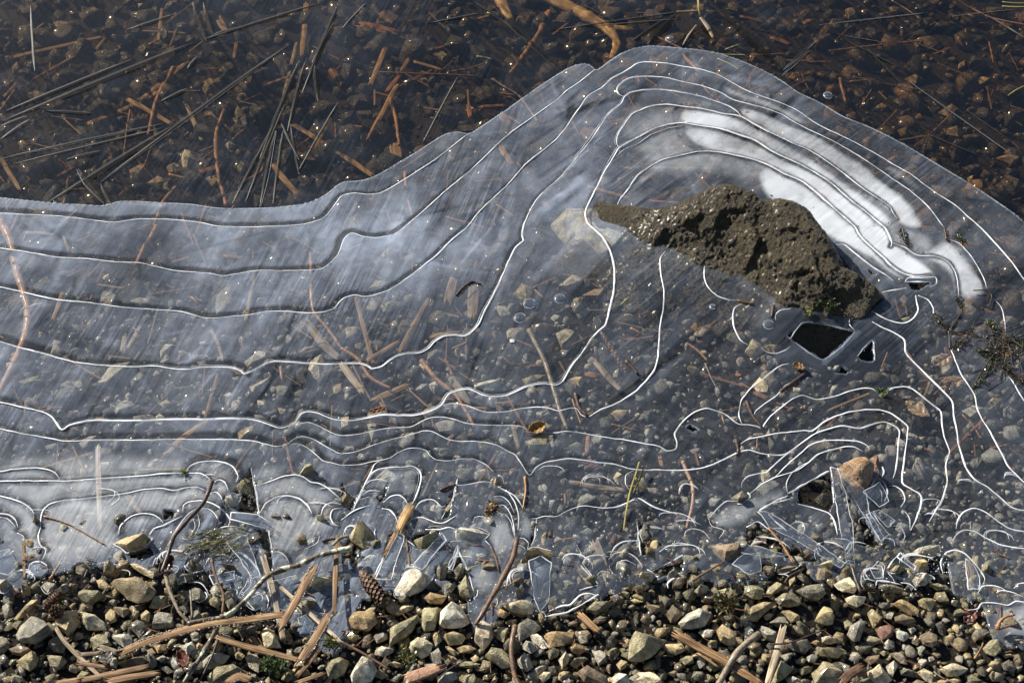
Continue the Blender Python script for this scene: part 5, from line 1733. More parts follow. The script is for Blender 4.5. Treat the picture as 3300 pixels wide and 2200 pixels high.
for si, line in enumerate(STONES):
    t, colr, mode, rest = line.split(' ', 3)
    r = random.Random(500 + si)
    px = np.array([[float(v) for v in q.split(',')] for q in rest.split()])
    ox, oy, s = TILE[t]
    dpx = np.stack([(ox + px[:, 0] / s) / 1.40306, (oy + px[:, 1] / s) / 1.40306], -1)
    area = poly_area(dpx)
    cpx = px.mean(0)
    p0 = on_bed(t, *cpx)
    wpx = np.ptp(px, axis=0)
    size = math.sqrt(poly_area(px)) * mper(t, p0)
    h = size * r.uniform(0.62, 0.82)
    zb = bed(p0[0], p0[1])
    if mode == 's':
        z0 = max(zb, -0.006) + 0.002
    elif mode == 'p':
        z0 = zb
        h = max(h, 0.006 - zb + size * 0.25)
    else:
        z0 = zb - 0.1 * h
        h = min(h, (WATER_Z - 0.003 - z0)) if zb < -0.014 else min(h, 0.011)
        if t in ('T22', 'T12', 'T02') and h < 0.3 * size:
            h = 0.3 * size
    zm = z0 + 0.5 * h if mode != 'p' else max(z0 + 0.5 * h, 0.002)
    out3 = np.array([at(t, x, y, zm) for x, y in px])
    c = out3[:, :2].mean(0)
    out2 = (out3[:, :2] - c) * 1.07
    # the back rim is seen over the top of the stone: pull it in by the height it hides
    back = out2[:, 1] > 0
    out2[back, 1] *= 1 - min(0.4, 0.30 * h / max(1e-4, out2[:, 1].max()))
    asp = math.sqrt(np.linalg.eigvalsh(np.cov(out2.T))[1] / max(1e-9, np.linalg.eigvalsh(np.cov(out2.T))[0]))
    big = area > 900
    me = hull_mesh('pebble', stone_points(out2, h, 0.0, r), size * (0.014 if colr != 'mint' else 0.12), (2 if area > 3000 else 1) if big else 0, 0.028, si)
    o = link('pebble', me, MAT['stone_' + colr])
    o.location = (c[0], c[1], z0)
    dcen = dpx.mean(0)
    tag(o, unique_label(stone_label(colr, area, asp, mode, dcen[0], dcen[1]), dcen[0], dcen[1]), 'pebble', STONE_GROUP[mode])
    stone_sites.append((c[0], c[1], size * 0.5))
    if mode == 'p' or (mode == 's' and c[1] > -0.335 and r.random() < 0.5):
        rim_ring(c, out2, max(0.0006, z0 + 0.35 * h if mode == 's' else 0.0008), 1.0)

sites = np.array(stone_sites)

# the rest of the gravel: one carpet, too many to count
pts, sz, cl, zl = [], [], [], []
PAL_SHORE = [STONE_COL[k] for k in ('tan', 'grey', 'olive', 'olive', 'dark', 'dark', 'brown', 'grey', 'tan')]
PAL_MID = [STONE_COL[k] for k in ('grey', 'dark', 'dark', 'pale', 'brown', 'dark', 'pale', 'pink', 'cream', 'dark')]
PAL_MID = [(0.85 * (0.7 * c[0] + 0.3 * c[2]), 0.85 * (0.7 * c[1] + 0.3 * c[2]), 0.85 * (0.8 * c[2] + 0.2 * c[0])) for c in PAL_MID]
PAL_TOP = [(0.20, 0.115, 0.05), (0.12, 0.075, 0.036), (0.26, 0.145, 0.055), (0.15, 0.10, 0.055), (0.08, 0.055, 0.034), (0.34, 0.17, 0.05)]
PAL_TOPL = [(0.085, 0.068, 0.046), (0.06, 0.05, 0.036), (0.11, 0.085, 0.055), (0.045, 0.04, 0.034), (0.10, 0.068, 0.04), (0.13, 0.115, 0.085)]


def scatter(y0, y1, spacing, smin, smax, keep, pal_of, avoid, poke=False):
    for yy in np.arange(y0, y1, spacing):
        half = 0.66 + 0.22 * (yy + 0.43) + 0.16
        for xx in np.arange(-half, half, spacing):
            if rng.random() > keep:
                continue
            x = xx + rng.uniform(-0.5, 0.5) * spacing
            y = yy + rng.uniform(-0.5, 0.5) * spacing
            s_ = rng.uniform(smin, smax) * (0.85 if y > 0.1 and x > 0.25 else 1.0)
            if avoid:
                d = np.hypot(sites[:, 0] - x, sites[:, 1] - y)
                if (d < sites[:, 2] * 0.85 + s_ * 0.25).any():
                    continue
            if any(abs(x - c_[0]) < r_[0] * 1.1 and abs(y - c_[1]) < r_[1] * 1.15 for c_, r_ in SHADE_PITS):
                continue
            zb = bed(x, y)
            shore_like = y < -0.29 + 0.02 * math.sin(x * 9)
            pal = pal_of(x, y)
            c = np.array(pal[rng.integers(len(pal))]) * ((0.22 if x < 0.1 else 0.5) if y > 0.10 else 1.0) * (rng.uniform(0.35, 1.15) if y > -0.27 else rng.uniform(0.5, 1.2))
            pts.append((x, y, zb + s_ * 0.12 if y > -0.27 else max(zb, -0.009) + s_ * (0.16 if s_ > 0.0105 else 0.05)))
            sz.append(s_)
            cl.append((*c, 1))
            zl.append(0.05 if shore_like or poke else WATER_Z - 0.0015)
            if poke:
                pts[-1] = (x, y, -0.001)


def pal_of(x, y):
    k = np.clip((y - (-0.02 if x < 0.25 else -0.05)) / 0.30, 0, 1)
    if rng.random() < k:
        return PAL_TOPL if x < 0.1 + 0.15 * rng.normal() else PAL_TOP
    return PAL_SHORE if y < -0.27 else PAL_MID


scatter(-0.56, -0.20, 0.0075, 0.003, 0.010, 0.85, pal_of, False)
scatter(-0.56, -0.27, 0.0135, 0.010, 0.021, 0.95, pal_of, True)
scatter(-0.325, -0.235, 0.026, 0.011, 0.020, 0.30, lambda x, y: PAL_SHORE, True, True)
scatter(-0.26, 0.15, 0.032, 0.020, 0.036, 0.38, pal_of, True)
scatter(-0.26, 0.15, 0.016, 0.007, 0.019, 0.85, pal_of, False)
scatter(0.10, 0.80, 0.036, 0.026, 0.055, 0.6, pal_of, True)
scatter(0.10, 0.80, 0.021, 0.008, 0.028, 0.6, pal_of, False)
scatter(-0.26, 0.5, 0.012, 0.003, 0.009, 0.75, pal_of, False)
gr = gravel('gravel', np.array(pts), np.array(sz), np.array(cl), np.array(zl), MAT['gravel'])
tag(gr, 'small wet gravel and stones carpeting the shore and lake bed', 'gravel', kind='stuff')

# ================================================================ THE BIG ROCK
TILE['R'] = (1850, 550, 2.24)
CREST = [(150, 240, .003), (330, 255, .006), (560, 280, .010), (760, 230, .026), (920, 150, .042), (1060, 100, .052), (1150, 110, .054), (1280, 180, .050), (1340, 212, .049), (1420, 212, .051), (1540, 198, .056),
         (1640, 258, .054), (1720, 360, .049), (1790, 450, .045), (1850, 560, .039), (1900, 680, .031), (2000, 730, .026), (2100, 780, .020), (2190, 860, .012), (2215, 920, .005)]
FRONT = [(140, 262), (210, 340), (380, 400), (500, 500), (620, 560), (800, 612), (900, 640), (1010, 672), (1100, 712), (1200, 762), (1300, 830), (1400, 882), (1480, 950), (1520, 978), (1620, 985), (1720, 1005), (1860, 1035), (1960, 1045), (2080, 1062), (2140, 1000)]
cr = np.array([at('R', x, y, z) for x, y, z in CREST])
fr_ = np.array([at('R', x, y, 0.001) for x, y in FRONT])
ns = len(cr)
Tn = np.gradient(cr[:, :2], axis=0)
Tn /= np.linalg.norm(Tn, axis=1)[:, None]
Nb = np.stack([-Tn[:, 1], Tn[:, 0]], -1)
rows = []
sk = np.linspace(0, 1, ns)
endk = np.minimum(1, np.minimum(sk, 1 - sk) * 8)
for back, z in ((1.5, -0.045), (0.95, -0.012), (0.62, 0.0)):
    q = cr.copy()
    q[:, :2] += Nb * (cr[:, 2:3] * back * 0.75 + 0.004)
    q[:, 2] = z
    rows.append(q)
q = cr.copy()
q[:, :2] += Nb * (cr[:, 2:3] * 0.32)
q[:, 2] = cr[:, 2] * 0.62
rows.append(q)
rows.append(cr)
for k in (0.25, 0.5, 0.75):
    q = cr * (1 - k) + fr_ * k
    q[:, 2] += 0.010 * math.sin(math.pi * k) * (cr[:, 2] / 0.05) * (1.2 - k)
    rows.append(q)
rows.append(fr_)
Nf = np.stack([Tn[:, 1], -Tn[:, 0]], -1)
lefty = np.exp(-(sk / 0.22) ** 2)[:, None]
for d, z in ((0.022, -0.012), (0.055, -0.034), (0.075, -0.052)):
    q = fr_.copy()
    q[:, :2] += Nf * d * (0.5 + 0.9 * np.exp(-((sk - 0.25) / 0.3) ** 2))[:, None] + np.array((-0.6, 0.1)) * d * lefty
    q[:, 2] = z
    rows.append(q)
R3 = np.stack(rows)                                  # rows x stations x 3
dense = np.stack([smooth_path(R3[i], 0.0008)[np.linspace(0, len(smooth_path(R3[i], 0.0008)) - 1, 420).astype(int)] for i in range(len(R3))])
full = []
for j in range(420):
    col = smooth_path(dense[:, j], 0.0012)
    full.append(col[np.linspace(0, len(col) - 1, 210).astype(int)])
G = np.array(full)
gs, gt = np.gradient(G, axis=0), np.gradient(G, axis=1)
Nn = np.cross(gs, gt)
Nn /= np.linalg.norm(Nn, axis=2)[:, :, None] + 1e-9
if Nn[:, 50, 2].mean() < 0:
    Nn = -Nn
PP = G.reshape(-1, 3)
amp = 0.0020 * fnoise(PP, 15, 51, 2) + 0.0010 * fnoise(PP, 120, 61, 2) + 0.0010 * fnoise(PP, 300, 71, 3)
# fracture planes: every cell of the surface is cut to its own tilt
frng = np.random.default_rng(12)
seeds = PP[frng.integers(0, len(PP), 90)]
tilts = frng.normal(0, 0.09, (90, 3))
offs = frng.normal(0, 0.0010, 90)
d2 = ((PP[:, None, :] - seeds[None]) ** 2).sum(-1)
wgt = np.exp(-(d2 - d2.min(1)[:, None]) / 0.00007)
wgt /= wgt.sum(1)[:, None]
plane = np.einsum('ij,ij->i', PP @ tilts.T - (seeds * tilts).sum(1)[None] + offs[None], wgt)
amp = amp + np.clip(plane, -0.0025, 0.004)
pit = vnoise(PP, 120, 81)
amp = amp - 0.0050 * np.clip(pit - 0.66, 0, 1) * 2
hk = np.clip(np.interp(np.linspace(0, 1, 420), sk, cr[:, 2]) / 0.030, 0.12, 1.0)
amp = (amp.reshape(420, 210) * hk[:, None]).ravel()
ek = np.minimum(1, np.minimum(np.arange(420), 419 - np.arange(420)) / 22.0)[:, None] * np.ones((1, 210))
PP = PP + Nn.reshape(-1, 3) * (amp * (0.25 + 0.75 * ek.ravel()))[:, None]
me = mesh_from('rock', PP, grid_faces(420, 210)[:, ::-1].copy())
big_rock = link('rock', me, MAT['rock'])
tag(big_rock, 'large dark pitted wet rock rising through the terraced ice', 'rock')

# the reddish-brown rock standing in the broken ice
for poly, hh, nm, lab, mt in (
        ([(1040, 70), (1130, 20), (1250, 0), (1340, 70), (1310, 190), (1240, 255), (1130, 170)], 0.045, 'rock', 'fist-sized reddish-brown rock standing in broken ice splinters', 'red_rock'),
        ([(1280, 0), (1345, -40), (1378, 20), (1380, 120), (1330, 160), (1290, 80)], 0.030, 'rock', 'flat dark rust-red stone leaning behind the reddish-brown rock', 'stone_red')):
    if mt == 'red_rock':
        MAT['red_rock'] = stone_material('red_rock', (0.24, 0.15, 0.09), speck=0.4, vein=(0.30, 0.11, 0.03))
    zm = 0.008
    o3 = np.array([at('T22', x, y, zm) for x, y in poly])
    c = o3[:, :2].mean(0)
    o2 = o3[:, :2] - c
    o2[:, 1] *= 0.86
    me = hull_mesh('rock', stone_points(o2, hh, 0.0, random.Random(5)), 0.004, 3, 0.05, 9)
    o = link(nm, me, MAT[mt])
    o.location = (c[0], c[1], bed(*c) - 0.004)
    tag(o, lab, 'rock')
    rim_ring(c, o2, 0.0008, 1.1)


# ================================================================ PLANT PIECES
def strip_mesh(name, path, width, thick=0.0009, groove=0.00035, ragged=0.5, seed=0, curl=0.15, twist=0.0):
    """A flat dry blade: ribbed on top, ragged at both ends."""
    r = random.Random(seed)
    P = np.asarray(path, float)
    n = len(P)
    T = np.gradient(P, axis=0)
    T /= np.linalg.norm(T, axis=1)[:, None] + 1e-9
    S = np.cross(T, (0, 0, 1.0))
    S /= np.linalg.norm(S, axis=1)[:, None] + 1e-9
    U = np.cross(S, T)
    cols = 9
    u = np.linspace(-1, 1, cols)
    W = np.broadcast_to(np.asarray(width, float), (n,)) / 2
    tt = np.linspace(0, 1, n)
    W = W * (1 + 0.10 * vnoise(P + seed, 60, seed)) * (1 - 0.30 * np.clip(np.abs(tt - 0.4) * 1.5, 0, 1) ** 2)
    P = P + S * (0.22 * W * vnoise(P + 3.3 * seed, 18, seed + 5))[:, None]
    e0 = np.array([r.uniform(-1, 1) for _ in range(cols)]) * ragged * W.mean()
    e1 = np.array([r.uniform(-1, 1) for _ in range(cols)]) * ragged * W.mean()
    ribs = np.array([0, 1, -0.2, 1, 0.1, 1, -0.3, 0.9, 0]) * groove
    V, uv = [], []
    L = np.concatenate([[0], np.cumsum(np.linalg.norm(np.diff(P, axis=0), axis=1))])
    off = r.uniform(0, 5)
    for side in (1, 0):
        for i in range(n):
            for k in range(cols):
                p = P[i] + S[i] * u[k] * W[i]
                if i == 0:
                    p = p - T[0] * e0[k]
                if i == n - 1:
                    p = p + T[-1] * e1[k]
                z = -curl * W[i] * (u[k] ** 2 - 0.3) + (ribs[k] if side else -thick)
                V.append(p + U[i] * z)
                uv.append((L[i] + off, (u[k] + 1) / 2 + off))
    F = []
    m = n * cols
    for i in range(n - 1):
        for k in range(cols - 1):
            a = i * cols + k
            F.append([a, a + cols, a + cols + 1, a + 1])
            F.append([m + a, m + a + 1, m + a + cols + 1, m + a + cols])
        a, b = i * cols, i * cols + cols - 1
        F.append([a, m + a, m + a + cols, a + cols])
        F.append([b, b + cols, m + b + cols, m + b])
    for k in range(cols - 1):
        F.append([k, k + 1, m + k + 1, m + k])
        a = (n - 1) * cols + k
        F.append([a, m + a, m + a + 1, a + 1])
    me = mesh_from(name, V, F)
    set_uv(me, uv)
    return me


def lift_of(mode, p, extra=0.0):
    zb = bed(p[0], p[1])
    if mode == 'u':
        return min(zb + 0.011 + extra, WATER_Z - 0.002)
    if mode == 'i':
        return 0.0012 + extra
    if mode == 'h':
        return 0.006 + extra
    return max(zb, -0.004) + 0.019 + extra


def trace(t, pts, mode, extra=0.0):
    out = []
    for q in pts:
        x, y = q[:2]
        e = q[2] if len(q) > 2 else 0.0
        z = 0.0
        for _ in range(5):
            p = at(t, x, y, z)
            z = lift_of(mode, p, extra + e)
        out.append(at(t, x, y, z))
    return np.array(out)


WHERE = {'u': 'sunken', 'i': 'frozen-in', 's': 'stranded', 'h': 'ice-top'}
MWORD = {'straw': 'straw-coloured', 'straw_pale': 'cream', 'straw_sunk': 'golden-brown', 'straw_grey': 'grey-brown', 'rust': 'rust-red', 'wood': 'tan', 'grass_yellow': 'yellow', 'grass_green': 'green',
         'bark_brown': 'brown', 'bark_dark': 'dark', 'bark_pink': 'pinkish', 'bark_orange': 'orange-brown', 'bark_grey': 'grey-brown', 'bark_lichen': 'lichen-spotted'}
# kind tile width material mode : points | label
DEBRIS = """
reed_blade T00 34 straw_sunk u : 90,390 400,318 700,250
reed_blade T00 42 straw_sunk u : 600,850 860,740 1130,612
reed_blade T00 44 straw_sunk u : 970,690 1280,430
reed_blade T00 38 straw_sunk u : 880,680 1180,850
reed_blade T00 22 rust u : 220,550 520,380
reed_blade T00 30 straw_grey u : 1290,730 1390,970
wood_chip T00 50 straw_sunk u : 1500,115 1555,215
reed_blade T00 18 straw_sunk u : 980,210 1290,225
reed_blade T00 26 straw_sunk u : 1090,280 1115,60
reed_blade T00 32 straw_sunk u : 0,1080 140,1310
reed_blade T00 40 straw_sunk u : 2110,20 2080,380
reed_blade T00 24 straw_grey u : 2040,290 1950,660
reed_blade T00 24 straw_sunk u : 1810,590 2010,520
reed_blade T00 34 straw_sunk u : 1920,790 2130,920 2350,1060
reed_blade T00 30 straw_sunk u : 2270,810 2130,1100
wood_chip T00 44 straw_sunk u : 1880,1130 1980,1260 2080,1360
reed_blade T00 26 straw_sunk u : 1625,295 1612,400
reed_blade T00 20 straw u : 940,920 1010,790
twig T00 32 bark_orange u : 1195,470 1080,690 1020,930
twig T00 30 bark_orange u : 1565,715 1490,930 1500,1200 1560,1410
twig T00 12 rust u : 895,755 870,900 850,1095
twig T00 24 bark_orange u : 1160,1205 1340,1240
twig T00 22 bark_orange u : 1820,1085 1795,1180 1680,1250
twig T00 30 bark_orange u : 1210,1290 1120,1400 1060,1560
wood_chip T00 22 straw_sunk u : 0,240 60,262
wood_chip T00 26 rust u : 400,1210 520,1140
twig T00 18 bark_orange u : 440,1400 470,1220
wood_chip T00 40 straw_sunk u : 1420,780 1470,780
wood_chip T00 60 rust u : 2280,470 2320,540
twig T00 14 rust u : 1600,960 1760,830
reed_blade T00 22 straw_sunk u : 660,340 720,260
reed_blade T00 24 straw_sunk u : 20,670 110,570
twig T00 16 rust u : 0,760 100,620
wood_chip T00 46 rust u : 1280,1210 1530,1140
reed_blade T00 30 rust u : 2030,1045 2180,1105
reed_blade T10 30 straw_sunk u : 540,275 410,490
reed_blade T10 38 straw_sunk u : 380,590 180,960
reed_blade T10 38 straw_sunk u : 330,260 200,580
reed_blade T10 26 straw_sunk u : 500,420 700,480
reed_blade T10 40 straw_sunk u : 0,1060 220,1210
wood_chip T10 34 rust u : 400,520 310,630
twig T10 40 rust u : 1430,80 1370,220 1290,340 1170,500 | crooked rust-red stick beside the tan driftwood under the clear ice
twig T10 9 bark_orange u : 760,490 900,465 1040,415
twig T10 10 rust u : 260,495 600,505 940,520
twig T10 26 rust u : 340,680 380,850 400,1000
twig T10 14 bark_grey u : 1040,540 1230,670 1350,830
wood_chip T10 75 rust u : 140,165 380,215 | broad rust-brown wood chip lying flat under the clear ice
wood_chip T10 85 straw_sunk u : 370,980 390,1100
wood_chip T10 24 rust u : 650,330 750,305
wood_chip T10 22 straw_sunk u : 920,130 1030,105
wood_chip T10 28 rust u : 960,735 1140,725
wood_chip T10 34 rust u : 880,720 890,800
twig T10 14 rust u : 1180,200 1230,110 1340,90
twig T10 16 rust u : 1060,640 1200,655
wood_chip T10 60 rust u : 1110,790 1150,860
twig T10 20 straw_sunk u : 440,1180 450,1330 490,1480
wood_chip T10 46 straw_sunk u : 1100,1010 1180,1130
twig T10 12 straw_grey u : 1690,1040 1830,1095
wood_chip T10 44 straw_sunk u : 1370,1340 1420,1430
twig T10 14 rust u : 1070,1410 1190,1490
twig T10 30 rust u : 1700,1290 2000,1370 2330,1400
twig T10 16 rust u : 2140,240 2230,280 2340,330
twig T20 30 rust u : 0,380 60,440 110,490
twig T20 12 rust u : 90,500 160,620 260,700
wood_chip T20 40 rust u : 620,255 740,305
twig T20 14 rust u : 1010,350 1350,310 1700,272
twig T20 20 rust u : 1085,540 1100,620 1120,700
twig T20 12 rust u : 1950,200 1945,260 1960,310
twig T20 10 bark_orange u : 2110,290 2140,430
twig T20 10 rust u : 1730,900 1810,820 1880,750
wood_chip T20 34 bark_orange u : 830,155 900,130
twig T20 12 rust u : 1150,560 1330,545
reed_blade T20 26 rust u : 400,110 560,150
twig T01 58 bark_pink u : -60,-120 30,0 80,130 130,330 190,560 190,700 130,850 60,1020 0,1150 -60,1300 | thick smooth pinkish branch curving down under the milky ice
twig T01 38 bark_orange u : 1085,-10 1000,130 940,260
reed_blade T01 32 straw_sunk u : 430,450 400,540 360,640
reed_blade T01 30 straw_grey u : 1750,310 1690,640
twig T01 26 bark_orange u : 2140,180 2155,560 2260,700 2350,830
twig T11 28 bark_orange u : 0,832 120,910 200,1030 340,1110
reed_blade T01 24 straw_grey u : 1450,700 1500,800 1535,920
reed_blade T01 24 straw u : 1500,1000 1460,1150 1410,1310
reed_blade T01 42 straw_sunk u : 1430,1330 1250,1450 1150,1560
twig T01 15 bark_dark u : 1000,1410 1080,1385 1230,1350
twig T01 13 bark_brown u : 1370,1148 1440,1140 1500,1105
reed_blade T01 18 straw_sunk u : 420,0 470,170
reed_blade T01 28 straw_grey u : 170,30 390,42
reed_blade T01 64 straw_grey u : 2100,640 2230,800 2340,900
twig T01 24 rust u : 1760,20 1710,170
wood_chip T01 30 rust u : 1540,190 1680,210
twig T01 16 rust u : 1320,480 1360,520
reed_blade T01 40 straw_grey u : 840,860 860,740
reed_blade T01 30 straw_grey u : 880,830 960,680
twig T01 20 rust u : 1930,960 1945,1060
twig T01 12 rust u : 920,690 950,720
twig T11 32 bark_grey u : 1290,700 1400,920 1450,1080 1500,1250 1560,1390 | long grey-brown twig slanting under the clear ice towards the curled ochre leaf
twig T11 30 bark_orange u : 550,910 650,1040 780,1140 860,1270 920,1370
twig T11 18 bark_brown u : 80,950 210,1200
reed_blade T11 54 straw u : 220,1190 460,1080
reed_blade T11 54 straw_grey u : 740,1010 810,1110 880,1215
reed_blade T11 36 straw u : 170,920 400,780
reed_blade T11 38 straw u : 600,490 480,700 400,860
reed_blade T11 34 straw u : 100,470 170,740 220,940
reed_blade T11 54 straw_pale u : 0,930 80,1040 150,1140
reed_blade T11 42 straw_grey u : 1740,920 1830,1020 1930,1120
twig T11 26 bark_dark i : 1960,920 2010,970 2045,1010
twig T11 26 bark_dark i : 1612,1140 1640,1240 1692,1300
twig T11 11 bark_orange u : 1590,1180 1620,1270 1650,1350
reed_blade T11 22 straw u : 860,1235 1020,1242
wood_chip T11 27 bark_orange u : 1700,1430 1690,1560
wood_chip T11 30 straw_grey u : 1180,1360 1220,1520
wood_chip T11 80 straw_grey u : 910,390 900,620
twig T11 14 bark_dark i : 790,465 840,410 900,370 960,390
twig T11 14 bark_brown u : 1090,870 1180,940 1330,930
wood_chip T11 70 straw_grey u : 730,520 780,330
twig T11 16 bark_orange u : 1990,690 2090,740
twig T11 12 rust u : 1700,1000 1800,1020
wood_chip T11 34 rust u : 1680,1010 1760,1035
twig T11 10 bark_orange u : 1850,1350 2040,1395
reed_blade T11 46 straw u : 620,745 820,725
twig T11 14 rust u : 1330,430 1400,490
twig T21 18 bark_orange u : 40,800 110,850 170,915
twig T21 9 bark_grey u : 155,935 190,1020 230,1100
twig T21 22 bark_dark i : 440,1195 480,1290 545,1375
twig T21 26 bark_dark i : 370,1460 385,1535 370,1568
twig T21 22 bark_brown i : 380,500 430,515 480,525
twig T21 24 bark_dark i : 625,540 620,580 612,615
wood_chip T21 38 rust u : 500,1130 590,1180
wood_chip T21 22 rust u : 400,1070 470,1110
twig T21 12 bark_orange u : 1925,1290 2000,1370 2055,1450
twig T21 9 rust u : 515,1440 512,1520
twig T21 10 bark_orange u : 1410,860 1370,970
twig T21 12 rust u : 270,1290 285,1350
twig T21 26 bark_dark i : 680,1130 740,1080 850,1000
twig T21 24 bark_dark i : 2200,960 2290,1010 2420,1120
reed_blade T02 38 straw_pale i : 675,-60,-.004 678,120,-.004 690,520,-.004 | upright pale straw with white ribs frozen into the milky ice
twig T02 31 bark_dark h : 1462,180,.006 1400,330,.008 1290,450,.010 1190,580,.011 1150,700,.012 1115,800,.013 | dark bare twig bridging the ice towards the gravel
twig T02 27 bark_grey s : 1140,820 1165,920 1200,1010 1240,1090 1300,1150
twig T02 38 bark_lichen s : 2420,640 2350,652 2200,690 2050,760 1850,830 1690,1000 1550,1110 1430,1130 1330,1150 1290,1160 | long lichen-spotted branch lying from the ice edge onto the gravel
twig T02 36 bark_lichen s : 1495,1190,-.004 1400,1370 1330,1470 1265,1570 | lichen-spotted branch end running under the long bent reed
twig T02 16 bark_dark s : 1500,1270 1450,1400 1370,1568
reed_blade T02 20 straw i : 160,610 165,730 168,850
twig T02 19 bark_brown s : 1455,720 1490,850 1540,960 1530,1090
twig T02 13 straw_pale s : 1310,930 1315,1020 1322,1120
reed_blade T02 62 straw s : 830,1365 1000,1290 1150,1240 1400,1170 1700,1130 1970,1098 | long bent reed blade with frosted rims crossing the lichen-spotted branch
reed_blade T02 62 straw s : 2165,770,.001 2060,960,.003 1930,1190,.006 | straw reed blade crossing over the bent end of the long reed
reed_blade T02 44 straw_grey s : 1815,700,-.012 1880,950,-.010 1950,1270,-.006
reed_blade T02 27 straw_pale s : 1890,870,-.006 2100,1060,-.004 2350,1290
reed_blade T02 34 straw s : 2325,560,-.010 2310,800,-.006 2300,1090,-.002
reed_blade T02 46 straw s : 1500,1258 1750,1330 2065,1412
reed_blade T02 66 straw s : 2262,1090 2170,1260 2062,1430 | folded straw reed blade standing up beside the green liverwort
reed_blade T02 44 straw s : 2200,1330,-.003 2120,1430,-.003 2050,1515,-.003
reed_blade T02 28 straw_pale s : 390,1200 450,1290 560,1400 700,1530
reed_blade T02 48 straw s : 560,1545 800,1495 1020,1450
reed_blade T02 52 straw s : 750,1555,.002 900,1525,.002 1085,1495,.002
reed_blade T02 36 straw s : 540,1430 650,1450 765,1462
reed_blade T02 42 straw_grey s : 690,1320 820,1362
reed_blade T02 28 straw_grey s : 550,1372 700,1362
reed_blade T02 50 straw s : 370,1572 560,1545
reed_blade T02 34 straw s : 2050,1565 2240,1498
reed_blade T02 60 straw s : 1560,1570 1640,1520 1740,1545
reed_blade T02 20 straw_grey u : 960,105 1280,95
reed_blade T02 38 straw_grey u : 880,280 980,410
twig T02 8 bark_orange i : 300,420 480,480 720,615
twig T02 16 bark_dark s : 580,850 605,790
twig T02 14 rust s : 345,850 410,750
twig T02 9 bark_grey u : 440,740 470,650 510,520
twig T02 22 bark_dark i : 2220,590 2350,565
reed_blade T02 34 straw_grey u : 1830,700 1840,820
twig T12 22 straw_grey s : -60,620 0,565 50,562
reed_blade T12 62 wood i : 475,345,.004 430,430,.005 388,525,.005 | short brown reed stub standing in a crack of the ice
reed_blade T12 34 straw i : 380,530 340,610 295,700
twig T12 36 bark_brown h : 1212,570,.004 1175,720,.006 1090,880,.008 1010,1030,.008 920,1165,.006 | knobbly brown twig slanting from the ice down to the gravel
twig T12 38 bark_brown s : 1195,1175 1170,1330 1190,1500 1225,1590 | sloping twig with bark rings lying between the shore pebbles
reed_blade T12 72 straw_grey u : 1755,600 1800,740 1850,880
wood_chip T12 56 wood u : 1640,770 1690,840 1760,900
wood_chip T12 50 straw s : 1640,1090,-.010 1700,1150,-.008 1775,1215,-.006
reed_blade T12 38 straw_grey u : 1580,185 1750,215 1950,238
twig T12 16 bark_orange u : 1450,612 1530,580 1615,565
wood_chip T12 27 bark_orange u : 2195,10 2210,80
twig T12 8 bark_orange h : 1080,935,.006 1240,845,.008
twig T12 18 bark_brown s : 0,1285 160,1370 325,1475
wood_chip T12 84 bark_pink s : 430,1545 560,1500 690,1455 | flat brown bark strip among the shore pebbles
twig T12 10 bark_dark s : 660,1540 760,1460 860,1410
twig T12 14 bark_brown i : 1030,630 1065,710 1085,800
twig T12 10 bark_orange i : 440,510 455,640 470,760
twig T12 16 bark_orange i : 1265,150 1270,250 1250,370
twig T12 18 bark_dark i : 680,240 740,215 790,205
wood_chip T12 30 rust u : 1860,610 1880,550
wood_chip T12 22 bark_dark i : 1438,560 1442,515
twig T12 22 bark_brown u : 1540,270 1545,350
reed_blade T22 62 straw s : -40,1225 120,1320 300,1420 420,1500 545,1580 | frost-edged split reed blade running off the shore gravel
reed_blade T22 18 straw s : 110,1360,-.002 180,1410,-.002 250,1462,-.002
twig T22 46 bark_grey s : 525,1228,.002 460,1280,.004 380,1350,.005 310,1460,.003 250,1580,.002 | smooth grey-brown stick crossing over the frost-edged reed
reed_blade T22 50 straw_pale s : 692,1188 640,1380 580,1580 | upright pale reed with frosted rims leaning on the gravel
twig T22 9 bark_dark s : 590,1300,.003 680,1298,.005 760,1285,.003 870,1240 990,1200 | black wiry twig looped over the upright pale reed
wood_chip T22 66 bark_brown s : 1095,1565 1160,1500 1235,1455 | ridged brown bark piece on the shore gravel
twig T22 15 bark_orange s : 590,500,-.012 690,620,-.010 762,740,-.006 | orange needle twig lying in the opening of the ice
twig T22 28 bark_dark s : 1165,765,-.004 1190,850,-.002 1225,945 | upright dark splinter beside a cream pebble at the ice edge
twig T22 17 bark_brown s : 70,865,-.008 170,800,-.006 285,735,-.006
twig T22 26 bark_pink u : 0,40 70,220 60,380 20,520
twig T22 25 bark_orange s : 2165,1200,-.008 2180,1150,-.006 2220,1115,-.002 2285,1098 | forked root with upturned ends beside the frosted ice
twig T22 18 bark_brown s : 2180,1195,-.008 2240,1180,-.004 2310,1160
twig T22 13 bark_dark s : 700,880,-.006 740,830,-.004 840,780,-.004
twig T22 14 rust s : 2010,1400 2060,1320 2070,1290
reed_blade T22 30 straw_grey u : 1410,270 1540,280
wood_chip T22 46 straw u : 1960,720 1985,800 1980,860
twig T22 10 straw_pale s : 1730,1490 1770,1520 1810,1545
wood_chip T22 60 bark_orange u : 1190,150 1230,200
""".strip().splitlines()


def knot_radius(path, r, seed):
    n = len(path)
    t = np.linspace(0, 1, n)
    rr = r * (1.08 - 0.28 * t) * (1 + 0.10 * vnoise(path, 40, seed) + 0.08 * vnoise(path, 160, seed + 3))
    g = random.Random(seed)
    for _ in range(max(1, n // 14)):
        k = g.randrange(n)
        rr *= 1 + g.uniform(0.1, 0.32) * np.exp(-((np.arange(n) - k) / 1.4) ** 2)
    return rr


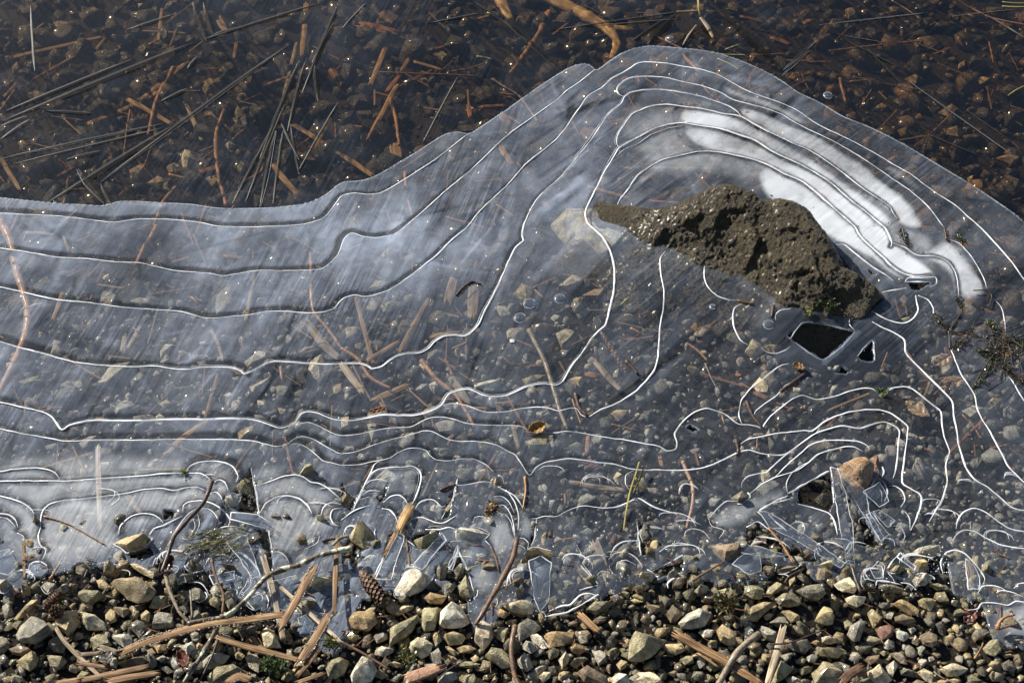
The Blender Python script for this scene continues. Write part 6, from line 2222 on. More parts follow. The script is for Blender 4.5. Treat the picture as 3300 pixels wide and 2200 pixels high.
def frost_fringe(parent, path, width, seed, dens=900):
    """Hoar crystals along both rims of a blade."""
    g = np.random.default_rng(seed)
    P = np.asarray(path)
    T = np.gradient(P, axis=0)
    T /= np.linalg.norm(T, axis=1)[:, None]
    S = np.cross(T, (0, 0, 1.0))
    L = np.linalg.norm(np.diff(P, axis=0), axis=1).sum()
    V, F = [], []
    for _ in range(int(L * dens)):
        i = g.integers(len(P))
        sd = g.choice((-1, 1))
        c = P[i] + S[i] * sd * width / 2 * g.uniform(0.9, 1.05) + T[i] * g.uniform(-0.002, 0.002) + np.array((0, 0, g.uniform(-0.0006, 0.0008)))
        r = g.uniform(0.0004, 0.0009)
        b = len(V)
        V += [c + np.array(q) * r for q in ((1, 0, 0), (-0.5, 0.87, 0), (-0.5, -0.87, 0), (g.uniform(-1, 1), g.uniform(-1, 1), 1.6), (0, 0, -1))]
        F += [[b, b + 1, b + 3], [b + 1, b + 2, b + 3], [b + 2, b, b + 3], [b + 1, b, b + 4], [b + 2, b + 1, b + 4], [b, b + 2, b + 4]]
    if V:
        link('frost_fringe', mesh_from('frost_fringe', V, F, False), MAT['fleck'], parent)


GROUPS = {'reed_blade': 'dry reed blades', 'twig': 'fallen twigs', 'wood_chip': 'chips of wood and bark'}
CATS = {'reed_blade': 'reed', 'twig': 'twig', 'wood_chip': 'wood chip'}
for di, line in enumerate(DEBRIS):
    label = None
    if '|' in line:
        line, label = [q.strip() for q in line.split('|')]
    head, body = line.split(':')
    kind, t, w, mt, mode = head.split()
    pts = [[float(v) for v in q.split(',')] for q in body.split()]
    P = trace(t, pts, mode)
    width = float(w) * mper(t, P[0])
    path = smooth_path(P, 0.005 if kind != 'twig' else 0.004)
    if len(path) < 4:
        path = P[0] + np.linspace(0, 1, 5)[:, None] * (P[-1] - P[0])
    if mode == 'u' or mode == 's':
        path = path + np.stack([0 * path[:, 0], 0 * path[:, 0], 0.0012 * vnoise(path, 30, di)], -1)
    if kind == 'twig':
        path = path + 0.12 * width * np.stack([vnoise(path, 55, di), vnoise(path, 55, di + 40), 0 * path[:, 0]], -1)
        fac = 1.25 if w == '9' or w == '8' else 1.0
        bmap = {'rust': 'bark_orange', 'straw_pale': 'bark_grey', 'straw_grey': 'bark_grey', 'straw_sunk': 'bark_orange'}
        mt2 = bmap.get(mt, mt)
        me = tube_mesh('twig', path, knot_radius(path, width / 2 * fac, di), 8, 0.9, 0.10, di)
        o = link('twig', me, MAT[mt2])
    else:
        chip = kind == 'wood_chip'
        me = strip_mesh(kind, path, width, 0.0022 if chip else 0.0010, 0.0005 if chip else 0.0004, 1.1 if chip else 1.3, di, 0.12 if chip else 0.2)
        o = link(kind, me, MAT[mt])
        if mode == 's' and not chip and width > 0.008 and di % 3 != 1:
            frost_fringe(o, path, width, di)
    ox, oy, s = TILE[t]
    mid = np.mean([q[:2] for q in pts], axis=0)
    dx, dy = (ox + mid[0] / s) / 1.40306, (oy + mid[1] / s) / 1.40306
    L = np.linalg.norm(np.diff(path, axis=0), axis=1).sum()
    if not label:
        size = 'long' if L > 0.13 else 'short' if L < 0.06 else 'thin' if width < 0.006 else 'broad' if width > 0.017 else 'slim'
        label = '%s %s %s %s %s' % (size, WHERE[mode], MWORD[mt], kind.replace('_', ' '), place_words(dx, dy))
        label = unique_label(label, dx, dy)
    tag(o, label, CATS[kind], GROUPS[kind])


# ---------------------------------------------------------------- driftwood at the far side
e = empty('driftwood', tuple(on_bed('T10', 1700, 120)))
inv_d = Matrix.Translation(-e.location)
MAT['driftwood'] = fibre_material('driftwood', (0.60, 0.42, 0.20), (0.30, 0.19, 0.08))
for nm, pts_, r0, r1 in (('trunk', [(1330, -60), (1480, 10), (1620, 75), (1760, 150), (1850, 205)], .0125, .0095), ('fork', [(1830, 190), (1885, 260), (1895, 320), (1862, 400)], .0095, .0045), ('fork', [(1820, 185), (1920, 195), (2005, 205)], .008, .003)):
    path = smooth_path(trace('T10', pts_, 'u', 0.003), 0.006)
    n = len(path)
    o = link(nm, tube_mesh(nm, path, np.linspace(r0, r1, n) * (1 + 0.22 * vnoise(path, 45, 3) + 0.12 * vnoise(path, 120, 5)), 14, 0.6, 0.16, 5), MAT['driftwood'], e)
    o.matrix_parent_inverse = inv_d
o = e
tag(o, 'pale tan forked driftwood sunk under the clear ice at the shelf tip', 'driftwood')
P = trace('T10', [(1080, -30), (1120, 50), (1165, 135)], 'u', 0.002)
path = smooth_path(P, 0.006)
o = link('driftwood', tube_mesh('driftwood', path, np.linspace(.011, .006, len(path)), 12, 0.5, 0.14, 6), MAT['driftwood'])
tag(o, 'small tan driftwood stump beside the forked driftwood', 'driftwood')


# ---------------------------------------------------------------- grass, moss, weed, leaves
def multi_tube(name, items, sides=5):
    V, F = [], []
    for path, r in items:
        P = np.asarray(path, float)
        n = len(P)
        T = np.gradient(P, axis=0)
        T /= np.linalg.norm(T, axis=1)[:, None] + 1e-9
        S = np.cross(T, (0.1, 0.05, 1.0))
        S /= np.linalg.norm(S, axis=1)[:, None] + 1e-9
        U = np.cross(S, T)
        R = np.broadcast_to(np.asarray(r, float), (n,))
        b = len(V)
        for i in range(n):
            for k in range(sides):
                a = 2 * math.pi * k / sides
                V.append(P[i] + R[i] * (math.cos(a) * S[i] + math.sin(a) * U[i]))
        for i in range(n - 1):
            for k in range(sides):
                F.append([b + i * sides + k, b + i * sides + (k + 1) % sides, b + (i + 1) * sides + (k + 1) % sides, b + (i + 1) * sides + k])
        F.append([b + k for k in range(sides)][::-1])
        F.append([b + (n - 1) * sides + k for k in range(sides)])
    return mesh_from(name, V, F)


def leaflets(name, centres, size, g):
    V, F = [], []
    for c in centres:
        d = np.array((g.normal(0, 1), g.normal(0, 1), abs(g.normal(0, 0.7))))
        d /= np.linalg.norm(d)
        s = np.cross(d, (g.normal(), g.normal(), 1.0))
        s /= np.linalg.norm(s) + 1e-9
        u = np.cross(s, d)
        L = size * g.uniform(0.6, 1.4)
        b = len(V)
        V += [c, c + d * L * 0.5 + s * L * 0.22 + u * L * 0.06, c + d * L, c + d * L * 0.5 - s * L * 0.22 + u * L * 0.06]
        F.append([b, b + 1, b + 2, b + 3])
    return mesh_from(name, V, F)


def moss_clump(t, x, y, rx, ry, h, nleaf, mats, label, z=None, size=0.004, cat='moss', name='moss_clump'):
    g = np.random.default_rng(int(x + y))
    c = on_bed(t, x, y, 0.012) if z is None else at(t, x, y, z)
    m = mper(t, c)
    e = empty(name, tuple(c))
    tag(e, label, cat)
    stems = []
    for k in range(max(6, nleaf // 45)):
        a = g.uniform(0, 2 * math.pi)
        r = math.sqrt(g.uniform(0.1, 1))
        end = np.array((math.cos(a) * rx * m * r, math.sin(a) * ry * m * r, h * g.uniform(0.3, 1.0)))
        mid = end * 0.5 + np.array((g.normal(0, .15) * rx * m, g.normal(0, .15) * ry * m, h * 0.3))
        stems.append(smooth_path([np.array((0, 0, 0)), mid, end], 0.002))
    o = link('stem', multi_tube('stem', [(s, 0.0004) for s in stems], 4), MAT['weed_dark'], e)
    for mi, mt in enumerate(mats):
        cs = []
        for _ in range(nleaf // len(mats)):
            s = stems[g.integers(len(stems))]
            cs.append(s[g.integers(len(s))] + g.normal(0, 0.0012, 3))
        link('foliage', leaflets('foliage', cs, size, g), MAT[mt], e)
    return e


moss_clump('T22', 310, 1060, 120, 120, 0.016, 700, ('moss', 'moss_brown'), 'wet brown and green moss clump between the pebbles at the ice edge')
moss_clump('T02', 1930, 1480, 120, 80, 0.012, 420, ('moss', 'moss'), 'dark green liverwort patch beside the folded reed blade', size=0.006, cat='liverwort', name='liverwort')
moss_clump('T02', 2280, 1310, 70, 50, 0.012, 300, ('moss', 'alga'), 'green moss tuft under the end of a thin brown blade')
moss_clump('T12', 440, 1420, 70, 90, 0.010, 260, ('alga', 'moss'), 'pale green moss sprig trailing between the shore pebbles')
moss_clump('T02', 430, 1030, 35, 30, 0.010, 90, ('grass_green', 'alga'), 'tiny bright green sprig beside the small round cones', size=0.003)
moss_clump('T21', 990, 540, 90, 70, 0.010, 320, ('moss', 'weed_dark'), 'wet green moss tuft at the foot of the dark pitted rock', z=0.006)
moss_clump('T12', 1040, 380, 60, 90, 0.003, 220, ('leaf_ochre', 'moss_brown'), 'small rusty red weed frozen into the ice above the speckled stone', z=-0.004, size=0.005, cat='weed', name='weed')
moss_clump('T02', 1270, 122, 30, 16, 0.003, 60, ('grass_green', 'alga'), 'bright yellow-green moss speck frozen on a ridge of the ice', z=0.0015, size=0.003)
moss_clump('T21', 1375, 1145, 40, 30, 0.006, 90, ('moss', 'grass_green'), 'small olive sprig interrupting a frost ridge of the ice', z=0.001, size=0.004)
moss_clump('T11', 2080, 480, 130, 180, 0.006, 420, ('moss', 'weed_dark'), 'dark green moss carpet under the ice in front of the rock', size=0.005, z=-0.018)
moss_clump('T21', 850, 590, 40, 40, 0.006, 90, ('moss', 'alga'), 'tiny moss tuft beside the broken twig tip at the rock foot', z=0.002)

# yellow algae threads
g = np.random.default_rng(77)
items = []
for k in range(46):
    x0, y0 = 1480 + g.uniform(-60, 260), 560 + g.uniform(-60, 70)
    pts = [at('T02', x0, y0, 0.006 + g.uniform(-.003, .004))]
    for j in range(4):
        x0 -= g.uniform(10, 90)
        y0 += g.uniform(-12, 40)
        pts.append(at('T02', x0, y0, 0.005 + g.uniform(-.003, .004)))
    items.append((smooth_path(pts, 0.003), 0.00038))
o = link('algae_tuft', multi_tube('algae_tuft', items, 4), MAT['alga'])
tag(o, 'tuft of yellow-green algae threads draped on the ice beside the dark twig', 'algae')

# tangled dark weed at the right
e = empty('water_weed', tuple(at('T21', 2180, 800, 0)))
tag(e, 'tangled dark water weed with green tips frozen into the ice', 'weed')
inv = Matrix.Translation(-e.location)
g = np.random.default_rng(5)
items = []
for s in ("2350,730 2230,760 2170,800 2150,870 2120,930", "2150,870 2060,1000 2000,1110", "2170,800 2090,650 2020,640 1990,700", "1990,700 1940,760 1860,830 1940,890", "1990,690 1900,720 1850,700 1930,560 1880,480", "2240,760 2150,700 2080,650",
          "2250,760 2350,830", "2160,880 2030,850", "2170,900 2240,960 2330,1060", "1720,590 1780,640 1830,710 1840,830", "2000,430 2100,430 2130,470 2110,540", "2110,540 2050,550", "1800,0 1815,80", "1930,120 1890,40", "1510,0 1540,120", "2120,820 2200,860 2260,830 2350,860", "2090,760 2150,740 2230,790 2320,770"):
    pts = [at('T21', float(a), float(b), 0.0012 + g.uniform(0, .004)) for a, b in (q.split(',') for q in s.split())]
    items.append((smooth_path(pts, 0.003) + g.normal(0, 0.0004, 3), g.uniform(0.0005, 0.0013)))
for _ in range(60):
    a = at('T21', g.normal(2190, 80), g.normal(830, 70), 0.003)
    b = a + np.array((g.normal(0, .02), g.normal(0, .02), g.uniform(-.001, .006)))
    items.append((smooth_path([a, (a + b) / 2 + g.normal(0, .004, 3), b], 0.003), 0.0004))
o = link('stem', multi_tube('stem', items, 5), MAT['weed_dark'], e)
o['kind'] = 'stuff'
o.matrix_parent_inverse = inv
for mt, spots in (('moss', (("2030,840", "2120,900"), ("2100,640", "2150,700"), ("2150,900", "2000,1110"), ("1890,40", "1930,110"), ("2290,770", "2340,820"))), ('weed_dark', (("1860,830", "2000,710"), ("2100,850", "2240,800"), ("1880,480", "1940,560"), ("2200,940", "2340,1080"), ("1500,10", "1540,110"), ("1720,590", "1830,710")))):
    cs = []
    for a, b in spots:
        a = at('T21', *map(float, a.split(',')), 0.002)
        b = at('T21', *map(float, b.split(',')), 0.002)
        for _ in range(90):
            cs.append(a + (b - a) * g.uniform() + g.normal(0, 0.0022, 3) * np.array((1, 1, 0.5)))
    o = link('foliage', leaflets('foliage', cs, 0.0036, g), MAT[mt], e)
    o.matrix_parent_inverse = inv

GRASS = [
    ("T12", [(2050, 45, .012), (2020, 150, .010), (1985, 260, .006), (1960, 400, .004), (1942, 525, .002)], 12, 'grass_yellow', 'tall yellow-green grass blade standing on the ice beside a frost ridge'),
    ("T12", [(2082, 85, .008), (2045, 190, .006), (2010, 260, .003)], 14, 'grass_yellow', 'short yellow grass blade leaning against the tall grass blade'),
    ("T12", [(2020, 150, .008), (2060, 200, .006), (2105, 245, .002)], 16, 'grass_yellow', 'bent yellow grass blade branching from the tall grass blade'),
    ("T20", [(105, -20, .03), (113, 50, .025), (122, 105, .018)], 16, 'grass_yellow', 'upright yellow stalk rising through the clear ice beside the driftwood'),
    ("T20", [(-40, 78, .022), (40, 74, .021), (122, 70, .02)], 15, 'straw', 'broken straw stalk lying level across the upright yellow stalk'),
    ("T20", [(122, 118, .004), (170, 180, .003), (212, 262, .001)], 30, 'straw_grey', 'drooping grey-tan leaf sheath under the broken straw stalk'),
    ("T20", [(95, 170, .002), (40, 240, .001), (0, 310, 0)], 14, 'straw_grey', 'thin dark stalk base running from the leaf sheath to the ice edge'),
    ("T20", [(200, 360), (300, 372), (440, 375)], 8, 'grass_yellow', 'fine yellow-green grass under the clear ice by the shelf rim'),
    ("T20", [(290, 340), (340, 320), (400, 300)], 8, 'grass_yellow', 'fine grass blade slanting under the clear ice by the shelf rim'),
    ("T20", [(240, 400), (330, 440), (390, 480)], 9, 'grass_yellow', 'fine grass blade under the milky rim of the shelf'),
    ("T20", [(1880, -10), (2000, 60), (2130, 120), (2350, 165), (2500, 190)], 14, 'rust', 'long reddish stalk frozen in the far clear ice'),
    ("T20", [(2110, 110), (2230, 180), (2360, 260)], 13, 'straw_grey', 'pale stalk branching from the long reddish stalk'),
    ("T20", [(2200, 10), (2270, 18), (2400, 20)], 10, 'grass_yellow', 'yellow stalk lying straight in the far clear ice'),
    ("T20", [(2200, 40), (2280, 45), (2400, 44)], 10, 'grass_yellow', 'second yellow stalk lying parallel below the straight yellow stalk'),
    ("T20", [(2240, 655), (2290, 620), (2400, 565)], 9, 'grass_yellow', 'lone yellow grass blade over the amber lake bed'),
    ("T20", [(1440, 0), (1540, 60), (1640, 130)], 9, 'straw_sunk', 'thin tan stalk under the far clear ice'),
    ("T11", [(1920, 530), (1950, 505), (1982, 475)], 9, 'grass_yellow', 'tiny green grass blade frozen beside the moss carpet'),
    ("T10", [(930, 385), (985, 390), (1040, 408)], 9, 'grass_yellow', 'tiny green grass blade under the clear ice by the rust-red stick'),
    ("T02", [(0, 60), (0, 61)], 1, None, None),
]
for gi, (t, pts, w, mt, lab) in enumerate(GRASS):
    if mt is None:
        continue
    P = np.array([at(t, q[0], q[1], q[2] if len(q) > 2 else -0.0035) for q in pts])
    path = smooth_path(P, 0.005)
    k = np.linspace(0, 1, len(path))
    o = link('grass_blade', strip_mesh('grass_blade', path, w * mper(t, P[0]) * (1.05 - 0.5 * np.abs(k - 0.5)), 0.0006, 0.0002, 0.2, 900 + gi, 0.35), MAT[mt])
    tag(o, lab, 'grass', 'grass blades and stalks')


def leaf_obj(t, x, y, ang, L, Wd, mt, label, z, curl=0.25, name='leaf', seed=1):
    c = at(t, x, y, z)
    m = mper(t, c)
    L, Wd = L * m, Wd * m
    V, nu, nv = [], 17, 11
    for i in range(nu):
        u = i / (nu - 1)
        w = Wd / 2 * (math.sin(math.pi * min(1, u * 0.95 + 0.03)) ** 0.7) * (1 + 0.12 * math.sin(i * 2.3 + seed))
        for j in range(nv):
            v = -1 + 2 * j / (nv - 1)
            zz = curl * Wd * (v * v * 0.6) + curl * 0.4 * L * (u - 0.5) ** 2 - 0.0012 * math.exp(-(v / 0.12) ** 2) + 0.0008 * math.sin(i * 1.3 + abs(v) * 5 + seed)
            V.append(((u - 0.5) * L, v * w, zz))
    me = mesh_from('leaf', V, grid_faces(nu, nv))
    md = link(name, me, MAT[mt])
    md.location = tuple(c)
    md.rotation_euler = (0.1, -0.12, math.radians(ang))
    so = md.modifiers.new('thickness', 'SOLIDIFY')
    so.thickness = 0.0006
    tag(md, label, 'leaf', 'fallen leaves')
    link('vein', tube_mesh('vein', np.array([((k / 8 - 0.5) * L * 1.08, 0, curl * 0.4 * L * (k / 8 - 0.5) ** 2 - 0.0006) for k in range(9)]), np.linspace(0.0006, 0.0003, 9), 5), MAT['bark_brown'], md)
    return md


leaf_obj('T11', 1350, 1385, 25, 125, 95, 'leaf_ochre', 'curled ochre leaf cupped on the ice where two frost ridges meet', 0.004, 0.4)
leaf_obj('T02', 1265, 1410, -60, 150, 90, 'leaf_red', 'curled red leaf among the shore pebbles beside the lichen-spotted branch', 0.022, 0.45)
leaf_obj('T02', 735, 1395, -70, 110, 100, 'leaf_grey', 'dark grey veined leaf scrap under a short reed piece', 0.018, 0.15)
leaf_obj('T02', 1150, 760, 60, 150, 90, 'leaf_brown', 'wet brown leaf wrapped around the end of the dark bare twig', 0.012, 0.4)
leaf_obj('T21', 1785, 915, 30, 140, 90, 'leaf_tan', 'tan dead leaf with a torn edge under the ice near the tangled weed', -0.006, 0.1)
leaf_obj('T21', 1850, 1070, 15, 180, 100, 'leaf_tan', 'faded tan leaf under the ice below the torn tan leaf', -0.010, 0.08)
leaf_obj('T21', 800, 960, -40, 90, 50, 'leaf_ochre', 'shiny orange-brown bud leaf at the end of a frost arc', 0.003, 0.4)
leaf_obj('T21', 1610, 1250, -50, 180, 100, 'leaf_tan', 'pinkish brown sunken leaf under the ice inside the right-hand ridges', -0.012, 0.08)
leaf_obj('T02', 40, 665, 10, 170, 80, 'leaf_grey', 'pale oval leaf under the ice at the edge of the gravel', -0.006, 0.1)
leaf_obj('T22', 1480, 280, 20, 120, 60, 'leaf_tan', 'cream leaf scrap under the ice splinters by the reddish-brown rock', -0.008, 0.08)
leaf_obj('T12', 1780, 330, 10, 170, 120, 'leaf_grey', 'dark sunken leaf under the clear ice by the tall grass blade', -0.012, 0.06)
leaf_obj('T11', 250, 1255, 15, 120, 40, 'rust', 'feathery pinkish red sprig lying on the ice between two ridges', 0.0016, 0.1, name='leaf')
leaf_obj('T21', 1840, 1090, 60, 80, 60, 'leaf_brown', 'small brown leaf scrap beside the faded tan leaf', -0.009, 0.1)
leaf_obj('T22', 1980, 1110, 40, 120, 90, 'leaf_red', 'dark purple-brown leaf under the ice at the right-hand shore', -0.004, 0.1)
leaf_obj('T12', 1720, 60, -20, 110, 70, 'leaf_red', 'small orange-red leaf scrap under the clear ice above the frost ridge', -0.012, 0.1)


# ---------------------------------------------------------------- cones
def cone(t, a, b, wpx, z, nscale, label, name, round_=False):
    A, B = at(t, *a, z), at(t, *b, z)
    R = wpx * mper(t, A) / 2
    c = (A + B) / 2
    ax = (B - A) / np.linalg.norm(B - A)
    L = np.linalg.norm(B - A)
    e = empty(name, tuple(c))
    tag(e, label, 'cone', 'round cones in a cluster' if round_ else None)
    inv = Matrix.Translation(-Vector(c))
    n = 14
    u = np.linspace(0, 1, n)
    prof = R * 0.8 * np.sin(np.pi * (0.06 + 0.90 * u)) ** (0.5 if not round_ else 0.6)
    body = link('core', tube_mesh('core', A + u[:, None] * (B - A), prof, 12), MAT['cone'], e)
    body.matrix_parent_inverse = inv
    sl = R * (0.62 if not round_ else 0.55)
    V = [(0, -0.55 * sl, 0), (0, 0.55 * sl, 0), (0.5 * sl, -0.62 * sl, 0.12 * sl), (0.5 * sl, 0.62 * sl, 0.12 * sl), (0.95 * sl, -0.3 * sl, 0.34 * sl), (0.95 * sl, 0.3 * sl, 0.34 * sl), (1.1 * sl, 0, 0.45 * sl), (0.45 * sl, 0, 0.30 * sl), (0.8 * sl, 0, 0.56 * sl)]
    F = [[0, 2, 7], [0, 7, 1], [1, 7, 3], [2, 4, 8, 7], [7, 8, 5, 3], [4, 6, 8], [8, 6, 5], [0, 1, 3, 2], [2, 3, 5, 4], [4, 5, 6]]
    sm = mesh_from('scale', V, F, False)
    sm.materials.append(MAT['cone_tip'] if not round_ else MAT['cone'])
    s0 = np.cross(ax, (0, 0, 1.0))
    s0 /= np.linalg.norm(s0)
    u0 = np.cross(s0, ax)
    for k in range(nscale):
        uu = (k + 0.5) / nscale
        an = k * 2.39996
        rad = s0 * math.cos(an) + u0 * math.sin(an)
        pos = A + (B - A) * (0.03 + 0.92 * uu) + rad * np.interp(uu, u, prof) * 0.92
        fx = ax * 0.55 * (-1 if not round_ else 1) + rad * 0.62
        fx /= np.linalg.norm(fx)
        fy = np.cross(rad, ax)
        fz = np.cross(fx, fy)
        o = bpy.data.objects.new('scale', sm)
        COL.objects.link(o)
        o.parent = e
        o.matrix_parent_inverse = inv
        M = Matrix(((fx[0], fy[0], fz[0], pos[0]), (fx[1], fy[1], fz[1], pos[1]), (fx[2], fy[2], fz[2], pos[2]), (0, 0, 0, 1)))
        o.matrix_basis = M
    return e


cone('T12', (285, 1005), (130, 800), 104, 0.011, 84, 'brown scaly cone lying half on the ice edge', 'pine_cone')
cone('E0', (625, 560), (785, 420), 150, 0.017, 40, 'dark round woody cone on top of the cluster by the small twig', 'alder_cone', True)
cone('E0', (545, 600), (680, 570), 130, 0.014, 36, 'dark round woody cone at the shore side of the cone cluster', 'alder_cone', True)
cone('E0', (630, 640), (790, 680), 150, 0.014, 40, 'dark round woody cone touching the tan blocky pebble', 'alder_cone', True)
# sunken scaly spike (old catkin) under the ice
cone('T11', (1965, 1000), (1785, 715), 56, -0.010, 90, 'reddish brown scaly spike sunk under the ice beside a broad frost ridge', 'catkin')

# ---------------------------------------------------------------- snail shell
cc = at('T12', 1255, 740, 0.0)
m_ = mper('T12', cc)
path, rad = [], []
for k in range(70):
    a = k * 0.24
    r = 30 * m_ * 0.62 * math.exp(-0.11 * a)
    path.append(cc + np.array((math.cos(a) * r, math.sin(a) * r, 0.001 + 0.0035 * (1 - math.exp(-0.11 * a)))))
    rad.append(r * 0.60)
o = link('snail_shell', tube_mesh('snail_shell', np.array(path), np.array(rad), 10, 0.8), MAT['shell'])
tag(o, 'tiny amber coiled snail shell in the ice beside the ochre pebble', 'shell')

# ---------------------------------------------------------------- bubbles under the ice
for bi, (t, x, y, r, where) in enumerate((('T11', 1295, 522, 42, 'large round bright air bubble under the ice between the rock and a frost ridge'), ('T11', 1505, 490, 38, 'round brown-rimmed air bubble under the ice beside the large bright bubble'),
                                         ('T11', 1230, 622, 40, 'dark round air bubble under the ice below the large bright bubble'), ('T21', 592, 668, 38, 'oval air bubble under the ice at the foot of the rock'), ('T12', 1555, 735, 24, 'small air bubble under the ice by the ochre pebble'),
                                         ('T10', 2260, 266, 28, 'clear air bubble in the dark lake ice beside the shelf rim'), ('T20', 1000, 655, 30, 'clear air bubble at the lake-side rim of the shelf'), ('T21', 205, 545, 20, 'tiny air bubble in the ice under the rock'),
                                         ('T21', 1905, 165, 18, 'tiny bright air bubble beside the green weed sprig'))):
    c = at(t, x, y, 0.0006)
    rr = r * mper(t, c)
    V, F = [], []
    nr, na = 5, 20
    for i in range(nr):
        for k in range(na):
            a = 2 * math.pi * k / na
            q = (i + 0.4) / (nr - 0.6)
            V.append((c[0] + math.cos(a) * rr * q, c[1] + math.sin(a) * rr * q * 1.08, c[2] + rr * 0.32 * math.sqrt(max(0, 1 - q * q))))
    for i in range(nr - 1):
        for k in range(na):
            F.append([i * na + k, (i + 1) * na + k, (i + 1) * na + (k + 1) % na, i * na + (k + 1) % na])
    F.append(list(range(na)))
    e = link('air_bubble', mesh_from('air_bubble', V, F), MAT['ice_bubble'])
    tag(e, where, 'bubble', 'air bubbles in the ice')
    ring = np.array([(c[0] + math.cos(a) * rr, c[1] + math.sin(a) * rr * 1.08, c[2]) for a in np.linspace(0.4, 5.6, 26)])
    link('bubble_rim', tube_mesh('bubble_rim', ring, 0.0005 * (1 + 0.5 * vnoise(ring, 80, bi)), 5), MAT['frost_edge'], e)

# ---------------------------------------------------------------- loose ice splinters
SHARDS = [
    ("T22 1012,112 1052,128 1110,260 1165,500 1180,760 1130,745 1075,520 1040,300", .010, .004, 'long clear ice splinter standing between the reddish-brown rock and the gravel'),
    ("T22 1055,130 1110,150 1260,290 1275,400 1380,570 1368,622 1240,430 1100,220", .012, .004, 'dark clear ice splinter leaning under the reddish-brown rock'),
    ("T22 1262,420 1300,402 1412,560 1360,612", .004, .006, 'short ice splinter ending the leaning row below the reddish-brown rock'),
    ("T22 1240,265 1350,205 1420,320 1350,362", .007, .003, 'broad curved ice plate beside the reddish-brown rock'),
    ("T22 1300,415 1340,400 1450,470 1420,510 1390,500", .010, .006, 'glassy tilted ice chip with a bright tip beside the broad ice plate'),
    ("T22 520,395 600,405 860,575 1110,755 1085,792 800,610 600,500", .004, .006, 'long striped ice splinter reaching from the frosted bar to the gravel'),
    ("T22 390,620 540,640 720,700 560,710 400,680", .003, .005, 'low clear ice splinter behind the brown angular pebble'),
    ("T22 420,700 520,690 540,800 460,830 340,760", .006, .003, 'fan-shaped frosted ice plate among the wet pebbles'),
    ("T22 1490,690 1600,780 1590,810 1470,720", .008, .005, 'small bright ice bar bridging two shore pebbles'),
    ("T22 1950,720 2000,760 2040,850 2040,930 1960,930", .003, .004, 'flat ribbed ice tongue by the arched frost ridge'),
    ("T02 1590,400 1780,415 1870,475 1840,520 1690,480 1590,450", .003, .006, 'dark banded ice bar between two broken ice plates'),
    ("T02 1640,985 1740,855 1735,905 1660,1005", .010, .005, 'upright frosted ice sliver beside the lichen-spotted branch'),
    ("T02 1440,840 1620,800 1620,860 1470,900", .004, .005, 'flat grey ice plate behind the small brown twig'),
    ("T02 1170,720 1260,690 1280,880 1230,900", .007, .004, 'folded ice sheet hanging beside the wet brown leaf'),
    ("T02 1560,610 1700,560 1780,800 1800,850 1740,860 1640,700", .004, .005, 'curved ice fold below the yellow algae'),
    ("T02 1700,1000 1800,960 1830,1040 1760,1070", .004, .004, 'scalloped thin ice flake beside the lichen-spotted branch'),
    ("T02 1840,880 2040,830 2000,990 2080,1100 1900,1060", .003, .004, 'grey ice plate under the crossed reed blades'),
    ("T02 2050,1130 2150,1080 2280,1100 2200,1210 2080,1230", .003, .004, 'thin ice film on the gravel by the small reddish twig'),
    ("T12 300,720 390,545 440,565 340,860 235,855", .004, .003, 'milky slanting ice plate beside the reed stub'),
    ("T12 490,770 690,545 720,590 560,790", .004, .003, 'ribbed ice bar slanting towards the white quartz lump'),
    ("T12 735,780 800,640 808,680 760,800", .008, .003, 'pointed ice wedge above the wet dark pebbles'),
    ("T12 1290,735 1370,695 1440,745 1430,1000 1370,1080 1330,1000", .002, .003, 'striped milky ice bar running down from the ochre pebble'),
    ("T02 -60,680 60,650 120,760 60,830 -60,800", .002, .003, 'thin ice film at the left end of the gravel shore'),
    ("E4 1580,150 1680,60 1760,120 1740,250 1640,260", .006, .004, 'clear rounded ice flake with a white rim at the shore'),
]
SHARDS += [
    ("T21 955,930 990,950 1240,720 1200,705", .004, .002, 'flat clear ice strut between the diamond-shaped hole and the triangular hole'),
]
for s, z0, z1, lab in SHARDS:
    p0 = parse(s, 0.004)
    n = len(p0)
    c = p0.mean(0)
    yspan = np.linspace(0, 1, n)
    ya = (p0[:, 1] - p0[:, 1].min()) / (np.ptp(p0[:, 1]) + 1e-9)
    top = p0.copy()
    top[:, 2] = z1 + (z0 - z1) * ya + 0.0022
    dens = []
    for a, b in zip(top, np.roll(top, -1, axis=0)):
        k = max(2, int(np.linalg.norm(b - a) / 0.006))
        dens.append(a + np.linspace(0, 1, k, endpoint=False)[:, None] * (b - a))
    topd = np.vstack(dens) + np.concatenate([rng.normal(0, 0.0005, (sum(len(q) for q in dens), 2)), np.zeros((sum(len(q) for q in dens), 1))], 1)
    k = len(topd)
    V = np.vstack([topd, topd - np.array((0, 0, 0.0024))])
    F = [list(range(k)), list(range(2 * k - 1, k - 1, -1))]
    for i in range(k):
        j = (i + 1) % k
        F.append([i, i + k, j + k, j])
    me = mesh_from('ice_splinter', V, F, False)
    o = link('ice_splinter', me, MAT['ice_shard'])
    tag(o, lab, 'ice splinter', 'loose ice splinters at the shore')
    if 'strut' in lab:
        continue
    half = np.vstack([topd, topd[:1]])
    r = 0.00042 * (1 + 1.6 * vnoise(half, 55, int(abs(half[0, 0]) * 1000)))
    link('broken_edge', tube_mesh('broken_edge', half, np.clip(r, 0.00004, 0.0009), 4), MAT['frost_thin' if 'strut' not in lab and 'seam' not in lab else 'frost_edge'], o)

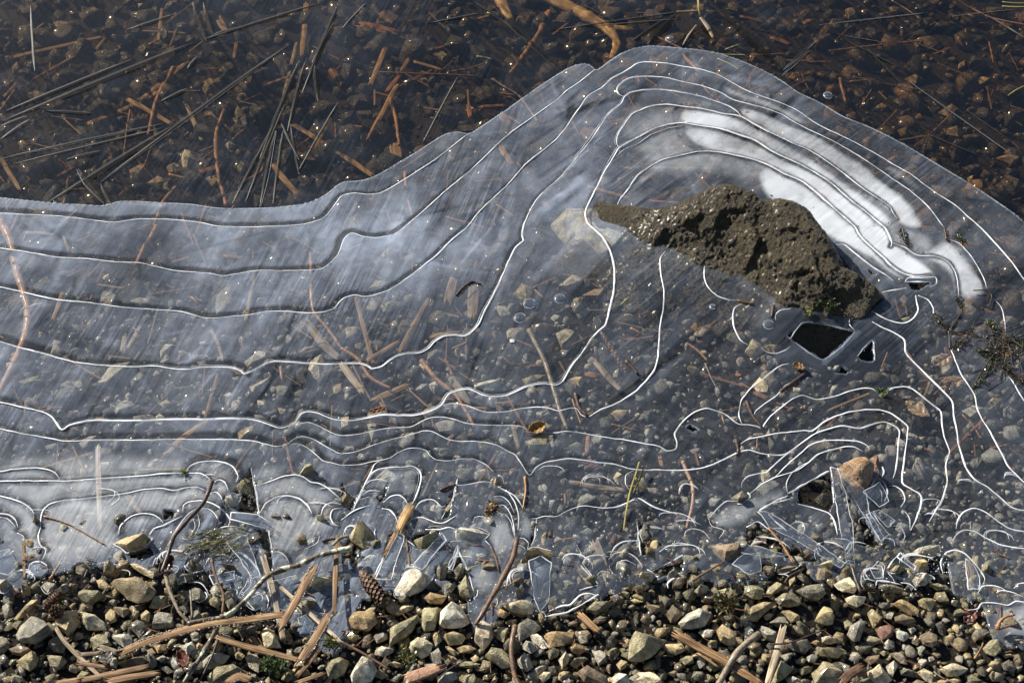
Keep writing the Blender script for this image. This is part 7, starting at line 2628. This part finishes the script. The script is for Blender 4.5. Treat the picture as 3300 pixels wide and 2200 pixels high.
# ---------------------------------------------------------------- frost flecks with painted sparkle dots, bubbles in the clear bands, plant litter: past counting
def dots(name, C, R, mat, label, cat):
    base = np.array(((1, 0, 0), (-1, 0, 0), (0, 1, 0), (0, -1, 0), (0, 0, 1), (0, 0, -1)), float)
    fb = np.array(((0, 2, 4), (2, 1, 4), (1, 3, 4), (3, 0, 4), (2, 0, 5), (1, 2, 5), (3, 1, 5), (0, 3, 5)))
    C, R = np.asarray(C), np.asarray(R)
    V = (C[:, None, :] + base[None] * R[:, None, None] * np.array((1, 1, 0.5))).reshape(-1, 3)
    F = (fb[None] + 6 * np.arange(len(C))[:, None, None]).reshape(-1, 3)
    o = link(name, mesh_from(name, V, F, False), mat)
    tag(o, label, cat, kind='stuff')


C, R = [], []
for _ in range(240):
    x, y = rng.uniform(0, 2352), rng.uniform(0, 520)
    p = at('D', x, y, 0.0)
    on_shelf = inside_poly(np.array([p[0]]), np.array([p[1]]), outline)[0]
    p[2] = 0.0012 if on_shelf else -0.0022
    r0 = rng.choice([0.0005, 0.0006, 0.0008, 0.0012], p=[.4, .3, .22, .08])
    for _k in range(1 if rng.random() < 0.85 else 5):
        C.append(p + np.concatenate([rng.normal(0, 0.0011, 2) * (_k > 0), [0]]))
        R.append(r0)
for _ in range(420):
    p = at('D', rng.uniform(0, 2352), rng.uniform(450, 1250), 0.0012)
    C.append(p)
    R.append(rng.uniform(0.0003, 0.0007))
for _ in range(1500):  # white dots along the shore, added in place of bright sparkles
    q = shore_path[rng.integers(len(shore_path))]
    cl_ = vnoise(q[None] + 0.0, 34, 3)[0]
    if cl_ < 0.0:
        continue
    C.append(np.array((q[0] + rng.normal(0, 0.008), q[1] + rng.normal(0.006, 0.013), rng.uniform(0.0005, 0.006))))
    R.append(rng.uniform(0.0003, 0.0009))
dots('frost_and_sparkle_flecks', C, R, MAT['fleck'], 'white frost flecks and painted sparkle dots over the ice', 'frost')
C, R = [], []
for path, w in ridge_paths:
    T = np.gradient(path[:, :2], axis=0)
    T /= np.linalg.norm(T, axis=1)[:, None] + 1e-9
    for i in range(len(path)):
        dxp, dyp = to_D(path[i, 0], path[i, 1], 0.0)
        if dyp > 1090 or w < 0.9:
            continue
        nb = rng.poisson(2.4 if dxp < 1500 and dyp > 540 else 1.1 if dxp < 1700 else 0.6)
        nx_, ny_ = -T[i, 1], T[i, 0]
        if ny_ < 0:
            nx_, ny_ = -nx_, -ny_
        for _ in range(nb):
            d = abs(rng.normal(0, 0.0075)) + 0.001
            a = rng.normal(0, 0.003)
            C.append((path[i, 0] + nx_ * d + T[i, 0] * a, path[i, 1] + ny_ * d + T[i, 1] * a, 0.0008))
            R.append(rng.choice([0.00022, 0.0003, 0.00045], p=[.5, .38, .12]))
for s, wd, nn in (("T11 240,85 190,220 140,350 110,440", 40, 160), ("T11 120,440 70,560 60,640", 40, 90), ("T01 1560,60 1500,150 1400,460 1380,560", 30, 120), ("T20 900,670 1010,720 1090,790", 60, 150), ("T01 0,620 100,640", 70, 90), ("T01 820,400 900,420", 50, 60), ("T01 2050,700 1950,620", 60, 70), ("T21 1900,880 1960,1010", 40, 60)):
    t = s.split()[0]
    pth = smooth_path(parse(s, 0.001), 0.001)
    for _ in range(nn):
        q = pth[rng.integers(len(pth))].copy()
        q[:2] += rng.normal(0, wd * mper(t, q) * 0.4, 2)
        C.append(q)
        R.append(rng.uniform(0.0003, 0.0008))
dots('trapped_bubbles', C, R, MAT['fleck'], 'fine white bubbles trapped in the clear bands of the ice', 'bubbles')

for nm, mt, nn, yr, lab in (('plant_litter', 'rust', 330, (-0.2, 0.72), 'rust-brown plant litter scattered over the lake bed'), ('plant_crumbs', 'straw_sunk', 240, (-0.2, 0.72), 'golden plant crumbs scattered over the lake bed'), ('shore_litter', 'rust', 150, (-0.45, -0.27), 'fine rust-red needles scattered between the shore pebbles')):
    V, F, uv = [], [], []
    for _ in range(nn):
        y = rng.uniform(*yr)
        half = 0.62 + 0.25 * (y + 0.43)
        x = rng.uniform(-half, half)
        if any(abs(x - c_[0]) < r_[0] * 1.6 + 0.03 and abs(y - c_[1]) < r_[1] * 1.6 + 0.03 for c_, r_ in SHADE_PITS):
            continue
        a = rng.uniform(0, math.pi)
        L = rng.choice([rng.uniform(0.005, 0.02), rng.uniform(0.02, 0.065)]) if yr[1] > 0 else rng.uniform(0.006, 0.018)
        w = rng.uniform(0.0006, 0.0026) if yr[1] > 0 else rng.uniform(0.0005, 0.0012)
        z = bed(x, y) + 0.010
        if yr[1] > 0:
            z = min(z, WATER_Z - 0.002)
        else:
            z = max(z, 0.002)
        d = np.array((math.cos(a), math.sin(a), rng.normal(0, 0.1))) * L / 2
        s = np.array((-math.sin(a), math.cos(a), 0)) * w / 2
        c = np.array((x, y, z))
        b = len(V)
        for q in (c - d - s, c - d + s, c + d + s, c + d - s):
            V.append(q)
        for q in (c - d - s, c - d + s, c + d + s, c + d - s):
            V.append(q - np.array((0, 0, 0.0007)))
        uv += [(0, 0), (0, 1), (L, 1), (L, 0)] * 2
        F += [[b + 3, b + 2, b + 1, b], [b + 4, b + 5, b + 6, b + 7], [b, b + 1, b + 5, b + 4], [b + 1, b + 2, b + 6, b + 5], [b + 2, b + 3, b + 7, b + 6], [b + 3, b, b + 4, b + 7]]
    me = mesh_from(nm, V, F, False)
    set_uv(me, uv)
    tag(link(nm, me, MAT[mt]), lab, 'litter', kind='stuff')
